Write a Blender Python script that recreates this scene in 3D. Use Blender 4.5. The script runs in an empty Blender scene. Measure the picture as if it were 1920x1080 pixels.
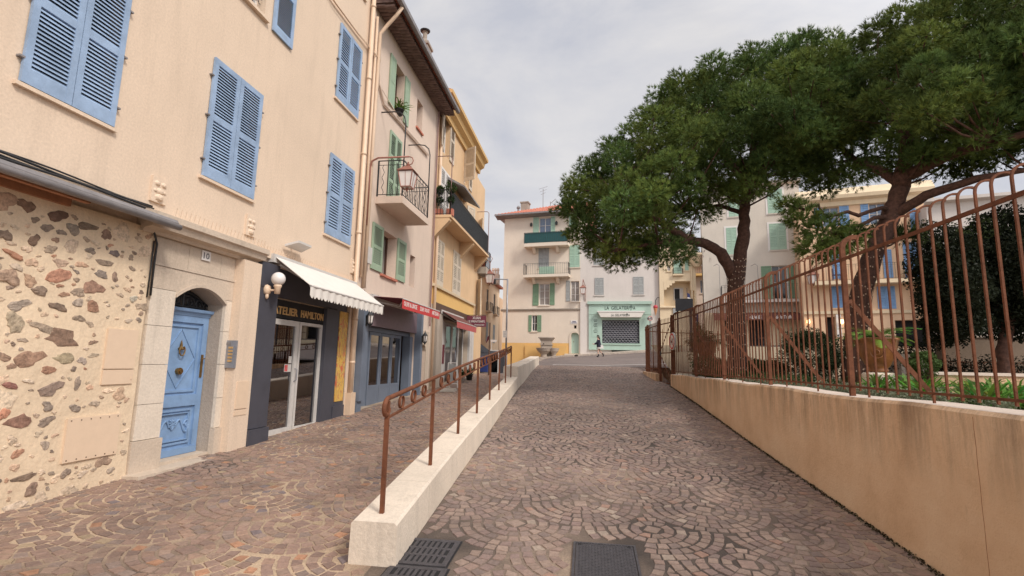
import bpy, math, random
import numpy as np
from mathutils import Vector, Matrix
random.seed(7); RN=np.random.RandomState(11)
rad=math.radians
SC=bpy.context.scene; COL=SC.collection
# ---------------------------------------------------------------- camera (18 mm lens, world Y = street direction, eye at the origin)
FPX=959.5; PIT=rad(8.28); ROL=rad(1.19); YAW=rad(8.66)
cF=Vector((-math.sin(YAW)*math.cos(PIT), math.cos(YAW)*math.cos(PIT), math.sin(PIT)))
cR0=Vector((math.cos(YAW), math.sin(YAW), 0)); cU0=cR0.cross(cF)
cR=cR0*math.cos(ROL)+cU0*math.sin(ROL); cU=cU0*math.cos(ROL)-cR0*math.sin(ROL)
def ray(px,py): return cF*FPX+cR*(px-960)+cU*(540-py)
def onX(px,py,X): v=ray(px,py); return v*(X/v.x)
def onY(px,py,Y): v=ray(px,py); return v*(Y/v.y)
def onZ(px,py,Z): v=ray(px,py); return v*(Z/v.z)
cam=bpy.data.cameras.new('camera'); co=bpy.data.objects.new('camera',cam); COL.objects.link(co)
cam.sensor_width=36; cam.lens=36*FPX/1920; cam.clip_end=2000; cam.clip_start=.05
co.matrix_world=Matrix((( cR.x,cU.x,-cF.x,0),(cR.y,cU.y,-cF.y,0),(cR.z,cU.z,-cF.z,0),(0,0,0,1)))
SC.camera=co
# ---------------------------------------------------------------- frames: (u along wall, d out of wall, z)
class Fr:
    def __init__(s,ox,oy,ux,uy,nx,ny): s.o=(ox,oy); s.u=(ux,uy); s.n=(nx,ny)
    def pt(s,p): u,d,z=p; return (s.o[0]+u*s.u[0]+d*s.n[0], s.o[1]+u*s.u[1]+d*s.n[1], z)
    def px(s,x,y,d=0):
        v=ray(x,y); ox=s.o[0]+d*s.n[0]; oy=s.o[1]+d*s.n[1]
        t=(ox*s.n[0]+oy*s.n[1])/(v.x*s.n[0]+v.y*s.n[1]); p=v*t
        return ((p.x-s.o[0])*s.u[0]+(p.y-s.o[1])*s.u[1], p.z)
WF=Fr(0,0,1,0,0,1)
def fr_cam(px,Y,b):   # facade seen frontally, through the ray of column px at distance Y, turned by b degrees
    p=onY(px,600,Y); b=rad(b); return Fr(p.x,p.y,math.cos(b),-math.sin(b),-math.sin(b),-math.cos(b))
L=Fr(-5.6,0,0,1,1,0)
def R2(fr,a,b,d=0):
    u0,z1=fr.px(a[0],a[1],d); u1,z0=fr.px(b[0],b[1],d); return u0,u1,z0,z1
def R4(fr,xl,yt,xr,yb,d=0):
    ym=(yt+yb)/2; xm=(xl+xr)/2
    return fr.px(xl,ym,d)[0],fr.px(xr,ym,d)[0],fr.px(xm,yb,d)[1],fr.px(xm,yt,d)[1]
# ---------------------------------------------------------------- mesh builder
class MB:
    def __init__(s,fr=WF): s.v=[]; s.f=[]; s.fr=fr; s.c=None
    def add(s,vs,fs):
        n=len(s.v); s.v+= [s.fr.pt(p) for p in vs]; s.f+=[tuple(i+n for i in f) for f in fs]; return s
    def box(s,a0,a1,b0,b1,c0,c1):
        return s.add([(a0,b0,c0),(a1,b0,c0),(a1,b1,c0),(a0,b1,c0),(a0,b0,c1),(a1,b0,c1),(a1,b1,c1),(a0,b1,c1)],
          [(0,3,2,1),(4,5,6,7),(0,1,5,4),(1,2,6,5),(2,3,7,6),(3,0,4,7)])
    def hexa(s,p): # 8 points, bottom ring then top ring
        return s.add(p,[(0,3,2,1),(4,5,6,7),(0,1,5,4),(1,2,6,5),(2,3,7,6),(3,0,4,7)])
    def bar(s,p,q,w,h=None,up=(0,0,1)): # rectangular bar
        h=h or w; p=Vector(p);q=Vector(q);d=(q-p).normalized();u=Vector(up)
        if abs(d.dot(u))>.98: u=Vector((0,1,0))
        x=d.cross(u).normalized()*w/2; y=x.cross(d).normalized()*h/2
        return s.hexa([tuple(p-x-y),tuple(p+x-y),tuple(p+x+y),tuple(p-x+y),tuple(q-x-y),tuple(q+x-y),tuple(q+x+y),tuple(q-x+y)])
    def tube(s,pts,r,n=8,cap=True):
        P=[Vector(p) for p in pts]; rs=r if hasattr(r,'__len__') else [r]*len(P)
        vs=[];fs=[];x=None
        for i,p in enumerate(P):
            d=(P[min(i+1,len(P)-1)]-P[max(i-1,0)]).normalized()
            if x is None:
                u=Vector((0,0,1)) if abs(d.z)<.9 else Vector((1,0,0)); x=d.cross(u).normalized()
            else:
                x=(x-d*x.dot(d)); x=x.normalized() if x.length>1e-6 else d.orthogonal().normalized()
            y=d.cross(x)
            for k in range(n):
                a=2*math.pi*k/n; vs.append(tuple(p+(x*math.cos(a)+y*math.sin(a))*rs[i]))
        for i in range(len(P)-1):
            for k in range(n): k2=(k+1)%n; fs.append((i*n+k,i*n+k2,(i+1)*n+k2,(i+1)*n+k))
        if cap: fs.append(tuple(range(n))[::-1]); fs.append(tuple((len(P)-1)*n+k for k in range(n)))
        return s.add(vs,fs)
    def lathe(s,c,prof,n=20,sx=1,sy=1):
        vs=[];fs=[]
        for r,z in prof:
            for k in range(n): a=2*math.pi*k/n; vs.append((c[0]+r*math.cos(a)*sx,c[1]+r*math.sin(a)*sy,c[2]+z))
        for i in range(len(prof)-1):
            for k in range(n): k2=(k+1)%n; fs.append((i*n+k,i*n+k2,(i+1)*n+k2,(i+1)*n+k))
        fs.append(tuple(range(n))[::-1]); fs.append(tuple((len(prof)-1)*n+k for k in range(n)))
        return s.add(vs,fs)
    def prism(s,poly,b0,b1): # poly in (a,c), extruded along b
        n=len(poly); vs=[(a,b0,c) for a,c in poly]+[(a,b1,c) for a,c in poly]
        return s.add(vs,[tuple(range(n))[::-1],tuple(range(n,2*n))]+[(i,(i+1)%n,(i+1)%n+n,i+n) for i in range(n)])
    def sweep(s,prof,u0,u1): # profile in (d,z) run along u
        n=len(prof); vs=[(u0,d,z) for d,z in prof]+[(u1,d,z) for d,z in prof]
        return s.add(vs,[tuple(range(n))[::-1],tuple(range(n,2*n))]+[(i,(i+1)%n,(i+1)%n+n,i+n) for i in range(n)])
    def build(s,name,mat,parent=None,loc=None,smooth=False,cols=None,mi=None,mat2=None):
        v=np.array(s.v,dtype=np.float64).reshape(-1,3)
        if parent is not None: org=np.array(ORG[parent.name])
        elif loc is not None: org=np.array(loc)
        else:
            org=np.array([(v[:,0].min()+v[:,0].max())/2,(v[:,1].min()+v[:,1].max())/2,v[:,2].min()])
        me=bpy.data.meshes.new(name); me.from_pydata((v-org).tolist(),[],s.f)
        if smooth: me.polygons.foreach_set('use_smooth',[True]*len(me.polygons))
        me.materials.append(mat)
        if mat2: me.materials.append(mat2); me.polygons.foreach_set('material_index',mi)
        if cols is not None:
            at=me.attributes.new('tint','FLOAT_COLOR','FACE'); at.data.foreach_set('color',np.asarray(cols,dtype=np.float32).ravel())
        me.update()
        o=bpy.data.objects.new(name,me); COL.objects.link(o)
        if parent is not None: o.parent=parent
        else: o.location=org
        ORG[o.name]=tuple(org); return o
ORG={}
def tag(o,label=None,cat=None,group=None,kind=None):
    if label: o['label']=label
    if cat: o['category']=cat
    if group: o['group']=group
    if kind: o['kind']=kind
    return o
def thing(name,label,cat,loc,group=None):
    o=bpy.data.objects.new(name,None); COL.objects.link(o); o.location=loc; o.empty_display_size=.2
    ORG[o.name]=tuple(loc); return tag(o,label,cat,group)
def copy_tree(o,loc=None,rz=None,label=None,parent=None):
    c=o.copy(); COL.objects.link(c); c.parent=parent
    if loc is not None: c.location=loc; ORG[c.name]=tuple(loc)
    if rz is not None: c.rotation_euler=(0,0,rz)
    if label: c['label']=label
    for ch in list(o.children): copy_tree(ch,parent=c)
    return c
def text_mesh(s,txt,size_h,u0,u1,z0,d,th=.01,bold=0):   # lettering laid on a frame surface between u0 and u1
    cu=bpy.data.curves.new('t','FONT'); cu.body=txt; cu.size=1; cu.extrude=.5; cu.offset=bold; cu.resolution_u=2
    o=bpy.data.objects.new('t',cu); COL.objects.link(o); dg=bpy.context.evaluated_depsgraph_get(); dg.update()
    me=bpy.data.meshes.new_from_object(o.evaluated_get(dg)); vs=[tuple(v.co) for v in me.vertices]; fs=[tuple(p.vertices) for p in me.polygons]
    bpy.data.objects.remove(o); bpy.data.curves.remove(cu); bpy.data.meshes.remove(me)
    if not vs: return s
    xs=[v[0] for v in vs]; ys=[v[1] for v in vs]; xa,xb=min(xs),max(xs); ya,yb=min(ys),max(ys)
    return s.add([(u0+(v[0]-xa)/(xb-xa)*(u1-u0), d+(v[2]+.5)*th, z0+(v[1]-ya)/(yb-ya)*size_h) for v in vs],fs)
# ---------------------------------------------------------------- materials
def lin(c): return c/12.92 if c<=.04045 else ((c+.055)/1.055)**2.4
DS=.15
def C(r,g,b,k=1):
    c=[lin(x/255) for x in (r,g,b)]; l=.3*c[0]+.55*c[1]+.15*c[2]
    return tuple(min(1,(x*(1-DS)+l*DS)*k) for x in c)+(1,)
class NT:
    def __init__(s,name):
        s.m=bpy.data.materials.new(name); s.m.use_nodes=True; s.t=s.m.node_tree; s.t.nodes.clear()
        s.out=s.n('ShaderNodeOutputMaterial'); s.b=s.n('ShaderNodeBsdfPrincipled'); s.l(s.b,0,s.out,0)
    def n(s,typ,**k):
        x=s.t.nodes.new(typ)
        for a,v in k.items(): setattr(x,a,v)
        return x
    def l(s,a,i,b,j): s.t.links.new(a.outputs[i],b.inputs[j])
    def pos(s,sx=1,sy=1,sz=1):
        g=s.n('ShaderNodeNewGeometry'); m=s.n('ShaderNodeMapping'); m.inputs['Scale'].default_value=(sx,sy,sz); s.l(g,'Position',m,0); return m
    def noise(s,scale,detail=4,rough=.6,src=None,dist=0):
        x=s.n('ShaderNodeTexNoise'); x.inputs['Scale'].default_value=scale; x.inputs['Detail'].default_value=detail; x.inputs['Roughness'].default_value=rough; x.inputs['Distortion'].default_value=dist
        s.l(src or s.pos(),0,x,'Vector'); return x
    def ramp(s,src,i,stops,interp='LINEAR'):
        r=s.n('ShaderNodeValToRGB'); r.color_ramp.interpolation=interp; e=r.color_ramp.elements
        while len(e)<len(stops): e.new(.5)
        for k,(p,c) in enumerate(stops): e[k].position=p; e[k].color=c if hasattr(c,'__len__') else (c,c,c,1)
        s.l(src,i,r,0); return r
    def mix(s,fac,a,b,mode='MIX'):
        x=s.n('ShaderNodeMix',data_type='RGBA',blend_type=mode)
        for sock,v in ((0,fac),(6,a),(7,b)):
            if isinstance(v,tuple) and hasattr(v[0],'outputs'): s.t.links.new(v[0].outputs[v[1]],x.inputs[sock])
            else: x.inputs[sock].default_value=v
        return x
    def bump(s,src,i,strength,dist):
        b=s.n('ShaderNodeBump'); b.inputs['Strength'].default_value=strength; b.inputs['Distance'].default_value=dist; s.l(src,i,b,'Height'); s.l(b,0,s.b,'Normal'); return b
def plain(name,col,rough=.6,metal=0,var=.25,scale=8,bump=.15,bs=40,spec=.5):
    t=NT(name); n=t.noise(scale,5,.65)
    lo=tuple(c*(1-var) for c in col[:3])+(1,); hi=tuple(min(1,c*(1+var)) for c in col[:3])+(1,)
    r=t.ramp(n,0,[(.3,lo),(.7,hi)]); t.l(r,0,t.b,'Base Color'); t.b.inputs['Roughness'].default_value=rough; t.b.inputs['Metallic'].default_value=metal
    t.b.inputs['Specular IOR Level'].default_value=spec
    if bump: n2=t.noise(bs,3,.6); t.bump(n2,0,bump,.01)
    return t.m
def plaster(name,col,dirt=.25,mott=.07,patch=None,bump=.25,tint=None):
    t=NT(name); n=t.noise(.8,6,.6); base=t.ramp(n,0,[(.3,tuple(c*(1-mott) for c in col[:3])+(1,)),(.7,tuple(min(1,c*(1+mott)) for c in col[:3])+(1,))])
    st=t.noise(1,6,.7,src=t.pos(3.2,3.2,.35)); m=t.ramp(st,0,[(.52,0),(.8,dirt)])
    mx=t.mix((m,0),(base,0),tuple(c*.55 for c in col[:3])+(1,))
    f=t.noise(35,4,.7); m2=t.ramp(f,0,[(.35,(.9,.9,.9,1)),(.7,(1.06,1.06,1.06,1))]); mx2=t.mix(1.0,(mx,2),(m2,0),'MULTIPLY')
    last=(mx2,2)
    if patch:
        pn=t.noise(1.3,4,.5,src=t.pos(1,1,1.3)); pm=t.ramp(pn,0,[(.6,0),(.64,.5)]); last=(t.mix((pm,0),last,patch),2)
    t.t.links.new(last[0].outputs[last[1]],t.b.inputs['Base Color']); t.b.inputs['Roughness'].default_value=.9; t.b.inputs['Specular IOR Level'].default_value=.2
    b=t.noise(22,6,.7); t.bump(b,0,bump,.02); return t.m
K=.93
M={}
M['peach']=plaster('peach plaster',C(225,199,172,.95),.3,.05,bump=.2)
M['pinkw']=plaster('pink plaster',C(224,200,180,K),.25,.06)
M['yel']=plaster('ochre plaster',C(224,186,140,K),.25,.09)
M['yband']=plaster('yellow paint',C(226,182,112,K),.1,.05)
M['cream']=plaster('cream plaster',C(228,212,192,K),.15,.05)
M['white_pl']=plaster('pale plaster',C(214,204,196,K),.2,.05)
M['grey_pl']=plaster('off white plaster',C(214,203,188,K),.25,.05)
M['creamy']=plaster('warm cream plaster',C(232,208,170,K),.25,.06)
M['orange']=plaster('apricot plaster',C(228,188,148,K),.2,.05)
M['dorange']=plaster('orange plaster',C(228,160,80,K),.2,.05)
M['sun']=plaster('sun yellow paint',C(232,184,100,K),.12,.05)
M['stone']=plaster('cut stone',C(206,186,164,K),.5,.14,bump=.5)
M['pale_stone']=plaster('pale stone',C(222,206,186,K),.55,.12,bump=.4)
M['gstone']=plaster('grey stone',C(176,160,144,K),.6,.2,bump=.6)
M['mortar']=plaster('lime mortar',C(224,198,164,.97),.25,.10,bump=.45)
M['ledge']=plaster('pale wall cap',C(214,196,180,K),.25,.08)
M['blue']=plain('blue painted wood',C(142,168,200,K),.65,var=.2,scale=3.5,bump=.2,bs=50)
M['door_blue']=plain('door blue',C(120,156,198,K),.5,var=.16,scale=4)
M['green']=plain('green painted wood',C(152,176,146,K),.55,var=.1)
M['mint_sh']=plain('mint painted wood',C(158,192,168,K),.55,var=.08)
M['dgreen']=plain('dark green wood',C(112,146,112,K),.55,var=.1)
M['wsh']=plain('cream painted wood',C(206,190,168,K),.6,var=.12)
M['gsh']=plain('grey painted wood',C(158,160,158,K),.6,var=.1)
M['bsh']=plain('bright blue wood',C(108,152,200,K),.55,var=.1)
M['char']=plain('charcoal paint',C(70,70,80,K),.55,var=.12,scale=3)
M['slate']=plain('slate blue paint',C(106,117,134,K),.5,var=.08,scale=3)
M['mauve']=plain('mauve board',C(122,100,108,K),.5,var=.08)
M['dark']=plain('unlit interior',(.012,.011,.012,1),.8,bump=0)
M['black']=plain('black iron',(.02,.02,.022,1),.5,var=.3)
M['rust']=plain('rust brown iron',C(140,84,54,.62),.7,metal=0,spec=.15,var=.35,scale=9,bump=.3,bs=60)
M['copper']=plain('copper brown paint',C(162,104,86,K),.5,metal=.2,var=.15)
M['rustwall']=plain('brown painted pipe',C(140,104,98,K),.55,var=.12)
M['pipe']=plain('cream pipe',C(222,190,158,K),.5,var=.06)
M['white']=plain('white paint',C(226,220,214,K),.5,var=.04)
M['whitish']=plain('dull white paint',C(200,194,188,K),.6,var=.08)
M['canvas']=plain('white canvas',C(222,214,204,K),.85,var=.05,scale=3,bs=200)
M['red']=plain('red canvas',C(206,40,40,K),.75,var=.08)
M['faded']=plain('faded red canvas',C(190,80,76,K),.8,var=.1)
M['dred']=plain('dark red canvas',C(110,26,40,K),.8,var=.1)
M['burg']=plain('burgundy board',C(120,44,66,K),.5,var=.05)
M['brown']=plain('brown canvas',C(110,58,48,K),.8,var=.1)
M['gmint']=plain('mint shopfront paint',C(168,196,180,K),.5,var=.05,scale=2)
M['gold']=plain('gold lettering',C(206,160,90,K),.4,metal=.2,var=.1)
M['brass']=plain('old brass',C(150,116,60,K),.35,metal=.8,var=.2)
M['steel']=plain('grey steel',C(150,150,156,K),.45,metal=.4,var=.08)
M['zinc']=plain('grey zinc',C(140,134,134,K),.55,metal=.3,var=.2,scale=5)
M['lead']=plain('dark board letters',C(54,66,60),.5,bump=0)
M['concrete']=plaster('grey concrete',C(178,166,152,K),.4,.12,bump=.4)
M['tile']=plain('terracotta tile',C(196,112,84,K),.8,var=.35,scale=7)
M['otile']=plain('old roof tile',C(116,92,84,K),.85,var=.4,scale=6)
M['wood']=plain('stained wood',C(170,110,70,K),.6,var=.2)
M['dwood']=plain('dark wood',C(92,62,46,K),.55,var=.2)
M['bark']=plain('pine bark',C(116,78,62,.6),.95,var=.5,scale=14,bump=1.0,bs=22)
M['glaze']=plain('glazed amber pot',C(170,104,44,.62),.3,var=.5,scale=6,bump=.1)
M['iron_pl']=plain('cast iron',C(92,88,92,.75),.5,metal=.4,var=.25,scale=20,bump=.6,bs=90)
M['lamp_glass']=plain('frosted glass',C(226,218,212,K),.25,var=.03,bump=0)
M['plate']=plain('painted sheet panel',C(226,196,164,K),.5,var=.03)
M['gravel']=plain('pale gravel',C(168,148,116,.7),.95,var=.35,scale=40,bump=1,bs=60)
M['blackcloth']=plain('black cloth',(.015,.015,.02,1),.8,bump=0)
M['skin']=plain('skin',C(206,160,136,K),.6,var=.05,bump=0)
M['hair']=plain('dark hair',(.02,.014,.01,1),.6,bump=0)
M['bluep']=plain('blue plastic',C(48,74,150,K),.5,var=.1)
M['navy']=plain('navy blue sign',C(44,54,110,K),.5,var=.05)
M['navycoat']=plain('navy coat',C(30,32,56,K),.8,var=.1,bump=0)
M['greencl']=plain('dark green cloth',C(28,88,90,K),.8,var=.15)
M['greyscr']=plain('grey mesh screen',C(96,104,108,K),.7,var=.2,scale=4)
M['soil']=plain('soil',C(90,70,54,.8),.95,var=.3)
M['flower']=plain('pink blossom',C(206,130,160,K),.8,var=.4,scale=20,bump=0)
M['wax']=plain('ice cream red',C(190,30,50,K),.35,var=.1,bump=0)
M['cone']=plain('wafer',C(206,140,84,K),.7,var=.15)
def glassmat(name,tint,refl=.35,rough=.04):
    t=NT(name); t.b.inputs['Base Color'].default_value=tint; t.b.inputs['Roughness'].default_value=rough
    t.b.inputs['Specular IOR Level'].default_value=refl*2; n=t.noise(1.5,2); t.bump(n,0,.05,.02); return t.m
M['glass']=glassmat('window glass',(.03,.034,.04,1)); M['glassb']=glassmat('blue tinted window glass',(.12,.17,.26,1))
M['glassc']=glassmat('curtained window glass',(.30,.27,.25,1))
def shopglass():
    t=NT('shop glass'); g=t.n('ShaderNodeBsdfGlossy'); g.inputs['Roughness'].default_value=.02; g.inputs[0].default_value=(.32,.32,.33,1)
    tr=t.n('ShaderNodeBsdfTransparent'); tr.inputs[0].default_value=(.86,.88,.87,1); fr=t.n('ShaderNodeFresnel'); fr.inputs[0].default_value=1.3
    ms=t.n('ShaderNodeMixShader'); t.l(fr,0,ms,0); t.l(tr,0,ms,1); t.l(g,0,ms,2); t.l(ms,0,t.out,0); return t.m
M['shop']=shopglass()
def paint_art():
    t=NT('abstract paint'); n=t.noise(2.4,8,.75,src=t.pos(3,3,1.2),dist=1.2)
    r=t.ramp(n,0,[(.36,C(120,90,30)),(.43,C(206,144,24)),(.5,C(230,184,50)),(.55,C(180,150,90)),(.6,C(222,100,30)),(.68,C(170,40,20))]); t.l(r,0,t.b,'Base Color')
    b=t.noise(25,6,.8); t.bump(b,0,.8,.02); return t.m
M['art']=paint_art()
def leafmat(name,k=1.0,trans=.25):
    t=NT(name); a=t.n('ShaderNodeAttribute'); a.attribute_name='tint'; t.t.nodes.remove(t.b)
    d=t.n('ShaderNodeBsdfDiffuse'); tr=t.n('ShaderNodeBsdfTranslucent'); gl=t.n('ShaderNodeBsdfGlossy'); gl.inputs['Roughness'].default_value=.45
    t.l(a,0,d,0); t.l(a,0,tr,0); ms=t.n('ShaderNodeMixShader'); ms.inputs[0].default_value=trans; t.l(d,0,ms,1); t.l(tr,0,ms,2)
    m2=t.n('ShaderNodeMixShader'); m2.inputs[0].default_value=.01; t.l(ms,0,m2,1); t.l(gl,0,m2,2); t.l(m2,0,t.out,0); return t.m
M['leaf']=leafmat('foliage')
def tintmat(name,rough,bump,bs,var=.25,sc=30):
    t=NT(name); a=t.n('ShaderNodeAttribute'); a.attribute_name='tint'
    n=t.noise(sc,5,.7); r=t.ramp(n,0,[(.3,1-var),(.7,1+var)]); x0=t.mix(1.0,(a,0),(r,0),'MULTIPLY'); dn=t.noise(.45,5,.65); dr=t.ramp(dn,0,[(.36,.72),(.52,1.0),(.7,1.1)]); x=t.mix(1.0,(x0,2),(dr,0),'MULTIPLY'); t.l(x,2,t.b,'Base Color')
    g=t.noise(.9,3,.6); rr=t.ramp(g,0,[(.3,rough-.12),(.7,rough+.12)]); t.l(rr,0,t.b,'Roughness'); b=t.noise(bs,4,.7); t.bump(b,0,bump,.01); return t.m
M['sett']=tintmat('porphyry setts',.62,.9,55)
M['rubble']=tintmat('rubble stones',.85,1.0,30,.45,22)
def joints():
    t=NT('sandy joints'); n=t.noise(.55,4,.6); r=t.ramp(n,0,[(.34,C(96,80,70,.8)),(.46,C(150,126,104,.85)),(.58,C(192,164,132,.9))]); f=t.noise(60,3); r2=t.ramp(f,0,[(.3,.75),(.7,1.2)])
    x=t.mix(1.0,(r,0),(r2,0),'MULTIPLY'); t.l(x,2,t.b,'Base Color'); t.b.inputs['Roughness'].default_value=.9; t.bump(f,0,.7,.01); return t.m
M['joint']=joints()
def joints2():
    t=NT('grey street joints'); n=t.noise(.5,4,.6); r=t.ramp(n,0,[(.40,C(82,70,62,.7)),(.52,C(120,102,88,.8)),(.64,C(170,146,122,.85))]); f=t.noise(60,3); r2=t.ramp(f,0,[(.3,.75),(.7,1.2)])
    x=t.mix(1.0,(r,0),(r2,0),'MULTIPLY'); t.l(x,2,t.b,'Base Color'); t.b.inputs['Roughness'].default_value=.9; t.bump(f,0,.7,.01); return t.m
M['joint2']=joints2()
M['joint_dark']=None
def farroad(name,c1,c2):
    t=NT(name); v=t.n('ShaderNodeTexVoronoi'); v.inputs['Scale'].default_value=9; t.l(t.pos(),0,v,'Vector')
    n=t.noise(.35,5,.6); r=t.ramp(n,0,[(.3,c1),(.7,c2)]); r2=t.ramp(v,'Color',[(0,.8),(1,1.2)]); x=t.mix(1.0,(r,0),(r2,0),'MULTIPLY'); t.l(x,2,t.b,'Base Color'); t.b.inputs['Roughness'].default_value=.75
    t.bump(v,0,.3,.02); return t.m
M['plaza']=farroad('worn street paving',C(112,98,94,.85),C(134,118,110,.85))
M['pave']=farroad('pavement stone',C(186,168,152,.8),C(206,188,170,.8))
M['earth']=plain('bare earth',C(120,108,96,.8),.95,var=.2,scale=1)
def retwall():
    t=NT('ochre render'); col=C(230,190,146,1.0)
    n=t.noise(1.1,7,.65); base=t.ramp(n,0,[(.28,C(212,168,122,1)),(.5,col),(.72,C(238,204,164,1))])
    sep=t.n('ShaderNodeSeparateXYZ'); g=t.n('ShaderNodeNewGeometry'); t.l(g,'Position',sep,0)
    w=t.noise(1,6,.75,src=t.pos(1,4,.5)); top=t.n('ShaderNodeMapRange'); top.inputs[1].default_value=-.95; top.inputs[2].default_value=-.28; t.l(sep,2,top,0)
    mu=t.n('ShaderNodeMath',operation='MULTIPLY'); t.l(top,0,mu,0); wr=t.ramp(w,0,[(.42,0),(.62,1)]); t.l(wr,0,mu,1)
    mm=t.n('ShaderNodeMath',operation='MULTIPLY'); t.l(mu,0,mm,0); mm.inputs[1].default_value=.7
    x=t.mix((mm,0),(base,0),C(132,102,74,.8)); s=t.noise(3,6,.8,src=t.pos(1,2,.6)); sr=t.ramp(s,0,[(.62,0),(.7,.35)]); x2=t.mix((sr,0),(x,2),C(158,120,86,.8))
    t.l(x2,2,t.b,'Base Color'); t.b.inputs['Roughness'].default_value=.9; b=t.noise(26,7,.75); t.bump(b,0,.7,.02); return t.m
M['ret']=retwall()
# ---------------------------------------------------------------- terrain profiles
def ip(x,xs,ys): return float(np.interp(x,xs,ys))
RS=[-30,0,4.35,5.74,7.5,9.85,14.5,18.3,22,25,30,38,46,70]; RZ=[-3.6,-1.9,-1.62,-1.53,-1.42,-1.27,-.93,-.70,-.37,-.17,.1,.5,.82,1.2]
LS=[-30,0,4.4,7,8.2,11.4,15.6,22,24.6,46,80]; LZ=[-2.4,-1.56,-1.52,-1.44,-1.39,-1.25,-1.12,-.76,-.58,-.85,-1.0]
def zR(s,t=0): return ip(s,RS,RZ)+ max(0,min(1,(s-25)/20))*.09*max(-6,min(t,14))
def zL(s,t=-9):
    z=ip(s,LS,LZ)
    if s>9 or t<-4.4: return z
    f=max(0,min(1,(t+4.4)/2.4))*max(0,min(1,1-(s-4.4)/4)); return z+(min(z,ip(s,RS,RZ))-z)*f
def beam_t(s): return -1.735-.058*(s-4.35)
def zP(s,t):
    tb=-3.1-(s-26)*.16; w=max(0,min(1,(t-tb)/1.6)); w=w*w*(3-2*w); return zL(s)*(1-w)+zR(s,t)*w
# ================================================================ ground surfaces
def sheet(name,ss,ts,zf,mat,dz=0):
    m=MB(); n=len(ts)
    vs=[((t(s) if callable(t) else t),s) for s in ss for t in ts]
    m.v=[(x,y,zf(y,x)+dz) for x,y in vs]
    m.f=[(i*n+j,i*n+j+1,(i+1)*n+j+1,(i+1)*n+j) for i in range(len(ss)-1) for j in range(n-1)]
    return tag(m.build(name,mat,loc=(0,0,0),smooth=True),kind='structure')
ar=lambda a,b,st:list(np.arange(a,b+1e-6,st))
sheet('walkway',ar(-20,2,1)+ar(2.1,9.9,.1)+ar(10,26,.5),[-5.9,-5,-4.4,-3.2,-2.0,lambda s:beam_t(s)],zL,M['joint'])
sheet('road',ar(-20,26,.5),[lambda s:beam_t(s),2.9],lambda s,t:zR(s),M['joint2'])
sheet('street_crest',ar(26,80,1),ar(-40,60,1.6),zP,M['plaza'],.004)
g=MB(); g.v=[(-400,-300,-3.8),(400,-300,-3.8),(400,600,-3.8),(-400,600,-3.8)]; g.f=[(0,1,2,3)]; tag(g.build('ground',M['earth'],loc=(0,0,0)),kind='structure')
# garden soil inside the fence and the slope up to the far street
def zG(s,t): return -.34+ max(0,(s-19))*.19
sheet('garden_ground',ar(-20,26.2,1.1),[3.0,4.5,7,12,20,40,60],lambda s,t: min(zG(s,t),1.0),M['gravel'])
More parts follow.
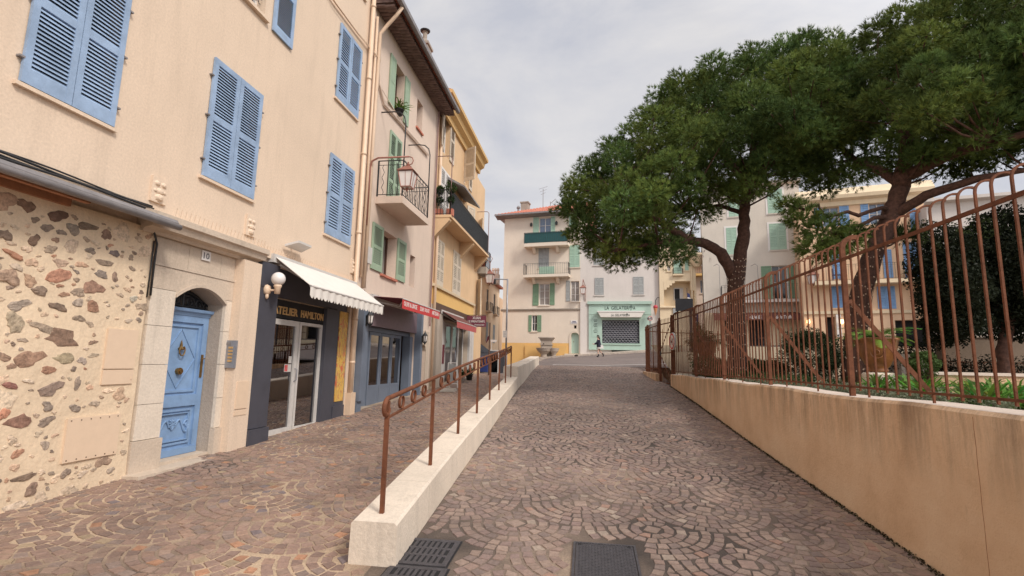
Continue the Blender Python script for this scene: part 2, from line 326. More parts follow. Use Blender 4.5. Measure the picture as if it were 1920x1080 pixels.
# porphyry setts laid in segmental arcs
GR=[(-1.62,-1.10,3.55,4.78)]; MH=[(-.16,.42,4.05,4.98)]
def setts(name,t0f,t1f,s0,s1,zf,cols,R=.655,off=(0,0),rot=0.,skip=()):
    """porphyry setts in overlapping fish-scale fans: concentric rings, each fan cut by the two above it"""
    V=[];F=[];Cc=[]; d=R/6; ca,sa=math.cos(rot),math.sin(rot); x0=-4.0; y0=s0
    def ok(x,y): return s0-.5<y<s1+.5 and t0f(y)-.6<x<t1f(y)+.6
    for j in range(-3,int((s1-s0)/R*1.1)+4):
        for i in range(-9,10):
            cx0,cy0=(i*2+(j%2))*R+off[0],j*R+off[1]
            wx,wy=x0+cx0*ca-cy0*sa,y0+cx0*sa+cy0*ca
            if not ok(wx,wy): continue
            up=((cx0-R,cy0+R),(cx0+R,cy0+R))
            for k in range(0,6):
                r0,r1=k*d,(k+1)*d; rm=(r0+r1)/2; n=max(3,int(round(2*math.pi*rm/.105))); ph=random.random()*6.28
                for m_ in range(n):
                    g=.0105; rr0=max(r0+g,.012) if k else .0; ga=.0065/rm; a0=ph+2*math.pi*m_/n+ga; a1=ph+2*math.pi*(m_+1)/n-ga
                    if k==0 and m_>0: break
                    if k==0: q=[(cx0+math.cos(t)*(d-g)*1.0,cy0+math.sin(t)*(d-g)*1.0) for t in (ph,ph+1.57,ph+3.14,ph+4.71)]
                    else:
                        q=[(cx0+math.cos(a0)*rr0,cy0+math.sin(a0)*rr0),(cx0+math.cos(a0)*(r1-g),cy0+math.sin(a0)*(r1-g)),(cx0+math.cos(a1)*(r1-g),cy0+math.sin(a1)*(r1-g)),(cx0+math.cos(a1)*rr0,cy0+math.sin(a1)*rr0)]
                    mx=sum(p[0] for p in q)/4; my=sum(p[1] for p in q)/4
                    if any(math.hypot(mx-u[0],my-u[1])<R+.012 for u in up): continue
                    if my>cy0+R*.98 : continue
                    if math.hypot(mx-cx0,my-(cy0+2*R))<R: continue
                    qq=[]
                    for (x,y) in q:
                        for u in up:
                            h=math.hypot(x-u[0],y-u[1])
                            if h<R+g*.6: x,y=u[0]+(x-u[0])/h*(R+g*.6),u[1]+(y-u[1])/h*(R+g*.6)
                        x+=random.gauss(0,.0035); y+=random.gauss(0,.0035); qq.append((x0+x*ca-y*sa,y0+x*sa+y*ca))
                    cx=sum(p[0] for p in qq)/4; cy=sum(p[1] for p in qq)/4
                    ar_=abs(sum(qq[e][0]*qq[(e+1)%4][1]-qq[(e+1)%4][0]*qq[e][1] for e in range(4)))/2
                    if ar_<.0016: continue
                    if cy<s0 or cy>s1 or min(p[0] for p in qq)<t0f(cy)+.004 or max(p[0] for p in qq)>t1f(cy)-.004: 
                        if cy<s0 or cy>s1 or cx<t0f(cy)+.03 or cx>t1f(cy)-.03: continue
                        qq=[(min(max(p[0],t0f(cy)+.006),t1f(cy)-.006),p[1]) for p in qq]
                    if any(r[0]-.05<cx<r[1]+.05 and r[2]-.05<cy<r[3]+.05 for r in skip): continue
                    z=zf(cy,cx); dz=.005+random.random()*.004; tl=random.gauss(0,.0013); sl=(zf(cy+.1,cx)-zf(cy-.1,cx))/.2; sx=(zf(cy,cx+.1)-zf(cy,cx-.1))/.2; n0=len(V)
                    for (x,y) in qq: V.append((x,y,z+(y-cy)*sl+(x-cx)*sx-.006))
                    for e,(x,y) in enumerate(qq):
                        x2=cx+(x-cx)*.93; y2=cy+(y-cy)*.93; V.append((x2,y2,z+(y2-cy)*sl+(x2-cx)*sx+dz+(tl if e<2 else -tl)))
                    F+= [(n0+7,n0+6,n0+5,n0+4),(n0,n0+4,n0+5,n0+1),(n0+1,n0+5,n0+6,n0+2),(n0+2,n0+6,n0+7,n0+3),(n0+3,n0+7,n0+4,n0)]
                    Cc+=[cols()]*5
    m=MB(); m.v=V; m.f=F; return tag(m.build(name,M['sett'],loc=(0,0,0),cols=Cc),kind='structure')
def sc1():
    b=random.choice([(146,118,106),(138,112,102),(150,124,110),(136,116,108),(152,122,106),(144,116,104)] if random.random()<.93 else [(170,122,92),(158,136,110),(122,108,112)])
    k=random.uniform(.84,1.06); return C(b[0]+4,b[1]+2,b[2]-2,k)
def sc2():
    b=random.choice([(140,116,106),(132,110,104),(144,122,110),(148,126,114),(134,114,106),(126,108,102)] if random.random()<.95 else [(154,120,104),(160,142,128)])
    k=random.uniform(.84,1.08); return C(b[0]+4,b[1]+2,b[2]-1,k)
setts('walkway_setts',lambda s:-5.6,lambda s:beam_t(s)-(.2 if s>4.1 else 0),1.5,26,zL,sc1,off=(.47,3.04),rot=rad(9))
setts('road_setts',lambda s:beam_t(s)+(.2 if s>4.1 else 0),lambda s:2.75,1.5,26,lambda s,t:zR(s),sc2,off=(.2,.3),rot=rad(3),skip=GR+MH)
# drain grates (two in a row) and manhole cover
def grate(x0,x1,y0,y1,label):
    zc=zR((y0+y1)/2); t=thing('drain_grate',label,'drain grate',((x0+x1)/2,(y0+y1)/2,zc),'cast iron drain grates at the foot of the low wall')
    sl=(zR(y1)-zR(y0))/(y1-y0)
    def zz(y): return zR(y)
    m=MB(); w=x1-x0; h=y1-y0
    def slab(a,b,c,d,z0=-.03,z1=.014): m.hexa([(a,c,zz(c)+z0),(b,c,zz(c)+z0),(b,d,zz(d)+z0),(a,d,zz(d)+z0),(a,c,zz(c)+z1),(b,c,zz(c)+z1),(b,d,zz(d)+z1),(a,d,zz(d)+z1)])
    rows=3; cols=8; e=.045; rh=(h-2*e)/rows; cw=(w-2*e)/cols
    slab(x0,x1,y0,y0+e); slab(x0,x1,y1-e,y1); slab(x0,x0+e,y0+e,y1-e); slab(x1-e,x1,y0+e,y1-e)
    for r in range(rows):
        ya=y0+e+r*rh
        if r: slab(x0+e,x1-e,ya-.016,ya+.016,-.03,.013)
        for c in range(1,cols):
            xa=x0+e+c*cw; slab(xa-.014,xa+.014,ya+(.016 if r else 0),ya+rh-(.016 if r<rows-1 else 0),-.03,.0125)
    m.build('grille',M['iron_pl'],t)
    p=MB(); p.add([(x0-.015,y0-.015,zz(y0)+.006),(x1+.015,y0-.015,zz(y0)+.006),(x1+.015,y1+.015,zz(y1)+.006),(x0-.015,y1+.015,zz(y1)+.006)],[(0,1,2,3)]); p.build('pit',M['dark'],t)
grate(-1.60,-1.13,4.22,4.72,'farther cast iron drain grate, slotted, against the end of the low stone wall')
grate(-1.57,-1.10,3.70,4.19,'nearer cast iron drain grate at the bottom edge of the photo')
t=thing('manhole_cover','square grey cast iron manhole cover set flush in the ramp paving','manhole cover',(.13,4.5,zR(4.5)))
m=MB(); x0,x1,y0,y1=-.14,.40,4.05,4.89
def slb(m,a,b,c,d,z0,z1): m.hexa([(a,c,zR(c)+z0),(b,c,zR(c)+z0),(b,d,zR(d)+z0),(a,d,zR(d)+z0),(a,c,zR(c)+z1),(b,c,zR(c)+z1),(b,d,zR(d)+z1),(a,d,zR(d)+z1)])
slb(m,x0,x1,y0,y0+.02,-.02,.016); slb(m,x0,x1,y1-.02,y1,-.02,.016); slb(m,x0,x0+.02,y0+.02,y1-.02,-.02,.016); slb(m,x1-.02,x1,y0+.02,y1-.02,-.02,.016); m.build('frame',M['iron_pl'],t)
m=MB(); slb(m,x0+.026,x1-.026,y0+.026,y1-.026,-.02,.012)
for i in range(18):
    for j in range(28):
        xx=x0+.05+i*.026; yy=y0+.05+j*.028
        if (i+j)%2==0: slb(m,xx,xx+.016,yy,yy+.009,.012,.0155)
        else: slb(m,xx,xx+.009,yy,yy+.018,.012,.0155)
m.build('lid',M['iron_pl'],t)
m=MB()
for xx in (x0+.04,x1-.075):
    slb(m,xx,xx+.03,y1-.06,y1-.04,.0122,.0165)
m.build('keyhole',M['dark'],t)
# small litter marks on the paving
m=MB(); p=onZ(1122,977,zR(5)); s_=p.y; m.add([(p.x-.1,s_-.01,zR(s_)+.02),(p.x+.1,s_-.012,zR(s_)+.02),(p.x+.1,s_+.012,zR(s_)+.021),(p.x-.1,s_+.012,zR(s_)+.021)],[(0,1,2,3)])
# white painted line across the crest
m=MB(); 
def pr(px,py):
    s=24.
    for _ in range(30):
        v=ray(px,py); s_=zP(s,v.x/v.y*s)/(v.z/v.y) if abs(v.z)>1 else s
        s=.5*s+.5*max(18,min(60,s_))
    return (v.x/v.y*s,s)
lp=[(-1.9,27.2),(0.4,26.4),(4.2,28.6)]
for a,b in zip(lp,lp[1:]):
    n=8
    for k in range(n):
        x0=a[0]+(b[0]-a[0])*k/n; y0=a[1]+(b[1]-a[1])*k/n; x1=a[0]+(b[0]-a[0])*(k+1)/n; y1=a[1]+(b[1]-a[1])*(k+1)/n
        m.add([(x0,y0,zP(y0,x0)+.02),(x1,y1,zP(y1,x1)+.02),(x1,y1+.22,zP(y1+.22,x1)+.02),(x0,y0+.22,zP(y0+.22,x0)+.02)],[(0,1,2,3)])
tag(m.build('road_marking',M['whitish'],loc=(0,0,0)),kind='structure')
# ================================================================ low stone wall with handrail
t=thing('low_stone_wall','long low pale stone wall between the walkway and the ramp','low wall',(beam_t(4.2),4.1,-1.6))
m=MB(); SS=[4.16]+ar(5.2,16.2,1.1); hw=.195
PT=[(4.348,-1.735,-1.287),(5.763,-1.763,-1.15),(7.4,-1.87,-1.03),(9.184,-1.988,-.91),(10.988,-2.108,-.80),(12.7,-2.21,-.685),(14.392,-2.325,-.575),(15.95,-2.41,-.455)]
def ztop(s): return ip(s,[4.0,4.35,5.76,7.4,9.18,10.99,12.7,14.39,15.95,17],[-1.31,-1.287,-1.15,-1.03,-.91,-.80,-.685,-.575,-.455,-.39])
be=.02
for i in range(len(SS)-1):
    a,b=SS[i],SS[i+1]-(.006)
    for (lo,hi,w0,w1) in ((-2.6,None,hw+.01,hw+.01),):
        vs=[]
        for s in (a,b):
            c=beam_t(s); z=ztop(s); zb=min(zL(s),zR(s))-.3
            vs.append([(c-hw-.012,s,zb),(c-hw,s,z-be),(c-hw+be,s,z),(c+hw-be,s,z),(c+hw,s,z-be),(c+hw+.012,s,zb)])
        n=6; m.add(vs[0]+vs[1],[tuple(range(6))[::-1],tuple(range(6,12))]+[(k,(k+1)%6,(k+1)%6+6,k+6) for k in range(6)])
m.build('stone_course',M['pale_stone'],t)
# taller parapet that carries on from it
t=thing('stone_parapet','taller pale stone parapet continuing uphill from the end of the low wall','low wall',(-2.5,16.3,-.9))
m=MB(); P0=(16.28,-2.52); P1=(26.5,-2.62)
def pz(s): return ip(s,[16.2,20,26.6],[-.12,.02,.34])
ss=ar(16.3,26.6,1.03)
for i in range(len(ss)-1):
    a,b=ss[i],ss[i+1]-.006; vs=[]
    for s in (a,b):
        c=-2.47-.032*(s-16.3); w=.235; z=pz(s); zb=-1.4; vs.append([(c-w,s,zb),(c-w,s,z-.02),(c-w+.02,s,z),(c+w-.02,s,z),(c+w,s,z-.02),(c+w,s,zb)])
    m.add(vs[0]+vs[1],[tuple(range(6))[::-1],tuple(range(6,12))]+[(k,(k+1)%6,(k+1)%6+6,k+6) for k in range(6)])
m.build('coping_stone',M['pale_stone'],t)
# handrail
t=thing('handrail','rust brown iron handrail with rings, standing on the low stone wall','handrail',(PT[0][1],PT[0][0],PT[0][2]))
H=.955
for s,x,z in PT: m=MB(); m.box(x-.017,x+.017,s-.017,s+.017,z-.05,z+H-.02); m.build('post',M['rust'],t)
tops=[(x,s,z+H) for s,x,z in PT]
d=(Vector(tops[0])-Vector(tops[1])).normalized(); st=Vector(tops[0])
curl=[]
for k in range(11):
    a=rad(90+k*27); r=.085-.005*k; cc=st+d*.01+Vector((0,0,-.085)); curl.append(tuple(cc+d*(-math.cos(a)*r)+Vector((0,0,math.sin(a)*r))))
path=curl[::-1][:]; 
m=MB(); m.tube(path+tops[:],.021,10); m.tube([tops[-1],(tops[-1][0],tops[-1][1]+.02,tops[-1][2]-.06)],.02,8); m.build('hand_grip',M['rust'],t,smooth=True)
m=MB()
for a,b in zip(tops,tops[1:]): m.bar((a[0],a[1]+.017,a[2]-.165),(b[0],b[1]-.017,b[2]-.165),.026,.016)
m.build('lower_rail',M['rust'],t)
for a,b in zip(tops,tops[1:]):
    A_=Vector(a);B_=Vector(b); dd=(B_-A_).normalized()
    for k in range(1,4):
        c=A_+(B_-A_)*(k/4)+Vector((0,0,-.09)); m=MB(); n=16; vs=[];fs=[]
        for j in range(n):
            an=2*math.pi*j/n; e=dd*math.cos(an)+Vector((0,0,1))*math.sin(an)
            for rr,w in ((.060,-.013),(.060,.013),(.054,.013),(.054,-.013)): vs.append(tuple(c+e*rr+Vector((w,0,0))))
        for j in range(n):
            j2=(j+1)%n
            for q in range(4): fs.append((j*4+q,j*4+(q+1)%4,j2*4+(q+1)%4,j2*4+q))
        m.add(vs,fs); m.build('ring',M['rust'],t,smooth=True)
# ================================================================ retaining wall and garden fence
t=thing('retaining_wall','tall ochre rendered retaining wall under the rusty garden fence','wall',(2.9,10,-1.5))
m=MB(); 
ss=ar(-6,18.36,.58)
def wz(y): return -.28+.012*math.sin(y*1.7)+.006*math.sin(y*5.1)
for a,b in zip(ss,ss[1:]):
    m.add([(2.75,a,zR(a)-.3),(2.75,b,zR(b)-.3),(2.75,b,wz(b)-.03),(2.75,a,wz(a)-.03),(2.775,a,wz(a)),(2.775,b,wz(b))],[(0,1,2,3),(3,2,5,4)])
b=ss[-1]; m.add([(2.75,b,-1.3),(3.05,b,-1.3),(3.05,b,wz(b)),(2.775,b,wz(b)),(2.75,b,wz(b)-.03)],[(0,1,2,3,4)])
m.build('face',M['ret'],t)
m=MB()
for a,b in zip(ss,ss[1:]): m.add([(2.775,a,wz(a)),(2.775,b,wz(b)),(3.06,b,wz(b)+.01),(3.06,a,wz(a)+.01),(3.06,b,-.6),(3.06,a,-.6)],[(0,1,2,3),(3,2,4,5)])
m.build('top',M['ledge'],t)
m=MB()
c0=onX(1826,800,2.75); ys=c0.y; pts=[(2.7495,ys+.002*math.sin(k*1.7),-.32-k*.075) for k in range(19)]
m.tube(pts,.0022,4); m.build('expansion_joint',M['wood'],t)
# soil and moss line at its foot
m=MB(); cols=[]
for i in range(5200):
    y=random.uniform(2,18.3); x=2.75-abs(random.gauss(0,.03))-.002; z=zR(y)+random.uniform(-.005,.012); r=random.uniform(.006,.02)
    a=random.random()*6.28; n=len(m.v)
    m.v+=[(x+r*math.cos(a+k*2.1)*.5,y+r*math.sin(a+k*2.1),z+random.uniform(0,.02)) for k in range(3)]; m.f.append((n,n+1,n+2)); cols.append(C(50,42,32,random.uniform(.5,1)) if random.random()<.7 else C(64,66,36))
tag(m.build('moss',M['leaf'],loc=(0,0,0),cols=cols),'dark dirt and moss along the foot of the ochre wall','moss',kind='stuff')
FX=2.87
def rz_(s): return ip(s,[0,3.83,6.24,8.84,11.7,14.7,18.3,23],[1.15,1.185,1.24,1.29,1.33,1.41,1.56,1.66])
fence=thing('garden_fence','long rust brown iron garden fence with hooked bar tops on the ochre retaining wall','fence',(FX,10,-.27))
posts=[3.5,6.24,8.84,11.7,14.7,18.2]
def hook(x0,y0,z0,z1,dx,r):
    pts=[(x0,y0,z0),(x0,y0,z1-r)]
    for k in range(1,8): a=rad(180-k*(112/7)); pts.append((x0+(r+r*math.cos(a))*dx,y0,z1-r+r*math.sin(a)))
    return pts
def poly_tube(m,pts,w,h): # square tube through points lying in a plane y=const
    P=[Vector(p) for p in pts]; vs=[];fs=[]
    for i,p in enumerate(P):
        d=(P[min(i+1,len(P)-1)]-P[max(i-1,0)]).normalized(); y=Vector((0,1,0)); x=d.cross(y).normalized()
        for a,b in((-1,-1),(1,-1),(1,1),(-1,1)): vs.append(tuple(p+x*a*w/2+y*b*h/2))
    for i in range(len(P)-1):
        for k in range(4): fs.append((i*4+k,i*4+(k+1)%4,(i+1)*4+(k+1)%4,(i+1)*4+k))
    fs.append((3,2,1,0)); e=len(P)*4-4; fs.append((e,e+1,e+2,e+3)); m.add(vs,fs)
for y in posts:
    m=MB(); poly_tube(m,hook(FX,y,-.3,rz_(y)+.26,1,.13),.05,.045); m.build('post',M['rust'],fence)
for y in posts[:-1]:
    m=MB(); m.bar((FX+.02,y+.03,rz_(y)-.48),(FX+.07,y+.05,rz_(y)-.48),.04); m.bar((FX+.06,y+.05,rz_(y)-.46),(FX+.95,y+.06,-.42),.05,.012,up=(0,1,0)); m.build('brace',M['rust'],fence)
yy=2.4; k=0; bars=[]
allb=[]
edges=[0.9]+posts
for a,b in zip(edges,edges[1:]):
    n=int(round((b-a)/.168))
    for i in range(1,n): allb.append(a+(b-a)*i/n)
meshes={}
for i,y in enumerate(allb):
    long_=(i%6==3); zt=rz_(y)+.24
    m=MB(); m.fr=WF; jx=random.gauss(0,.003)
    poly_tube(m,hook(FX+jx,y,-.285 if long_ else -.225,zt,1,.095),.0165,.0165); m.build('bar',M['rust'],fence)
m=MB(); ss=ar(.9,18.2,.9)+[18.2]
for a,b in zip(ss,ss[1:]): m.bar((FX-.016,a,rz_(a)),(FX-.016,b,rz_(b)),.012,.035)
m.build('top_rail',M['rust'],fence)
m=MB()
for a,b in zip(ss,ss[1:]): m.bar((FX-.016,a,-.185),(FX-.016,b,-.185),.010,.022)
m.build('bottom_rail',M['rust'],fence)
# second run of fence beyond the gate
f2=thing('fence_section','far run of rusty fence left of the gate, on its own low wall','fence',(2.5,21,-.4))
lw=thing('fence_plinth','short low beige wall under the far fence run, left of the gate','low wall',(2.5,21,-.6))
path=[(2.55,19.75),(2.40,21.2),(2.35,22.3),(2.6,23.1),(3.3,23.8),(4.6,24.3),(6.5,24.7)]
def along(path,step):
    out=[];acc=0
    for a,b in zip(path,path[1:]):
        Lh=math.hypot(b[0]-a[0],b[1]-a[1]); 
        while acc<Lh: f=acc/Lh; out.append((a[0]+(b[0]-a[0])*f,a[1]+(b[1]-a[1])*f)); acc+=step
        acc-=Lh
    return out
m=MB()
for a,b in zip(path,path[1:]):
    for p in(a,b): pass
    m.hexa([(a[0]-.12,a[1]-.05,-1),(a[0]+.14,a[1]-.05,-1),(b[0]+.14,b[1],-1),(b[0]-.12,b[1],-1),(a[0]-.12,a[1]-.05,-.30+.05*(a[1]-19.7)/3),(a[0]+.14,a[1]-.05,-.30+.05*(a[1]-19.7)/3),(b[0]+.14,b[1],-.30+.05*(b[1]-19.7)/3),(b[0]-.12,b[1],-.30+.05*(b[1]-19.7)/3)])
m.build('masonry',M['ret'],lw)
for i,(x,y) in enumerate(along(path,.135)):
    m=MB(); w=.05 if i%15==0 else .018; zt=1.62 if i%15 else 1.66
    m.box(x-w/2,x+w/2,y-w/2,y+w/2,-.3,zt); m.build('post' if i%15==0 else 'bar',M['rust'],f2)
m=MB()
for a,b in zip(path,path[1:]): m.bar((a[0]-.02,a[1],1.48),(b[0]-.02,b[1],1.48),.014,.035); m.bar((a[0]-.02,a[1],-.12),(b[0]-.02,b[1],-.12),.012,.03)
m.build('rail',M['rust'],f2)
# gate
gt=thing('garden_gate','rusty iron bar gate between the two fence runs, carrying a cross brace','gate',(2.7,19,-.7))
g0=(2.84,18.42); g1=(2.58,19.62)
def gp(f,z,o=0): return (g0[0]+(g1[0]-g0[0])*f+o,g0[1]+(g1[1]-g0[1])*f,z)
for f in (0,1):
    m=MB(); p=gp(f,0); m.box(p[0]-.035,p[0]+.035,p[1]-.035,p[1]+.035,-.75,1.75); m.build('post',M['rust'],gt)
m=MB()
for z in (-.62,.45,1.5): m.bar(gp(.05,z),gp(.95,z),.03,.035)
m.build('rail',M['rust'],gt)
m=MB(); m.bar(gp(.05,-.6,-.02),gp(.95,.45,-.02),.012,.035); m.bar(gp(.05,1.45,-.02),gp(.95,.48,-.02),.012,.035); m.build('cross_brace',M['rust'],gt)
for i in range(1,9): m=MB(); p=gp(i/9,0); m.box(p[0]-.009,p[0]+.009,p[1]-.009,p[1]+.009,-.66,1.68); m.build('bar',M['rust'],gt)
m=MB(); p=gp(.86,.42); m.box(p[0]-.05,p[0]-.02,p[1]-.06,p[1]+.06,.36,.52); m.build('lock',M['black'],gt)
# no-dogs sign
def disc_sign(name,label,c,nrm,r,marks,thick=.02):
    t=thing(name,label,'sign',c); n=Vector(nrm).normalized(); u=Vector((0,0,1)).cross(n).normalized(); w=n.cross(u)
    def P(a,b,o): return tuple(Vector(c)+u*a+w*b+n*o)
    def ringm(m,r0,r1,o0,o1,k=32):
        vs=[];fs=[]
        for i in range(k):
            a=2*math.pi*i/k
            for rr,o in ((r0,o0),(r1,o0),(r1,o1),(r0,o1)): vs.append(P(rr*math.cos(a),rr*math.sin(a),o))
        for i in range(k):
            j=(i+1)%k
            for q in range(4): fs.append((i*4+q,i*4+(q+1)%4,j*4+(q+1)%4,j*4+q))
        m.add(vs,fs)
    m=MB(); ringm(m,.0001,r,0,thick,32); m.build('disc',M['white'],t)
    m=MB(); ringm(m,r*.74,r*.93,thick,thick+.004); m.build('red_ring',M['red'],t)
    marks(t,P,thick); return t
def dogmarks(t,P,th):
    def blk(m,pts,o0,o1):
        n=len(pts); m.add([P(a,b,o0) for a,b in pts]+[P(a,b,o1) for a,b in pts],[tuple(range(n))[::-1],tuple(range(n,2*n))]+[(i,(i+1)%n,(i+1)%n+n,i+n) for i in range(n)])
    m=MB(); k=.034
    dog=[(-4.2,-1.5),(-3.2,-1.2),(-3.4,-4),(-2.6,-4),(-2.2,-1.6),(1.4,-1.6),(1.6,-4),(2.4,-4),(2.4,-.2),(3,1.2),(4.4,1.4),(4.3,2.2),(3.2,2.6),(2.6,3.3),(2.0,2.4),(1.6,.6),(-2.4,.6),(-3.6,2.2),(-4,2)]
    blk(m,[(a*k,b*k*.9) for a,b in dog],th,th+.003); m.build('dog_symbol',M['black'],t)
    m=MB(); s=.165; w=.016
    blk(m,[(-s,s+w),(-s-w,s),(s,-s-w),(s+w,-s)],th+.004,th+.007); m.build('red_bar',M['red'],t)
c=onX(1263,640,2.80); disc_sign('prohibition_sign','round white and red no dogs sign fixed to the fence beside the gate',(2.80,c.y,c.z),(-1,-.14,0),.29,dogmarks,.06)
# ================================================================ building helpers
class Bld:
    def __init__(s,name,label,fr,u0,u1,z0,z1,mat,depth=8,group=None,cat='building',bands=None):
        s.fr=fr; s.u0,s.u1,s.z0,s.z1=u0,u1,z0,z1; s.mat=mat; s.holes=[]; s.depth=depth; s.bands=bands or []
        s.t=thing(name,label,cat,fr.pt(((u0+u1)/2,0,z0)),group)
    def hole(s,u0,u1,z0,z1,rec=.2): s.holes.append((u0,u1,z0,z1,rec))
    def wall(s,name='wall',back=True,sides=True,top=True):
        # every material band is its own sheet of wall, with the openings cut out
        bands=[(s.z0,s.z1,s.mat)] if not s.bands else s.bands
        for bi,(za,zb,mt) in enumerate(bands):
            m=MB(s.fr); us=sorted({s.u0,s.u1}|{h[0] for h in s.holes}|{h[1] for h in s.holes}); zs=sorted({za,zb}|{min(max(h[2],za),zb) for h in s.holes}|{min(max(h[3],za),zb) for h in s.holes})
            us=[u for u in us if s.u0<=u<=s.u1]
            for a,b in zip(us,us[1:]):
                run=None
                for c,d in zip(zs,zs[1:]):
                    cx,cz=(a+b)/2,(c+d)/2
                    if any(h[0]<cx<h[1] and h[2]<cz<h[3] for h in s.holes):
                        if run: m.add([(a,0,run[0]),(b,0,run[0]),(b,0,run[1]),(a,0,run[1])],[(0,1,2,3)]); run=None
                    else: run=(run[0],d) if run else (c,d)
                if run: m.add([(a,0,run[0]),(b,0,run[0]),(b,0,run[1]),(a,0,run[1])],[(0,1,2,3)])
            for h in s.holes:
                if not(za<=(h[2]+h[3])/2<zb): continue
                a,b,c,d,r=h
                m.add([(a,0,c),(b,0,c),(b,0,d),(a,0,d),(a,-r,c),(b,-r,c),(b,-r,d),(a,-r,d)],[(0,4,5,1),(1,5,6,2),(2,6,7,3),(3,7,4,0)])
            if sides: m.add([(s.u0,0,za),(s.u0,-s.depth,za),(s.u0,-s.depth,zb),(s.u0,0,zb),(s.u1,0,za),(s.u1,-s.depth,za),(s.u1,-s.depth,zb),(s.u1,0,zb)],[(0,1,2,3),(4,5,6,7),(1,5,6,2)])
            if top and bi==len(bands)-1: m.add([(s.u0,0,zb),(s.u1,0,zb),(s.u1,-s.depth,zb),(s.u0,-s.depth,zb)],[(0,1,2,3)])
            m.build(name,mt,s.t)
def leaf(fr,a0,a1,z0,z1,mat,parent,name='shutter',d0=.012,th=.035,ang=0,hinge=0,pitch=.042,nmid=1,louv=True,label=None,bars=0):
    """one louvred shutter leaf; ang opens it about its hinge edge (0 = a0 side, 1 = a1 side)"""
    w=a1-a0; ca,sa=math.cos(rad(ang)),math.sin(rad(ang))
    def T(x,d,z):
        if not ang: return (a0+x,d0+d,z)
        if hinge==0: return (a0+x*ca-d*sa, d0+x*sa+d*ca, z)
        x2=w-x; return (a1-x2*ca+d*sa, d0+x2*sa+d*ca, z)
    m=MB(fr)
    def bx(x0,x1,e0,e1,c0,c1): m.hexa([T(x0,e0,c0),T(x1,e0,c0),T(x1,e1,c0),T(x0,e1,c0),T(x0,e0,c1),T(x1,e0,c1),T(x1,e1,c1),T(x0,e1,c1)])
    st=min(.085,w*.14); rb,rt,rm=.16,.09,.09; h=z1-z0
    bx(0,st,0,th,z0,z1); bx(w-st,w,0,th,z0,z1); bx(st,w-st,.002,th-.002,z0,z0+rb); bx(st,w-st,.002,th-.002,z1-rt,z1)
    mids=[z0+h*(k+1)/(nmid+1) for k in range(nmid)]
    for c in mids: bx(st,w-st,.002,th-.002,c-rm/2,c+rm/2)
    secs=[]; lo=z0+rb
    for c in mids+[None]:
        hi=(c-rm/2) if c else z1-rt; secs.append((lo,hi)); lo=(c+rm/2) if c else 0
    for lo,hi in secs:
        if louv:
            n=max(3,int(round((hi-lo)/pitch))); p=(hi-lo)/n
            for k in range(n):
                z=lo+(k+.5)*p; e=p*.42; tk=p*.16
                m.hexa([T(st,.004,z+e-tk),T(w-st,.004,z+e-tk),T(w-st,th-.003,z-e-tk),T(st,th-.003,z-e-tk),T(st,.004,z+e),T(w-st,.004,z+e),T(w-st,th-.003,z-e),T(st,th-.003,z-e)])
        else: bx(st,w-st,th*.3,th*.7,lo,hi)
    for k in range(bars): x=w*(k+1)/(bars+1); bx(x-.012,x+.012,.001,th+.001,z0+.05,z1-.05)
    o=m.build(name,mat,parent)
    if label: o['label']=label
    return o
def window(b,u0,u1,z0,z1,rec=.2,mat='white',glass='glass',rows=2,cols=2,hole=True,fw=.05,sill=None,name='window',cur=None):
    if hole: b.hole(u0,u1,z0,z1,rec)
    m=MB(b.fr); d0,d1=-rec+.03,-rec+.075; w=fw
    m.box(u0,u0+w,d0,d1,z0,z1).box(u1-w,u1,d0,d1,z0,z1).box(u0+w,u1-w,d0,d1,z0,z0+w*1.3).box(u0+w,u1-w,d0,d1,z1-w,z1)
    for c in range(1,cols): x=u0+(u1-u0)*c/cols; m.box(x-w*.6,x+w*.6,d0,d1+.004,z0+w*1.3,z1-w)
    for r in range(1,rows):
        z=z0+(z1-z0)*r/rows
        for c in range(cols):
            xa=u0+(u1-u0)*c/cols+w*.6; xb=u0+(u1-u0)*(c+1)/cols-w*.6; m.box(max(xa,u0+w),min(xb,u1-w),d0+.003,d1-.004,z-w*.3,z+w*.3)
    f=m.build(name,M[mat],b.t)
    g=MB(b.fr); g.box(u0,u1,-rec+.004,-rec+.02,z0,z1); g.build('pane',M[glass],f); ORG[f.name]=ORG[b.t.name]
    if sill: s_=MB(b.fr); s_.box(u0-.06,u1+.06,0,.07,z0-.06,z0-.002); s_.build('sill',M[sill],f)
    return f
def dark_open(b,u0,u1,z0,z1,rec=.3,mat='dark',name='opening'):
    b.hole(u0,u1,z0,z1,rec); g=MB(b.fr); g.box(u0-.02,u1+.02,-rec-.3,-rec-.002,z0-.02,z1+.02); return g.build(name,M[mat],b.t)
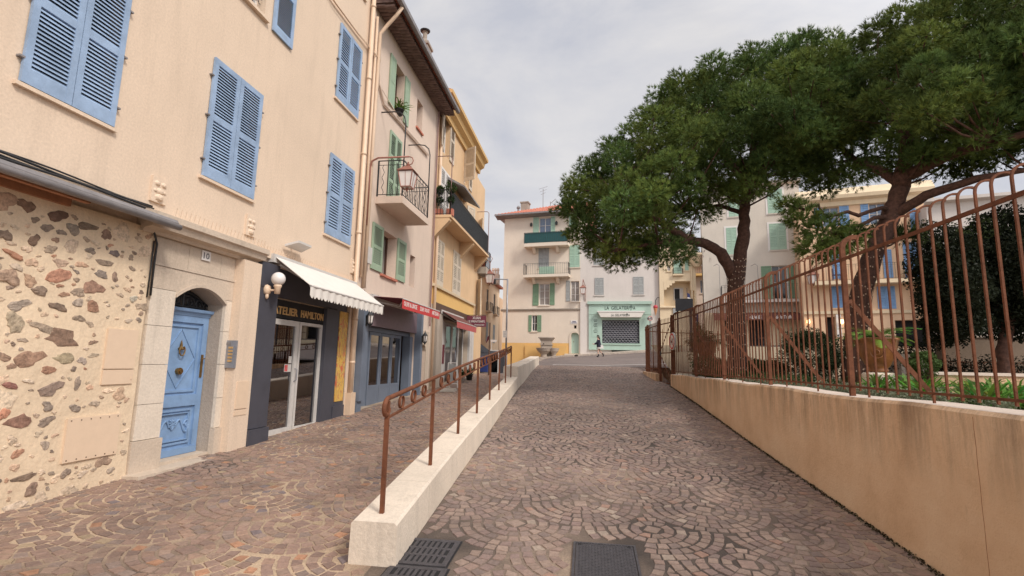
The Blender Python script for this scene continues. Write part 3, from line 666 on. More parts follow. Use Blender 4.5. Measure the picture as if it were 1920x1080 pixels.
def railing(fr,pts,z0,z1,mat,parent,step=.11,r=.008,name='railing',canvas=None,wavy=False,extra=None):
    """iron balcony railing through (u,d) points"""
    m=MB(fr)
    for a,b in zip(pts,pts[1:]):
        Ld=math.hypot(b[0]-a[0],b[1]-a[1]); n=max(1,int(Ld/step))
        m.bar((a[0],a[1],z1),(b[0],b[1],z1),.03,.02); m.bar((a[0],a[1],z0+.06),(b[0],b[1],z0+.06),.016,.016)
        m.bar((a[0],a[1],z1-.12),(b[0],b[1],z1-.12),.012,.012)
        for k in range(n+1):
            f=k/n; x=a[0]+(b[0]-a[0])*f; y=a[1]+(b[1]-a[1])*f; rr=r*2 if k in(0,n) else r
            if wavy and k%2==1:
                q=[]
                for j in range(13): z=z0+.06+(z1-.12-z0-.06)*j/12; o=.03*math.sin(j*1.57); q.append((x+o*(b[0]-a[0])/Ld,y+o*(b[1]-a[1])/Ld,z))
                m.tube(q,r,4)
            else: m.box(x-rr,x+rr,y-rr,y+rr,z0,z1)
    return m.build(name,M[mat] if isinstance(mat,str) else mat,parent)
def pot_plant(name,label,loc,r,h,leafc,n=60,ll=.3,potmat='tile',group=None,spread=.8,cat='potted plant',up=.6):
    t=thing(name,label,cat,loc,group); m=MB(); m.lathe(loc,[(r*.7,0),(r*.95,h*.85),(r*1.1,h*.87),(r*1.1,h),(r*.9,h),(r*.85,h*.9)],14); m.build('pot',M[potmat],t,smooth=True)
    m=MB(); cols=[]; strap(m,cols,(loc[0],loc[1],loc[2]+h*.95),n,ll,leafc,up,r*spread); m.build('leaves',M['leaf'],t,cols=cols); return t
def strap(m,cols,c,n,ll,col,up=.6,base=.08,w=.022):
    for i in range(n):
        a=random.random()*6.283; el=random.uniform(up*.5,1.3); L_=ll*random.uniform(.6,1.1); x,y,z=c[0]+random.uniform(-1,1)*base,c[1]+random.uniform(-1,1)*base,c[2]
        dx,dy=math.cos(a),math.sin(a); px_,py_=-dy*w*random.uniform(.6,1.1),dx*w; k=len(m.v); pr=None
        P=[]; e=el
        for j in range(4):
            P.append((x,y,z)); s_=L_/3; x+=dx*math.cos(e)*s_; y+=dy*math.cos(e)*s_; z+=math.sin(e)*s_; e-=.5
        ww=[.7,1,.8,.08]
        for j,p in enumerate(P): m.v+= [(p[0]-px_*ww[j],p[1]-py_*ww[j],p[2]),(p[0]+px_*ww[j],p[1]+py_*ww[j],p[2])]
        cc=tuple(q*random.uniform(.6,1.35) for q in col[:3])+(1,)
        for j in range(3): m.f.append((k+2*j,k+2*j+1,k+2*j+3,k+2*j+2)); cols.append(cc)
def leafball(m,cols,c,R_,n,s,col,sy=1,sz=1,fill=.5,var=.45):
    """small leaf faces through an uneven ball"""
    ph=[random.uniform(0,6.28) for _ in range(6)]
    V=RN.randn(n,3); V/=np.linalg.norm(V,axis=1)[:,None]
    rad_=R_*(1+.14*np.sin(V[:,0]*4+ph[0])+.12*np.sin(V[:,1]*5+ph[1])+.10*np.sin(V[:,2]*6+ph[2]))*(fill+(1-fill)*RN.rand(n)**.5)
    Pp=V*rad_[:,None]*np.array([1,sy,sz])+np.array(c); A=RN.randn(n,3); A/=np.linalg.norm(A,axis=1)[:,None]; B=np.cross(A,RN.randn(n,3)); B/=np.linalg.norm(B,axis=1)[:,None]
    sz_=s*(.6+.8*RN.rand(n))[:,None]; k=len(m.v); cl=.75+.5*(np.sin(Pp[:,0]*6/R_)*np.sin(Pp[:,1]*5/R_+1)*np.sin(Pp[:,2]*6/R_+2)*.5+.5)
    v=np.stack([Pp-A*sz_,Pp+B*sz_*.45,Pp+A*sz_,Pp-B*sz_*.45],1).reshape(-1,3); m.v+= [tuple(q) for q in v.tolist()]
    m.f+=[(k+4*i,k+4*i+1,k+4*i+2,k+4*i+3) for i in range(n)]
    f=(1-var/2+var*RN.rand(n))*cl
    cols+= [(col[0]*q,col[1]*q,col[2]*q,1) for q in f.tolist()]
def lantern(name,label,c,s,group=None,arm=None,armmat='copper',cat='wall lamp'):
    """four sided street lantern, c = bottom centre, s = body height"""
    t=thing(name,label,cat,c,group); x,y,z=c; a,b=.16*s/.4,.27*s/.4/1.0
    def fr4(m,w0,z0,w1,z1): m.hexa([(x-w0,y-w0,z0),(x+w0,y-w0,z0),(x+w0,y+w0,z0),(x-w0,y+w0,z0),(x-w1,y-w1,z1),(x+w1,y-w1,z1),(x+w1,y+w1,z1),(x-w1,y+w1,z1)])
    m=MB(); fr4(m,.30*s,z+.03*s,.44*s,z+.93*s); m.build('glass',M['lamp_glass'],t)
    m=MB()
    for sx in(-1,1):
        for sy in(-1,1): m.bar((x+sx*.31*s,y+sy*.31*s,z),(x+sx*.46*s,y+sy*.46*s,z+s),.05*s)
    for sx,sy in((1,0),(-1,0),(0,1),(0,-1)):
        m.bar((x+sx*.31*s-sy*.31*s,y+sy*.31*s-sx*.31*s,z),(x+sx*.31*s+sy*.31*s,y+sy*.31*s+sx*.31*s,z),.05*s); m.bar((x+sx*.46*s-sy*.46*s,y+sy*.46*s-sx*.46*s,z+s),(x+sx*.46*s+sy*.46*s,y+sy*.46*s+sx*.46*s,z+s),.06*s)
        m.bar((x+sx*.31*s,y+sy*.31*s,z),(x+sx*.46*s,y+sy*.46*s,z+s),.02*s)
    m.lathe((x,y,z),[(.02*s,-.25*s),(.07*s,-.18*s),(.03*s,-.12*s),(.12*s,-.02*s)],8); m.build('frame',M[armmat],t)
    m=MB(); fr4(m,.54*s,z+s,.2*s,z+1.33*s); m.lathe((x,y,z),[(.2*s,1.32*s),(.22*s,1.38*s),(.1*s,1.42*s),(.14*s,1.5*s),(.04*s,1.58*s),(.06*s,1.64*s),(.02*s,1.7*s)],10); m.build('roof',M[armmat],t)
    if arm:
        m=MB()
        for pts,r in arm: m.tube(pts,r,8)
        m.build('bracket',M[armmat],t,smooth=True)
    return t
# ================================================================ A: peach townhouse
A=Bld('townhouse','big peach townhouse with blue louvred shutters and rubble stone ground floor',L,-7,11.62,-2.2,12.5,M['peach'],depth=8,group='row of old townhouses up the left side')
SHU=[(3.934,4.955,2.66,4.47),(6.385,7.535,2.61,4.47),(9.92,11.07,2.65,4.46),(9.945,11.04,5.78,7.58),(9.97,11.05,9.0,10.8)]
for i,(a,b,c,d) in enumerate(SHU):
    A.hole(a+.06,b-.06,c+.05,d-.04,.16); g=MB(L); g.box(a,b,-.30,-.162,c,d); w=g.build('window',M['glass'],A.t)
    mid=(a+b)/2; pt=.048 if i<2 else .062; leaf(L,a,mid-.004,c,d,M['blue'],A.t,pitch=pt); leaf(L,mid+.004,b,c,d,M['blue'],A.t,pitch=pt)
    g=MB(L); g.box(a-.04,b+.04,0,.05,c-.05,c-.01); g.build('sill',M['peach'],A.t)
    
    for z in (c+.25,(c+d)/2,d-.3):
        for u in (a-.02,b+.02): m=MB(L); m.box(u-.025,u+.025,.0,.05,z-.01,z+.01); m.build('hinge',M['zinc'],A.t)
# open window at the top with a scrolled iron rail, one leaf folded back
window(A,6.45,7.42,5.86,7.7,.25,'white','glass',1,2,sill='peach'); leaf(L,7.62,8.22,5.78,7.66,M['blue'],A.t,label='blue shutter leaf folded back against the wall')
m=MB(L); z=6.05
for zz in(5.95,6.35): m.box(6.45,7.40,-.06,-.04,zz,zz+.02)
for k in range(9):
    c=6.52+k*.1; m.tube([(c+.04*math.cos(a),-.05,6.16+.1*math.sin(a)) for a in np.linspace(0,5.2,9)],.008,4)
m.build('window_rail',M['black'],A.t)
for (a,b,c,d) in ((3.95,4.95,5.8,7.6),(.6,1.7,2.66,4.47),(.6,1.7,5.8,7.6)):
    A.hole(a+.06,b-.06,c+.05,d-.04,.16); g=MB(L); g.box(a,b,-.30,-.162,c,d); g.build('window',M['glass'],A.t); mid=(a+b)/2; leaf(L,a,mid-.004,c,d,M['blue'],A.t,pitch=.07); leaf(L,mid+.004,b,c,d,M['blue'],A.t,pitch=.07)
# door opening and shop opening
DU0,DU1=6.14,7.12; DZ=-1.40; DTOP=.82
A.hole(DU0-.03,DU1+.03,-2.2,DTOP+.25,.48)
A.hole(8.20,10.62,-2.2,1.05,.34); A.wall()
# rubble stone masonry, standing 6 cm proud of the render above
m=MB(L); nu,nz=90,40; u0,u1,z0,z1=1.2,5.72,-1.75,1.60
vs=[]
for j in range(nz+1):
    for i in range(nu+1):
        u=u0+(u1-u0)*i/nu; z=z0+(z1-z0)*j/nz; d=.065+.008*math.sin(u*3.1+z*2.3)*math.sin(z*3.7-u)+random.uniform(-.0015,.0015)
        vs.append((u,d if 0<i<nu else .03 if i==nu else d,z))
m.add(vs,[(j*(nu+1)+i,j*(nu+1)+i+1,(j+1)*(nu+1)+i+1,(j+1)*(nu+1)+i) for j in range(nz) for i in range(nu)]); 
m.add([(u1,0,z0),(u1,.03,z0),(u1,.03,z1),(u1,0,z1)],[(0,1,2,3)]); nmort=len(m.f); cols=[(0,0,0,1)]*nmort; SC_=[(158,124,100),(142,120,100),(166,134,112),(130,108,92),(150,132,116),(176,140,110),(128,110,96),(162,144,120),(172,122,92),(146,130,118)]
PAN=[R4(L,195,617,252,720,.07),R4(L,120,781,219,859,.07)]
def rock(u,z,w,h,col,d=.07):
    n=random.choice((13,15,17)); ph=random.uniform(0,6.28); rr=[1+.2*math.sin(2*a+ph)+.12*math.sin(3*a+2*ph)+random.uniform(-.22,.16) for a in np.linspace(0,2*math.pi,n,endpoint=False)]
    tl=random.uniform(-.3,.3); vs=[]; fs=[]
    for (f,dd) in ((1.0,-.012),(.93,.003),(.7,.007)):
        for k in range(n):
            a=2*math.pi*k/n; x=math.cos(a)*w/2*rr[k]*f; y=math.sin(a)*h/2*rr[k]*f; vs.append((u+x*math.cos(tl)-y*math.sin(tl),d+dd+random.uniform(-.004,.004),z+x*math.sin(tl)+y*math.cos(tl)))
    vs.append((u,d+.008,z)); 
    for q in range(2):
        for k in range(n): k2=(k+1)%n; fs.append((q*n+k,q*n+k2,(q+1)*n+k2,(q+1)*n+k))
    for k in range(n): fs.append((2*n+k,2*n+(k+1)%n,3*n))
    m.add(vs,fs); cols.extend([C(*col,random.uniform(.75,1.15))]*len(fs))
big=[(118,634,76,30,(128,96,76)),(55,673,56,36,(146,108,84)),(121,672,46,22,(168,150,116)),(35,790,48,32,(140,96,78)),(8,776,20,26,(176,110,80)),(95,730,46,26,(126,104,92)),(112,457+60,44,30,(168,110,84)),(176,540,40,30,(140,100,80)),(18,520,40,36,(140,112,92)),(65,450,22,22,(118,88,70)),(110,405,42,26,(96,66,52)),(50,385,38,24,(104,74,56)),(28,478,40,12,(168,110,80)),(165,425,40,16,(110,92,76)),(138,430,24,24,(122,110,98)),(30,605,40,36,(160,142,116)),(82,614,46,20,(150,130,110)),(110,575,34,16,(128,104,86)),(175,575,30,18,(150,104,78)),(46,895,46,14,(122,98,80)),(60,918,26,24,(112,88,74)),(194,865,26,24,(140,112,92)),(123,887,18,18,(138,118,104)),(90,762,24,18,(118,104,94)),(200,440,24,18,(128,96,80)),(75,545,40,16,(140,116,98)),(215,520,14,20,(130,104,88)),(20,705+18,26,14,(160,96,84)),(145,720,12,26,(120,104,92)),(250,560,14,16,(176,168,150)),(170,470,20,14,(126,110,98)),(215,475,18,14,(106,92,92)),(10,440,26,24,(120,96,80))]
used=[]
for (px,py,w,h,col) in big:
    u,z=L.px(px,py,.07); ua,_=L.px(px-w/2,py,.07); ub,_=L.px(px+w/2,py,.07); _,za=L.px(px,py+h/2,.07); _,zb=L.px(px,py-h/2,.07)
    rock(u,z,ub-ua,zb-za,tuple(a*.82+b*.18 for a,b in zip(col,(216,190,156)))); used.append((u,z,max(ub-ua,zb-za)/2))
tries=0; nr=0
while tries<40000 and nr<620:
    tries+=1; u=random.uniform(1.3,5.62); z=random.uniform(-1.5,1.5); w=random.choice((.05,.08,.11,.14,.18,.22,.26) if tries<8000 else (.04,.06,.08,.1)); h=w*random.uniform(.4,.9)
    if any(a-.05-w/2<u<b+.05+w/2 and c-.04-h/2<z<d+.04+h/2 for a,b,c,d in PAN): continue
    if any(math.hypot(u-a,(z-b)*1.6)<r+w*.47+.008 for a,b,r in used): continue
    used.append((u,z,w/2)); cc_=random.choice(SC_); f_=random.choice((.1,.3,.45,.6,.75)); rock(u,z,w,h,tuple(a*(1-f_)+b*f_ for a,b in zip(cc_,(226,200,168))),.066+.008*math.sin(u*3.1+z*2.3)*math.sin(z*3.7-u)); nr+=1
m.build('rubble_wall',M['mortar'],A.t,cols=cols,mat2=M['rubble'],mi=[0]*nmort+[1]*(len(m.f)-nmort))
# sheet panels in the stone wall
for i,(a,b,c,d) in enumerate(PAN):
    m=MB(L)
    if i==0: m.box(a,b,.06,.088,c+(d-c)*.28,d); m.box(a,b,.06,.085,c,c+(d-c)*.26); m.box(b-.035,b-.015,.085,.09,c+.05,c+.08)
    else:
        m.box(a,b,.06,.09,c,d)
    m.build('meter_cover',M['plate'],A.t)
    if i==1:
        m=MB(L)
        for k in range(6): u=a+.04+(b-a-.08)*k/5; m.box(u-.006,u+.006,.09,.093,d-.03,d-.018); m.box(u-.006,u+.006,.09,.093,c+.018,c+.03)
        m.build('rivet',M['dwood'],A.t)
# grey sheet canopy over the stone wall with timber and cables
m=MB(L); m.sweep([(0,1.80),(0,1.84),(.42,1.70),(.45,1.66),(.45,1.60),(.40,1.585),(.36,1.60),(.37,1.665)],-.5,5.62); m.build('canopy',M['zinc'],A.t)
m=MB(L); m.tube([(-.5,.45,1.61),(5.64,.45,1.61)],.038,10); m.build('gutter',M['zinc'],A.t,smooth=True)
m=MB(L); m.box(-.5,4.55,.02,.1,1.56,1.66).box(-.5,4.55,.28,.34,1.585,1.645); m.build('timber',M['wood'],A.t)
m=MB(L)
for k in range(4):
    pts=[(u,.03+.02*k+.01*math.sin(u*2+k),1.90-.022*k+.012*math.sin(u*3.3+k*1.7)) for u in np.linspace(-.5,5.6,26)]
    m.tube(pts,.010+.003*(k%2),6)
m.tube([(5.58,.06,1.80),(5.62,.09,1.70),(5.62,.10,1.56),(5.70,.09,1.42),(5.71,.075,1.2),(5.71,.075,.75)],.013,8); m.tube([(5.66,.08,1.45),(5.66,.075,.72)],.009,5); m.build('cable',M['black'],A.t,smooth=True)
# moulded cornice over the door, and the string course running on above the shop
cor=[(0,1.57),(.10,1.57),(.13,1.61),(.23,1.63),(.26,1.71),(.30,1.73),(.30,1.81),(.05,1.87),(0,1.87)]
m=MB(L); m.sweep([(a,b-.03) for a,b in cor],5.45,7.72); m.build('cornice',M['stone'],A.t)
m=MB(L); m.sweep([(0,1.60),(.06,1.60),(.08,1.68),(.14,1.70),(.14,1.80),(.02,1.83),(0,1.83)],7.72,11.55); m.build('string_course',M['peach'],A.t)
for k0,k1 in((0,24),(24,70)):
  m=MB(L)
  for k in range(k0,k1):
    u=5.75+k*.08; d=.26 if k<24 else .10
    m.bar((u,d,1.80),(u-.03,d+.05,1.90),.004); m.bar((u,d-.04,1.80),(u+.02,d-.05,1.91),.004)
  m.build('bird_spikes',M['pipe'],A.t)
# two small carved relief blocks above the cornice
for (px,py) in((298,357),(470,424),(663,500)):
    u,z=L.px(px,py,.02); m=MB(L); m.box(u-.12,u+.12,.0,.035,z-.17,z+.17); m.lathe((0,0,0),[(0,0)],3) if False else None
    for (du,dz,r) in ((-.05,.08,.045),(.05,.08,.045),(0,-.02,.06),(0,-.10,.07),(-.07,-.02,.03),(.07,-.02,.03)):
        n=10; m.add([(u+du+r*math.cos(a),.035,z+dz+r*.8*math.sin(a)) for a in np.linspace(0,2*math.pi,n,endpoint=False)]+[(u+du+r*.6*math.cos(a),.035+r*.5,z+dz+r*.5*math.sin(a)) for a in np.linspace(0,2*math.pi,n,endpoint=False)]+[(u+du,.035+r*.65,z+dz)],[(k,(k+1)%n,(k+1)%n+n,k+n) for k in range(n)]+[(n+k,n+(k+1)%n,2*n) for k in range(n)])
    m.build('relief',M['peach'],A.t,smooth=False)
# stone door surround: jambs, arch, plinths
def arcz(u,zs=.78,rise=.20): f=(u-DU0)/(DU1-DU0); return zs+rise*(1-(2*f-1)**2)
J0=5.74; J1=7.255; dp=.05
for (a,b) in ((J0,DU0),(DU1,J1)):
    m=MB(L); zs=[-1.06,-.62,-.12,.38,.86]
    for c,d in zip(zs,zs[1:]): m.box(a,b,0,dp,c+.003,d-.003)
    m.build('door_jamb',M['pale_stone'],A.t)
for a,b in((J0-.05,DU0+.015),(DU1-.015,J1+.02)): m=MB(L); m.box(a,b,0,dp+.035,-1.72,-1.065); m.build('plinth_stone',M['stone'],A.t)
m=MB(L); us=np.linspace(DU0,DU1,13); n=len(us)
for i,(a,b) in enumerate(zip(us,us[1:])):
    g_=.0
    m.hexa([(a,0,arcz(a)),(b,0,arcz(b)),(b,dp,arcz(b)),(a,dp,arcz(a)),(a,0,1.16),(b,0,1.16),(b,dp,1.16),(a,dp,1.16)])
m.box(J0,DU0,0,dp,.863,1.16); m.box(DU1,J1,0,dp,.863,1.16); m.build('arch',M['stone'],A.t)
m=MB(L)
for a,b in((J0,6.30),(6.306,6.94),(6.946,J1)): m.box(a,b,0,dp-.01,1.20,1.535)
m.box(J0-.01,J1+.01,0,dp+.012,1.163,1.197); m.build('frieze',M['stone'],A.t)
m=MB(L)
for a,b in zip(us,us[1:]):
    m.hexa([(a,dp,arcz(a)-.0),(b,dp,arcz(b)),(b,dp+.02,arcz(b)),(a,dp+.02,arcz(a)),(a,dp,arcz(a)+.05),(b,dp,arcz(b)+.05),(b,dp+.02,arcz(b)+.05),(a,dp+.02,arcz(a)+.05)])
m.build('arch_moulding',M['stone'],A.t)
# reveals in stone behind the jambs
m=MB(L); m.box(DU0-.03,DU0,-.45,0,-1.6,.80); m.box(DU1,DU1+.03,-.45,0,-1.6,.80)
for a,b in zip(us,us[1:]): m.hexa([(a,-.45,arcz(a)),(b,-.45,arcz(b)),(b,0,arcz(b)),(a,0,arcz(a)),(a,-.45,1.1),(b,-.45,1.1),(b,0,1.1),(a,0,1.1)])
m.build('reveal',M['gstone'],A.t)
m=MB(L); m.box(5.62,7.26,.0,.30,-1.9,-1.44); m.box(DU0,DU1,-.47,0,-1.8,-1.40); m.build('doorstep',M['stone'],A.t)
# blue door, recessed
dd=-.23; m=MB(L); z0,z1=-1.395,.58; u0,u1=DU0+.01,DU1-.01
m.box(u0,u1,dd-.06,dd,z0,z1)
def fr_(m,a,b,c,d,w,e0,e1): m.box(a,b,e0,e1,c,c+w).box(a,b,e0,e1,d-w,d).box(a,a+w,e0,e1,c+w,d-w).box(b-w,b,e0,e1,c+w,d-w)
fr_(m,u0,u1,z0,z1,.10,dd,dd+.03); m.box(u0+.1,u1-.1,dd,dd+.03,-.72,-.56); fr_(m,u0+.15,u1-.15,-.52,.44,.03,dd,dd+.022); fr_(m,u0+.15,u1-.15,-1.25,-.76,.03,dd,dd+.022); fr_(m,u0+.2,u1-.2,-1.2,-.81,.014,dd,dd+.03)
m.box(u0+.02,u1-.02,dd,dd+.05,z0,z0+.09)
cx=(u0+u1)/2; zc=-.04; 
for (a,b),(c,d) in (((cx-.30,zc),(cx,zc+.42)),((cx,zc+.42),(cx+.30,zc)),((cx+.30,zc),(cx,zc-.42)),((cx,zc-.42),(cx-.30,zc))): m.bar((a,dd+.004,b),(c,dd+.004,d),.012,.016,up=(0,1,0))
for s_ in(-1,1):   # carved scrolls in the lower panel
    q=[(cx+s_*(.05+.26*t_/12+ .0),dd+.012,-1.0+.09*math.sin(t_*.5)) for t_ in range(13)]; m.tube(q,.014,6)
    q=[(cx+s_*(.27-.06*math.cos(a)*(1-a/9)),dd+.012,-.98+.07*math.sin(a)*(1-a/9)) for a in np.linspace(0,7,14)]; m.tube(q,.014,6)
for k in range(5): a=rad(-90+k*45+0); m.tube([(cx,dd+.01,-1.04),(cx+.05*math.cos(a+1.57),dd+.02,-1.0+.07*abs(math.cos(a))+.02),(cx+.08*math.sin(a),dd+.012,-.93+.03*math.cos(a))],.012,5)
door=m.build('door',M['door_blue'],A.t); ORG[door.name]=ORG[A.t.name]
m=MB(L); m.sweep([(dd-.06,.58),(dd+.04,.58),(dd+.05,.62),(dd+.09,.64),(dd+.10,.68),(dd-.06,.70)],DU0,DU1); m.build('door_cornice',M['door_blue'],A.t)
m=MB(L); m.lathe((cx,dd+.02,.08),[(.035,.0),(.045,.02),(.02,.05),(.015,.09),(.004,.14)],8); m.tube([(cx+.05*math.sin(a),dd+.045,.07-.07*math.cos(a)+.0) for a in np.linspace(-2.6,2.6,12)],.010,6); m.build('door_knocker',M['brass'],door)
m=MB(L); 
for (r,e) in ((.045,0),(.05,.03),(.03,.05)): n=12; m.add([(cx+r*math.cos(a),dd+e,-.22+r*math.sin(a)) for a in np.linspace(0,2*math.pi,n,endpoint=False)]+[(cx+r*math.cos(a),dd+e+.022,-.22+r*math.sin(a)) for a in np.linspace(0,2*math.pi,n,endpoint=False)],[tuple(range(n)),tuple(range(n,2*n))]+[(k,(k+1)%n,(k+1)%n+n,k+n) for k in range(n)])
m.build('door_knob',M['brass'],door)
m=MB(L); m.box(u1-.09,u1-.05,dd+.03,dd+.042,-.32,.02); m.tube([(u1-.07,dd+.045,-.04),(u1-.07,dd+.08,-.04),(u1-.15,dd+.085,-.05)],.009,6); m.build('door_handle',M['brass'],door)
m=MB(L); m.box(u0,u1,dd-.08,dd-.06,.58,1.08); fan=m.build('fanlight',M['glass'],A.t); ORG[fan.name]=ORG[A.t.name]
m=MB(L)
for s_ in(-1,1):
    for (c,r) in ((.13,.085),(.30,.08),(.44,.05)):
        m.tube([(cx+s_*(c+r*math.cos(a)*(1-a/11)),dd-.03,.80-c*.12+r*math.sin(a)*(1-a/11)) for a in np.linspace(0,8,18)],.010,5)
    m.tube([(cx+s_*x,dd-.03,.72+.2*(1-(x/.55)**2)) for x in np.linspace(0,.55,8)],.012,5)
m.tube([(cx-.55,dd-.03,.72),(cx+.55,dd-.03,.72)],.012,5); m.tube([(cx,dd-.03,.70),(cx,dd-.03,.95)],.012,5); m.build('scroll_grille',M['black'],fan)
# peach pier between door and shop
m=MB(L); m.box(7.26,7.695,0,.20,-1.8,1.535); m.build('pier',M['peach'],A.t)
m=MB(L); m.box(7.34,7.62,.20,.215,-.80,-.38); m.box(7.34,7.62,.20,.21,-.90,-.83); m.build('pier_cover',M['plate'],A.t)
t=thing('number_plaque','white enamel house number plaque reading 10 over the blue door','sign',L.pt((6.73,dp,1.24)))
un,zn=L.px(386,480,dp); m=MB(L); m.box(un-.085,un+.085,dp,dp+.012,zn-.07,zn+.07); m.build('plate',M['white'],t)
m=MB(L); text_mesh(m,'10',.09,un-.055,un+.055,zn-.045,dp+.012,.003); m.build('lettering',M['char'],t)
# intercom on the reveal edge of the pier
t=thing('intercom','grey metal entry intercom with name buttons beside the blue door','intercom',L.pt((7.24,.12,-.45)))
m=MB(L); ia=onY(414,638,7.25); ib=onY(441,690,7.25); i0=ia.x+5.6; i1=ib.x+5.6; iz1=ia.z; iz0=ib.z; m.box(7.225,7.258,i0,i1,iz0,iz1) ; m.build('case',M['steel'],t)
for c in range(2):
    m=MB(L)
    for r in range(5): a_=i0+(i1-i0)*(.18+.4*c); z_=iz0+(iz1-iz0)*(.22+.12*r); m.box(7.217,7.226,a_,a_+(i1-i0)*.24,z_,z_+(iz1-iz0)*.07)
    m.build('button',M['gold'],t)
m=MB(L); m.box(7.216,7.226,i0+(i1-i0)*.3,i0+(i1-i0)*.7,iz1-.07,iz1-.03); m.build('speaker_grille',M['zinc'],t)
m=MB(L); m.box(7.215,7.258,i0+.02,i0+.075,iz0-.10,iz0-.005); m.build('keypad',M['zinc'],t)
# ---- atelier shopfront: charcoal pilasters, fascia, white door and glazing
m=MB(L); m.box(7.70,8.20,0,.20,-1.15,1.60); m.box(7.697,8.215,0,.235,-1.8,-1.16); m.box(7.698,8.21,.0,.215,1.18,1.20); m.build('pilaster',M['char'],A.t)
m=MB(L); m.box(10.13,10.615,-.05,.10,-1.7,1.06); m.build('pilaster',M['char'],A.t)
m=MB(L); m.box(8.20,11.1,.0,.06,1.08,1.60); m.build('fascia_box',M['char'],A.t)
m=MB(L); m.box(8.20,10.12,-.10,.03,.72,1.05); m.build('fascia',M['dark'],A.t)
sg=thing('shop_lettering','gold letters ATELIER HAMILTON on the dark fascia over the white glazed door','sign',L.pt((9.2,-.1,.8)))
ua,za=L.px(514,570,.03); ub,zb=L.px(606,588,.03); m=MB(L); text_mesh(m,'ATELIER',.145,ua-.02,L.px(559,570,.03)[0],.785,.03,.014,.02); m.build('lettering',M['gold'],sg); m=MB(L); text_mesh(m,'HAMILTON',.145,L.px(565,575,.03)[0],ub,.785,.03,.014,.02); m.build('lettering',M['gold'],sg)
# glazing
def frm(m,a,b,c,d,w,e0,e1): fr_(m,a,b,c,d,w,e0,e1)
m=MB(L); frm(m,8.32,9.25,-1.38,.70,.10,-.04,.02); sd=m.build('glazed_door',M['whitish'],A.t); ORG[sd.name]=ORG[A.t.name]
m=MB(L); m.box(8.42,9.15,-.02,-.01,-1.28,.60); m.build('pane',M['shop'],sd)
m=MB(L); m.tube([(9.20,.02,-.20),(9.20,.07,-.22),(9.20,.07,-.42),(9.20,.02,-.44)],.011,6); m.build('door_handle',M['steel'],sd)
m=MB(L); m.box(8.90,9.12,-.009,-.006,-.26,-.12); m.box(9.02,9.12,-.009,-.006,-.10,.03); m.build('sticker',M['whitish'],sd)
m=MB(L); m.box(8.91,8.95,-.006,-.004,-.25,-.13); m.box(8.96,9.0,-.006,-.004,-.25,-.13); m.build('sticker',M['red'],sd)
m=MB(L); frm(m,9.27,10.125,-1.36,.70,.06,-.04,.025); sw=m.build('shop_window',M['whitish'],A.t); ORG[sw.name]=ORG[A.t.name]
m=MB(L); m.box(9.33,10.06,-.02,-.01,-1.29,.63); m.build('pane',M['shop'],sw)
m=MB(L); m.box(8.22,10.65,-.34,.06,-1.9,-1.375); m.build('shop_threshold',M['stone'],A.t)
# shop interior seen through the glass
m=MB(L); m.add([(8.3,-.35,-1.36),(10.7,-.35,-1.36),(10.7,-2.2,-1.36),(8.3,-2.2,-1.36),(8.3,-.35,1.0),(10.7,-.35,1.0),(10.7,-2.2,1.0),(8.3,-2.2,1.0)],[(0,1,2,3),(4,5,6,7),(2,3,7,6),(0,3,7,4),(1,2,6,5)]); m.build('interior',M['char'],A.t)
m=MB(L); m.box(9.30,10.60,-.26,-.23,-1.35,.98); m.build('display_panel',M['white'],A.t)
ds=thing('work_table','wooden worktable and stools behind the glazed shop door','table',L.pt((8.9,-1.3,-1.36))); m=MB(L); m.box(8.45,9.3,-1.7,-1.0,-.62,-.57); m.build('tabletop',M['wood'],ds); 
for a in(8.5,9.25):
    for b in(-1.65,-1.05): m=MB(L); m.box(a-.02,a+.02,b-.02,b+.02,-1.36,-.62); m.build('leg',M['black'],ds)
for i,(uu,zz,w,h,lb) in enumerate(((L.px(584,604,-.21)[0],L.px(584,604,-.21)[1],.24,.32,'topmost small framed print in the shop window'),(L.px(582,636,-.21)[0],L.px(582,636,-.21)[1],.28,.27,'middle framed print in the shop window'),(L.px(580,667,-.21)[0],L.px(580,667,-.21)[1],.24,.35,'lowest framed print in the shop window'))):
    t=thing('framed_print',lb,'picture',L.pt((uu,-.22,zz)),'prints hung inside the atelier window'); m=MB(L); m.box(uu-w/2,uu+w/2,-.23,-.21,zz-h/2,zz+h/2); m.build('mount',M['whitish'],t); m=MB(L); m.box(uu-w*.24,uu+w*.22,-.21,-.203,zz-h*.25,zz+h*.25); m.build('image',M['dwood'],t)
t=thing('round_artwork','round brown and cream artwork low in the shop window','picture',L.pt((9.95,-.22,-.75))); m=MB(L); n=16; m.add([(9.98+.16*math.cos(a)*(1+.12*math.sin(3*a)),-.23,-.68+.2*math.sin(a)) for a in np.linspace(0,2*math.pi,n,endpoint=False)]+[(9.98+.16*math.cos(a)*(1+.12*math.sin(3*a)),-.20,-.68+.2*math.sin(a)) for a in np.linspace(0,2*math.pi,n,endpoint=False)],[tuple(range(n)),tuple(range(n,2*n))]+[(k,(k+1)%n,(k+1)%n+n,k+n) for k in range(n)]); m.build('relief',M['gstone'],t)
# tall yellow painting between two charcoal blocks
m=MB(L); m.box(10.62,11.14,0,.12,-1.7,-1.02); m.box(10.62,11.18,0,.07,-1.02,1.08); m.build('pilaster',M['char'],A.t)
t=thing('street_painting','tall narrow yellow and red abstract painting on the charcoal pilaster','painting',L.pt((10.86,.07,-1.0))); m=MB(L); m.box(10.74,11.13,.07,.085,-.93,1.06); m.build('canvas',M['art'],t)
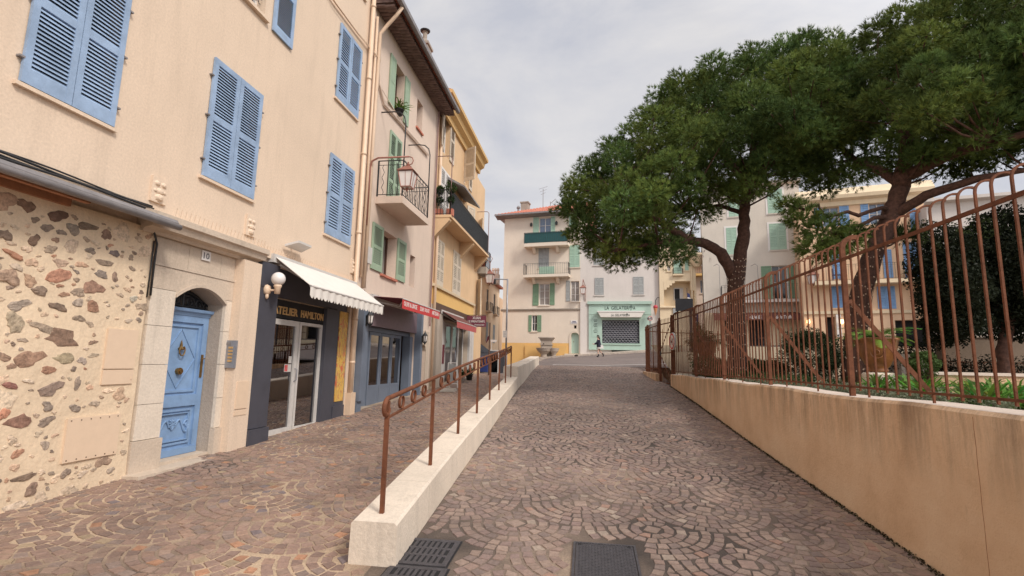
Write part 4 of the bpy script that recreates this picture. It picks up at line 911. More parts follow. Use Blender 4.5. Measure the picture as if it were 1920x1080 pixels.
# cream pier at the corner with down pipes
m=MB(L); m.box(11.18,11.6,0,.10,-1.6,1.60); m.build('pier',M['peach'],A.t)
m=MB(L); m.tube([(11.30,.17,-.75),(11.30,.17,1.5),(11.36,.10,1.75),(11.36,.10,12.4)],.055,12)
for z in (-.1,.9,3,5,7,9): m.tube([(11.31 if z<1.5 else 11.36,.17 if z<1.5 else .10,z),(11.31 if z<1.5 else 11.36,.17 if z<1.5 else .10,z+.06)],.066,12)
m.build('downpipe',M['pipe'],A.t,smooth=True)
m=MB(L); m.box(11.20,11.44,.10,.24,-1.5,-.76); m.build('pipe_shoe',M['pipe'],A.t)
m=MB(L); m.tube([L.px(600,0-60,.04)[0:1]+(.04,L.px(600,-60,.04)[1]),(L.px(740,115,.04)[0],.04,L.px(740,115,.04)[1])],.02,6) if False else None
q0=L.px(625,0,.05); q1=L.px(711,112,.05)
m.tube([(q0[0]-.6,.05,q0[1]+.12),(q0[0],.05,q0[1]),((q0[0]+q1[0])/2,.05,(q0[1]+q1[1])/2-.03),(q1[0],.08,q1[1])],.022,6); m.tube([(q0[0]-.6,.09,q0[1]+.08),(q0[0],.09,q0[1]-.04),((q0[0]+q1[0])/2,.09,(q0[1]+q1[1])/2-.09),(q1[0],.1,q1[1]-.04)],.010,5)
m.build('cable_bundle',M['pipe'],A.t)
# canvas awnings
def awning(name,label,u0,u1,zw,dw,df,zf,vh,canvas,val,scal=0,group='canvas awnings over the shops',cass=True,thk=.012,sag=0):
    t=thing(name,label,'awning',L.pt(((u0+u1)/2,dw,zw)),group)
    m=MB(L); n=24
    for k in range(n):
        a=u0+(u1-u0)*k/n; b=u0+(u1-u0)*(k+1)/n
        m.hexa([(a,dw,zw-thk),(b,dw,zw-thk),(b,df,zf-thk),(a,df,zf-thk),(a,dw,zw),(b,dw,zw),(b,df,zf),(a,df,zf)]) if k in(0,n-1) or True else None
    m.build('canopy',M[canvas],t)
    m=MB(L); N=max(24,int((u1-u0)/.02)) if scal else 8
    for k in range(N):
        a=u0+(u1-u0)*k/N; b=u0+(u1-u0)*(k+1)/N
        f=lambda u: zf-vh-(scal*abs(math.sin((u-u0)/.115*math.pi/1.0)) if scal else 0)
        o=lambda u:(.008*math.sin(u*25) if scal else 0)
        m.hexa([(a,df+o(a)-.004,f(a)),(b,df+o(b)-.004,f(b)),(b,df+o(b)+.004,f(b)),(a,df+o(a)+.004,f(a)),(a,df+o(a)-.004,zf-.002),(b,df+o(b)-.004,zf-.002),(b,df+o(b)+.004,zf-.002),(a,df+o(a)+.004,zf-.002)])
    m.build('valance',M[val],t)
    m=MB(L); m.box(u0-.05,u1+.05,dw-.12,dw,zw-.10,zw+.05); m.build('cassette',M['whitish'],t)
    m=MB(L)
    for u in (u0+.12,u1-.12):
        s_=1 if u<(u0+u1)/2 else -1
        m.bar((u,dw,zw-.12),(u+s_*.55,(dw+df)/2+.05,(zw+zf)/2-.16),.03); m.bar((u+s_*.55,(dw+df)/2+.05,(zw+zf)/2-.16),(u+.02,df-.02,zf-.03),.03)
    m.tube([(u0,df,zf-.01),(u1,df,zf-.01)],.02,8); m.build('folding_arm',M['whitish'],t); return t
u_a,z_a=L.px(516,478,.20); cfl=onY(581,534,u_a); cfr=onY(720,566,11.3)
awning('awning','white canvas awning with scalloped edge over the atelier window',u_a+.03,11.2,1.74,.20,cfl.x+5.6,cfl.z,.17,'canvas','canvas',.05)
# globe lamp on the charcoal pilaster
p=onX(522,523,-5.6+.40); gx,gy,gz=p
t=thing('globe_lamp','white globe wall lamp on a cream bracket on the charcoal pilaster','wall lamp',(-5.43,gy-.05,gz-.25)); m=MB(); rr=.115
m.lathe((gx,gy,gz),[(.002,-rr)]+[(rr*math.sin(a),-rr*math.cos(a)) for a in np.linspace(.25,2.95,11)]+[(.002,rr)],20); m.build('globe',M['lamp_glass'],t,smooth=True)
m=MB(); m.lathe((gx,gy,gz-rr-.14),[(.045,0),(.05,.1),(.065,.12),(.065,.15)],12); m.tube([(gx,gy,gz-rr-.07),(gx-.1,gy-.01,gz-rr-.08),(-5.40,gy-.02,gz-rr-.07)],.018,8); m.lathe((-5.38,gy-.02,gz-rr-.07),[(.002,-.10),(.06,-.06),(.07,0),(.06,.06),(.002,.09)],12); m.lathe((-5.37,gy-.02,gz-rr-.23),[(.01,0),(.03,.03),(.03,.08),(.01,.1)],10); m.build('bracket',M['pipe'],t,smooth=True)
# floodlight panel over the awning
fu,fz=L.px(556,458,.12); t=thing('floodlight','slim white floodlight panel fixed above the white awning','wall lamp',L.pt((fu,.05,fz))); m=MB(L); m.hexa([(fu-.28,.06,fz-.10),(fu+.28,.06,fz-.10),(fu+.22,.30,fz-.02),(fu-.22,.30,fz-.02),(fu-.28,.06,fz-.06),(fu+.28,.06,fz-.06),(fu+.22,.30,fz+.02),(fu-.22,.30,fz+.02)]); m.build('housing',M['whitish'],t); m=MB(L); m.tube([(fu,0,fz-.04),(fu,.1,fz-.06)],.02,6); m.build('arm',M['zinc'],t)
# ================================================================ B: pink townhouse with green shutters
GRP='row of old townhouses up the left side'
zeB=9.35
B=Bld('townhouse','narrow pale pink townhouse with green shutters and a blue grey shopfront',L,11.62,17.6,-1.9,zeB,M['pinkw'],8,GRP)
# top window with folded-back leaves
u0,u1,z0,z1=R2(L,(742,115),(755,213)); zt=L.px(742,115)[1]; 
lu0,_=L.px(730,140); window(B,u0,u1,z0-.25,zt,.3,'dwood','glass',1,2); leaf(L,lu0-.02,u0-.02,z0-.25,zt,M['green'],B.t,pitch=.06,louv=False); leaf(L,u1+.02,u1+.02+(u0-lu0),z0-.25,zt,M['green'],B.t,pitch=.06,louv=False)
wp=(u0+u1)/2; zs=z0-.25
pot_plant('potted_plant','yellow green spiky plant on the top window sill of the pink house',L.pt((wp,.04,zs)),.13,.18,C(130,170,40,.6),50,.42,'black',up=.5)
a,b,c,d=R2(L,(783,184),(791,243)); dark_open(B,a,b,c-.15,d,.25,'mauve','small_window'); m=MB(L); m.box(a-.05,b+.05,0,.06,c-.21,c-.155); m.build('sill',M['tile'],B.t)
# balcony door with closed shutters
bz=L.px(703,368)[1]; a,zt=L.px(731,243); b,_=L.px(752,268)
B.hole(a+.05,b-.05,bz+.02,zt-.05,.15); g=MB(L); g.box(a,b,-.25,-.152,bz,zt); g.build('window',M['glass'],B.t); leaf(L,a,(a+b)/2-.004,bz+.03,zt,M['green'],B.t,nmid=2,pitch=.05); leaf(L,(a+b)/2+.004,b,bz+.03,zt,M['green'],B.t,nmid=2,pitch=.05)
bu0=L.px(704,374)[0]; pO=onY(755,372,bu0); bd=pO.x+5.6; zb0=onY(755,380,bu0).z; zb1=onY(755,367,bu0).z
bu1=L.px(804,415,bd)[0]
def balcony(b,u0,u1,dp,z0,z1,name='balcony',mat='pinkw',rmat='black',rh=.95,step=.12,wavy=False,brk=True,parent=None,canvas=None,label=None):
    P=parent or b.t; m=MB(b.fr); m.box(u0,u1,0,dp,z0,z1); o=m.build(name,M[mat] if isinstance(mat,str) else mat,P)
    if label:o['label']=label
    i=.04; r=railing(b.fr,[(u0+i,.02),(u0+i,dp-i),(u1-i,dp-i),(u1-i,.02)],z1,z1+rh,rmat,o,step=step,wavy=wavy)
    if canvas: m=MB(b.fr); m.box(u0+i+.02,u1-i-.02,dp-i-.035,dp-i-.02,z1+.05,z1+rh-.03); m.build('privacy_screen',M[canvas],o)
    return o
bal=balcony(B,bu0,bu1,bd,zb0,zb1,rh=1.0,step=.13,wavy=True)
m=MB(L); ph_=onY(762,245,bu0+.05).z
for uu in (bu0+.05,bu1-.05):
    zt_=zb1+2.4
    m.tube([(uu,bd-.04,zb1),(uu,bd-.04,zt_-.35),(uu,bd-.09,zt_-.15),(uu,bd-.22,zt_-.03),(uu,bd-.4,zt_),(uu,.0,zt_)],.018,8)
m.build('awning_frame',M['black'],bal,smooth=True)
# lower window
lz0=L.px(712,511)[1]; lz1=L.px(698,415.5)[1]; sa=L.px(698,415.5)[0]; sb=L.px(717,440)[0]; oa=sb+.03; ob=L.px(744,450)[0]; 
window(B,oa,ob,lz0-.02,lz1-.02,.35,'dwood','glassc',1,2,sill='tile'); leaf(L,sa,sb,lz0,lz1,M['green'],B.t,pitch=.05); leaf(L,ob+.03,ob+.03+(sb-sa),lz0,lz1,M['green'],B.t,pitch=.05)
a,b,c,d=R2(L,(769.5,477),(776,540)); dark_open(B,a,b,c,d,.2,'mauve','small_window')
# shop opening, arch opening
za=L.px(688,611)[1]; su0,su1=12.75,16.0
B.hole(11.92,su1,-1.9,za+.42,.35); B.hole(16.55,17.15,-1.9,.55,.5)
B.wall()
m=MB(L); n=8   # arch top over the stone passage door
m.box(16.38,16.55,0,.03,-1.2,1.0); m.box(17.15,17.45,0,.03,-1.2,1.0)
for k in range(n):
    a=16.55+.6*k/n; b=16.55+.6*(k+1)/n; f=lambda u:.32+.23*math.sqrt(max(0,1-((u-16.85)/.3)**2))
    m.hexa([(a,-.3,f(a)),(b,-.3,f(b)),(b,.03,f(b)),(a,.03,f(a)),(a,-.3,1.0),(b,-.3,1.0),(b,.03,1.0),(a,.03,1.0)])
m.build('arch_surround',M['stone'],B.t)
m=MB(L); m.box(16.56,17.14,-.46,-.42,-1.2,.56); m.build('door',M['gstone'],B.t)
# eave: old canal tiles, gutter and downpipe
eo=.62; m=MB(L)
m.sweep([(-.3,zeB),(eo-.1,zeB-.02),(eo-.1,zeB+.06),(-.3,zeB+.12)],11.62,17.75); m.build('soffit',M['otile'],B.t)
m=MB(L)
for row in range(3):
    for k in range(41):
        u=11.68+.15*k; dd0=-.25+.27*row; z=zeB-.03*row-.03
        m.add([(u+.062*math.cos(a),dd0+e*.27,z-.055*math.sin(a)+ .00) for e in (0,1) for a in np.linspace(0,math.pi,5)],[(j,j+1,j+6,j+5) for j in range(4)])
m.build('eave_tiles',M['otile'],B.t)
m=MB(L); m.add([(11.5,eo,zeB+.1),(17.8,eo,zeB+.1),(17.8,-4.5,zeB+1.6),(11.5,-4.5,zeB+1.6)],[(0,1,2,3)])
for k in range(42): u=11.55+.15*k; m.tube([(u,eo+.02,zeB+.12),(u,-4.4,zeB+1.62)],.06,6)
m.build('roof',M['tile'],B.t)
m=MB(L); m.sweep([(eo-.02,zeB+.10),(eo,zeB+.0),(eo+.06,zeB-.03),(eo+.12,zeB),(eo+.13,zeB+.10),(eo+.11,zeB+.10),(eo+.10,zeB+.02),(eo+.02,zeB+.02),(eo,zeB+.10)],11.5,17.8); m.build('gutter',M['zinc'],B.t)
m=MB(L); m.tube([(11.85,eo+.05,zeB-.02),(11.85,eo-.1,zeB-.25),(11.85,.3,zeB-.5),(11.85,.10,zeB-.75),(11.85,.08,6),(11.85,.08,1.75)],.05,10); m.tube([(11.72,.06,9),(11.72,.06,2)],.035,8); m.build('downpipe',M['pipe'],B.t,smooth=True)
m=MB(L); q0=L.px(711,112,.05); q1=L.px(712,160,.05); q2=L.px(803,290,.05)
m.tube([(q0[0],.05,q0[1]),(q1[0],.05,q1[1]),(q1[0]+.35,.05,q1[1]-.35),(q2[0],.05,q2[1])],.035,6); m.tube([(q1[0]+.1,.07,q1[1]-.05),((q1[0]+q2[0])/2,.07,(q1[1]+q2[1])/2-.25),(q2[0],.07,q2[1]-.05)],.012,5); m.build('cable_bundle',M['pinkw'],B.t)
m=MB(L); 
for k in range(5):
    uu=11.95+.05*k; m.tube([(uu,.05,1.72-.05*k),(uu+.3,.06,1.58-.03*k),(uu+.9,.05,1.70-.02*k)],.008,4)
m.tube([(17.3,.07,9.2),(17.32,.07,4),(17.3,.07,2.0),(17.35,.07,1.2)],.03,8); m.build('cable',M['rustwall'],B.t)
m=MB(L); q=L.px(691,478,.1); m.box(q[0]-.1,q[0]+.12,.02,.14,q[1]-.22,q[1]+.2); m.build('meter_box',M['whitish'],B.t)
# shopfront
m=MB(L); m.box(11.63,11.90,0,.24,-.98,1.50); m.box(11.64,11.89,0,.18,-1.6,-.98); m.build('shop_post',M['slate'],B.t); m=MB(L); m.box(16.0,16.18,0,.22,-1.4,1.58); m.build('shop_post',M['slate'],B.t)
m=MB(L); m.box(11.90,16.0,-.04,.06,za+.02,1.50); m.build('fascia',M['mauve'],B.t)
m=MB(L); m.box(11.90,16.0,-.25,-.15,za-.10,za+.02); m.box(11.92,12.96,-.25,-.2,-1.3,za-.1); m.box(15.75,16.0,-.3,-.05,-1.3,za-.1); sfr=m.build('shop_frame',M['slate'],B.t)
for i,(a,b) in enumerate(((12.98,13.74),(13.76,14.52),(14.54,15.3))):
    m=MB(L); zb=-1.20; fr_(m,a,b,zb,za-.11,.08,-.24,-.18); m.box(a+.08,b-.08,-.235,-.185,zb+.08,zb+.45); m.box(a+.08,b-.08,-.24,-.18,zb+.45,zb+.52); dr=m.build('folding_door',M['slate'],B.t); m=MB(L); m.box(a+.08,b-.08,-.215,-.205,zb+.52,za-.19); m.build('pane',M['shop'],dr)
m=MB(L); m.box(11.92,16.02,-.36,-.02,-1.8,-1.2); m.build('shop_threshold',M['gstone'],B.t)
m=MB(L); m.add([(12.6,-.37,-1.3),(16.0,-.37,-1.3),(16.0,-2,-1.3),(12.6,-2,-1.3),(12.6,-.37,.9),(16,-.37,.9),(16,-2,.9),(12.6,-2,.9)],[(0,1,2,3),(4,5,6,7),(2,3,7,6),(0,3,7,4),(1,2,6,5)]); m.build('interior',M['dwood'],B.t)
t=thing('flower_display','tall display of pink dried flowers behind the slate blue shop door','flowers',L.pt((13.0,-.7,-1.2))); m=MB(); cols=[]
for (du,dz,r) in ((0,.15,.22),(.05,-.15,.2),(.0,-.4,.2),(.08,.4,.16),(.65,.0,.14),(.62,-.25,.12)):
    leafball(m,cols,L.pt((L.px(696,680,-.47)[0]+du,-.47,dz-.1)),r,420,.026,C(205,130,155,.8)[:3],fill=.4)
m.build('blossom',M['leaf'],t,cols=cols); m=MB(L); m.tube([(13.2,-.6,-1.15),(12.98,-.6,-.3)],.012,6); m.tube([(13.05,-.62,-1.2),(13.05,-.62,-.3)],.02,6); m.build('stem',M['pipe'],t)
t=thing('window_card','white card with a dark emblem standing inside the slate blue shop door','sign',L.pt((13.75,-.4,-.8))); m=MB(L); m.box(13.62,13.86,-.42,-.40,-.75,-.30); m.build('card',M['whitish'],t); m=MB(L); m.prism([(13.70,-.50),(13.74,-.42),(13.78,-.50),(13.74,-.60)],-.40,-.395); m.build('emblem',M['char'],t)
m=MB(L); m.box(16.18,16.40,0,.12,-1.4,-.75); m.box(16.20,16.38,0,.06,-.75,.55); m.build('cream_pier',M['peach'],B.t)
m=MB(L); m.tube([(16.30,.07,.22),(16.36,.10,.22),(16.36,.10,-.18),(16.30,.07,-.18)],.012,4); m.build('wall_bracket',M['black'],B.t)
def coach(name,label,u,d,z,s=.30):
    t=thing(name,label,'wall lamp',L.pt((u,d,z)),'black coach lamps on the slate blue shopfront'); c=L.pt((u,d+.10,z)); m=MB(); m.lathe(c,[(.03,0),(.055,.03),(.075,.2)],8); m.build('glass',M['lamp_glass'],t); m=MB()
    m.lathe(c,[(.01,-.09),(.03,-.05),(.06,-.02),(.06,0.0)],8); m.lathe(c,[(.09,.2),(.08,.23),(.03,.30),(.012,.33),(.01,.37)],8)
    for k in range(6): a=k*math.pi/3; m.bar((c[0]+.062*math.cos(a),c[1]+.062*math.sin(a),c[2]-.01),(c[0]+.083*math.cos(a),c[1]+.083*math.sin(a),c[2]+.21),.01)
    x,y,z=L.pt((u,d,z)); m.box(x-.01,x+.015,y-.04,y+.04,z-.05,z+.2); m.bar((x,y,z+.02),(x+.1,y,z-.04),.02); m.build('frame',M['black'],t)
q=L.px(686,597,.26); coach('coach_lamp','black coach lamp on the near post of the slate blue shopfront',11.77,.24,q[1]-.12)
coach('coach_lamp','black coach lamp on the far post of the slate blue shopfront',16.1,.22,.60)
pv0=onY(755,559,12.25); pv1=onX(824,587,pv0.x)
awning('awning','red shop awning with white lettering over the slate blue shopfront',12.25,pv1.y,1.60,.18,pv0.x+5.6,pv0.z,.26,'dred','red')
sg=thing('awning_lettering','white lettering on the hanging edge of the red awning','sign',(pv0.x+.02,14,pv0.z-.2)); dfr=pv0.x+5.6+.005; Ls=pv1.y-12.25
for txt,f0,f1 in (('DESIGN & DECOR',.03,.36),('DU SUD',.42,.49) if False else ('DESIGN',.42,.50),('SUQUET',.54,.66),('CANNES',.74,.95)): pass
for txt,f0,f1 in (('OLIVE & LINGE',.03,.34),('SUR',.42,.52),('SUQUET',.54,.68),('ARTISAN',.76,.96)): m=MB(L); text_mesh(m,txt,.12,12.25+Ls*f0,12.25+Ls*f1,pv0.z-.18,dfr,.004,.01); m.build('lettering',M['white'],sg)
# old street lantern on its bracket at the corner of the peach house
q=onY(768,300,11.75); aw=L.px(697,300,.12); zz=L.px(720,294,.3)[1]
cx_,cz_=q.x,onY(762,356,11.75).z; az=onY(735,295,11.75).z
lantern('street_lantern','large copper street lantern on a curved arm where the peach and pink houses meet',(q.x-.03,11.75,onY(762,352,11.75).z),.40,arm=[
 ([(-5.5,11.75,az-1.75),(-5.5,11.75,az-.25),(-5.46,11.75,az-.08),(-5.3,11.75,az),(q.x-.02,11.75,az)],.024),
 ([(q.x-.02,11.75,az),(q.x+.07,11.75,az-.03),(q.x+.10,11.75,az-.11),(q.x+.07,11.75,az-.19),(q.x-.0,11.75,az-.22),(q.x-.05,11.75,az-.18)],.014),
 ([(-5.6,11.75,az-1.3),(-5.5,11.75,az-1.3)],.018),([(-5.6,11.75,az-.7),(-5.5,11.75,az-.7)],.018)],armmat='copper',cat='street lantern')
# ================================================================ C: ochre townhouse
zeC=10.05
Cb=Bld('townhouse','ochre yellow townhouse with a moulded cornice, beige shutters and a screened balcony',L,17.6,24.4,-1.9,zeC,M['yel'],8,GRP)
a,zt=L.px(833.5,198); b,zb=L.px(837.5,280); a2,_=L.px(825,190); zb0_=zb-.3
window(Cb,a,a+.9,zb0_,zt,.25,'white','glass',2,2); leaf(L,a-.62,a-.02,zb0_,zt,M['wsh'],Cb.t,pitch=.06,ang=12,hinge=1); leaf(L,a+.92,a+1.55,zb0_,zt,M['wsh'],Cb.t,pitch=.06)
a=L.px(866,256)[0]; zt=L.px(866,262)[1]-.2; window(Cb,a+.6,a+1.5,zb0_,zt,.25,'white','glass',2,2); leaf(L,a-.05,a+.58,zb0_,zt,M['wsh'],Cb.t,pitch=.06,ang=62,hinge=1); leaf(L,a+1.52,a+2.1,zb0_,zt,M['wsh'],Cb.t,pitch=.06)
# middle storey
cbz1=L.px(813,394)[1]; cu0=L.px(813.5,390)[0]; cp=onY(845.5,400,cu0); cd=cp.x+5.6; cz0=onY(845.5,407,cu0).z; cz1=cz0+.10
cu1=24.6
a,zt=L.px(826,310); b=L.px(838,335)[0]; Cb.hole(a+.05,b+.25,cz1+.02,zt,.15); g=MB(L); g.box(a,b+.3,-.2,-.152,cz1,zt); g.build('window',M['glass'],Cb.t); leaf(L,a,a+(b+.3-a)/2,cz1+.03,zt,M['white'],Cb.t,nmid=2,pitch=.07); leaf(L,a+(b+.3-a)/2+.01,b+.3,cz1+.03,zt,M['white'],Cb.t,nmid=2,pitch=.07)
a=L.px(866,370)[0]; window(Cb,a,a+1.0,cz1+.02,zt,.3,'white','glass',2,2); leaf(L,a+1.02,a+1.65,cz1+.03,zt-.2,M['wsh'],Cb.t,nmid=2,pitch=.06,ang=20,hinge=0)
cbal=balcony(Cb,cu0,cu1,cd,cz0,cz1,mat='yel',rmat='black',rh=.95,step=.10,canvas='greyscr')

for uu in (cu0+.02,21.3,cu1-.3): m=MB(L); m.add([(uu,0,cz0-.75),(uu,0,cz0),(uu,cd-.05,cz0),(uu,cd-.05,cz0-.10),(uu+.25,0,cz0-.75),(uu+.25,0,cz0),(uu+.25,cd-.05,cz0),(uu+.25,cd-.05,cz0-.10)],[(0,1,2,3),(4,5,6,7),(0,3,7,4),(3,2,6,7)]); m.build('balcony_bracket',M['yel'],cbal)
zt_=cz1+2.25
for uu in(cu0+.05,cu1-.05): m=MB(L); m.tube([(uu,cd-.04,cz1),(uu,cd-.04,zt_-.1),(uu,cd-.12,zt_),(uu,0,zt_)],.018,8); m.build('awning_frame',M['rustwall'],cbal)
for i,(f,lb) in enumerate(((.12,'small round shrub at the wall end of the ochre house balcony'),(.75,'larger round shrub at the street end of the ochre house balcony'))):
    t=thing('balcony_shrub',lb,'plant',L.pt((cu0+.18,cd*f,cz1)),'shrubs on the ochre house balcony'); m=MB(L); m.box(cu0+.08,cu0+.28,cd*f-.12+.08,cd*f+.12+.08,cz1,cz1+.25); m.build('pot',M['tile'],t); m=MB(); cols=[]; leafball(m,cols,L.pt((cu0+.18,cd*f+.08,cz1+1.0 if i==0 else cz1+1.05)),.17+.06*i,700,.03,C(70,96,44,.6)[:3]); leafball(m,cols,L.pt((cu0+.18,cd*f+.08,cz1+.6)),.16,400,.03,C(60,84,44,.6)[:3]); m.build('leaves',M['leaf'],t,cols=cols)
# slanted metal blind box above the balcony door
m=MB(L); q=L.px(855,322,.3); m.hexa([(q[0]-.2,0,q[1]-.35),(q[0]+2.6,0,q[1]-.35),(q[0]+2.6,.75,q[1]-.75),(q[0]-.2,.75,q[1]-.75),(q[0]-.2,0,q[1]-.25),(q[0]+2.6,0,q[1]-.25),(q[0]+2.6,.75,q[1]-.68),(q[0]-.2,.75,q[1]-.68)]); m.build('canopy',M['zinc'],Cb.t)
# lower beige shutters (closed)
for TLp,BRp in (((819,446),(828.5,539)),((849.5,468),(861,556))):
    a,zt=L.px(*TLp); b,zb=L.px(*BRp); Cb.hole(a+.05,b-.05,zb+.05,zt-.05,.12); g=MB(L); g.box(a,b,-.2,-.122,zb,zt); g.build('window',M['glass'],Cb.t); mid=(a+b)/2; leaf(L,a,mid-.005,zb,zt,M['wsh'],Cb.t,nmid=2,pitch=.07); leaf(L,mid+.005,b,zb,zt,M['wsh'],Cb.t,nmid=2,pitch=.07); g=MB(L); g.box(a-.08,b+.08,0,.07,zb-.07,zb-.01); g.build('sill',M['creamy'],Cb.t)
zy1=L.px(806,532)[1]; zy0=L.px(872,593)[1]
Cb.bands=[(-1.9,zy0,M['stone']),(zy0,zy1,M['sun']),(zy1,zeC,M['yel'])]
Cb.hole(19.3,23.4,-1.9,zy0-.45,.35); Cb.hole(17.72,18.15,-1.9,zy0-.4,.5)
Cb.wall()
m=MB(L); m.sweep([(0,zy1-.03),(.08,zy1-.03),(.10,zy1+.06),(0,zy1+.09)],17.6,24.4); m.build('string_course',M['creamy'],Cb.t)
m=MB(L); m.sweep([(0,zeC-.55),(.10,zeC-.55),(.12,zeC-.35),(.30,zeC-.25),(.34,zeC-.05),(.50,zeC+.02),(.52,zeC+.14),(0,zeC+.20)],17.5,24.5); m.build('cornice',M['yband'],Cb.t)
m=MB(L); m.tube([(17.75,.08,9.4),(17.75,.08,-.9)],.055,10); m.build('downpipe',M['pipe'],Cb.t,smooth=True)
m=MB(L); m.add([(17.5,.45,zeC+.16),(24.5,.45,zeC+.16),(24.5,-4.5,zeC+1.5),(17.5,-4.5,zeC+1.5)],[(0,1,2,3)]); m.add([(17.5,.45,zeC+.16),(17.5,-4.5,zeC+1.5),(17.5,-4.5,zeC-.2)],[(0,1,2)]); m.build('roof',M['tile'],Cb.t)
m=MB(); q=onX(795,105,-6.6); cx,cy,cz=-6.6,q.y,q.z
m.box(cx-.22,cx+.22,cy-.28,cy+.28,cz-1.0,cz+.35); m.box(cx-.27,cx+.27,cy-.33,cy+.33,cz+.35,cz+.45); m.add([(cx-.24,cy-.3,cz+.45),(cx+.24,cy-.3,cz+.45),(cx+.24,cy+.3,cz+.45),(cx-.24,cy+.3,cz+.45),(cx-.1,cy-.1,cz+.72),(cx+.1,cy-.1,cz+.72),(cx+.1,cy+.1,cz+.72),(cx-.1,cy+.1,cz+.72)],[(0,1,5,4),(1,2,6,5),(2,3,7,6),(3,0,4,7),(4,5,6,7)]); m.lathe((cx,cy,cz+.7),[(.09,0),(.09,.30),(.12,.32),(.12,.35)],10); ch=m.build('chimney',M['gstone'],Cb.t)
m=MB(); m.lathe((cx,cy,cz+1.05),[(.05,0),(.19,.02),(.21,.06),(.12,.11),(.05,.14)],12); m.build('cowl',M['black'],ch)
# ground floor of the ochre house
m=MB(L); m.box(18.15,18.85,0,.10,-1.6,zy0-.3); m.build('stone_pier',M['gstone'],Cb.t)
m=MB(L); m.box(18.85,19.3,0,.06,-1.6,zy0-.5); m.build('painted_pier',M['whitish'],Cb.t)
m=MB(L); m.box(19.05,19.22,.06,.09,-.1,.62); m.build('menu_case',M['dred'],Cb.t)
zc_=zy0-.47
for i,(a,b) in enumerate(((19.35,20.25),(20.3,21.3),(21.35,22.35),(22.4,23.35))):
    m=MB(L); fr_(m,a,b,-1.05,zc_,.09,-.26,-.2); dr=m.build('glazed_door',M['whitish'],Cb.t); m=MB(L); m.box(a+.09,b-.09,-.235,-.225,-.96,zc_-.09); m.build('pane',M['shop'],dr)
m=MB(L); m.add([(19.3,-.36,-1.05),(23.4,-.36,-1.05),(23.4,-1.6,-1.05),(19.3,-1.6,-1.05),(19.3,-.36,1.2),(23.4,-.36,1.2),(23.4,-1.6,1.2),(19.3,-1.6,1.2)],[(0,1,2,3),(4,5,6,7),(2,3,7,6),(0,3,7,4),(1,2,6,5)]); m.build('interior',M['yband'],Cb.t)
m=MB(L); m.box(19.5,20.2,-.45,-.42,-.2,1.0); m.build('green_blind',M['mint_sh'],Cb.t)
m=MB(L); m.box(19.3,23.4,-.36,.04,-1.9,-1.02); m.build('threshold',M['concrete'],Cb.t)
m=MB(L); m.box(23.4,23.75,0,.09,-1.4,zy0-.1); m.box(23.95,24.35,0,.07,-1.4,zy0-.1); m.build('stone_pier',M['whitish'],Cb.t)
m=MB(L); m.box(17.9,24.2,.0,.09,1.62,2.12); m.build('shop_fascia',M['dwood'],Cb.t)
awning('awning','faded red awning over the glazed doors of the ochre house',18.66,22.0,1.87,.12,.70,1.513,.26,'brown','faded')
# burgundy hanging sign
sy=22.7; a=onY(876,592,sy); b=onY(911,613,sy); t=thing('hanging_sign','burgundy hanging sign reading XUAN LE PRINTEMPS','sign',(a.x,sy,b.z)); m=MB(); m.box(a.x,b.x,sy-.03,sy+.03,b.z,a.z); m.build('board',M['burg'],t)
SF=Fr(a.x,sy-.03,1,0,0,-1); w=b.x-a.x; h=a.z-b.z
for tx,hh,ua_,ub_,zz in (('XUAN',.24,.30,.72,.68),('LE PRINTEMPS',.20,.06,.94,.38),('Restaurant',.13,.42,.92,.12)): m=MB(SF); text_mesh(m,tx,h*hh,w*ua_,w*ub_,b.z+h*zz,.001,.01,.01); m.build('lettering',M['white'],t)
m=MB(); m.bar((-5.6,sy,a.z+.03),(b.x,sy,a.z+.03),.025); m.build('bracket',M['black'],t)
# ================================================================ C2: narrow end house with a small balcony
C2=Bld('townhouse','grey beige end house with a small concrete balcony, beyond the ochre house',L,24.4,26.3,-1.4,9.3,M['yel'],8,GRP)
for i in range(2): window(C2,25.0,25.9,5.4-3.1*i,7.2-3.1*i,.2,'white','glass'); leaf(L,24.45,24.95,5.4-3.1*i,7.2-3.1*i,M['wsh'],C2.t,pitch=.08,ang=35,hinge=1)
C2.wall()
p0=onY(913,515,25.3); p1=onY(913,492,25.3); bd2=p0.x+5.6; bb=balcony(C2,25.0,26.3,bd2,p0.z+.02,p0.z+.36,mat='concrete',rmat='black',rh=.92,step=.14)
pot_plant('potted_plant','leafy shrub in a terracotta pot on the concrete corner balcony',(p0.x-.2,25.3,p0.z+.36),.15,.3,C(104,120,76,.7),60,.35,'tile',up=.7)
p=onY(918,531,25.6); lantern('street_lantern','small copper lantern hanging under the concrete corner balcony',(p.x,25.6,p.z),.46,arm=[([(-5.6,25.6,p.z+1.25),(p.x-.1,25.6,p.z+1.2),(p.x,25.6,p.z+1.05),(p.x,25.6,p.z+.78)],.02),([(p.x,25.6,p.z+1.05),(p.x+.12,25.6,p.z+1.3),(p.x+.02,25.6,p.z+1.42),(p.x-.1,25.6,p.z+1.32)],.015)],armmat='copper',cat='street lantern')
p=onY(700,700,14); 
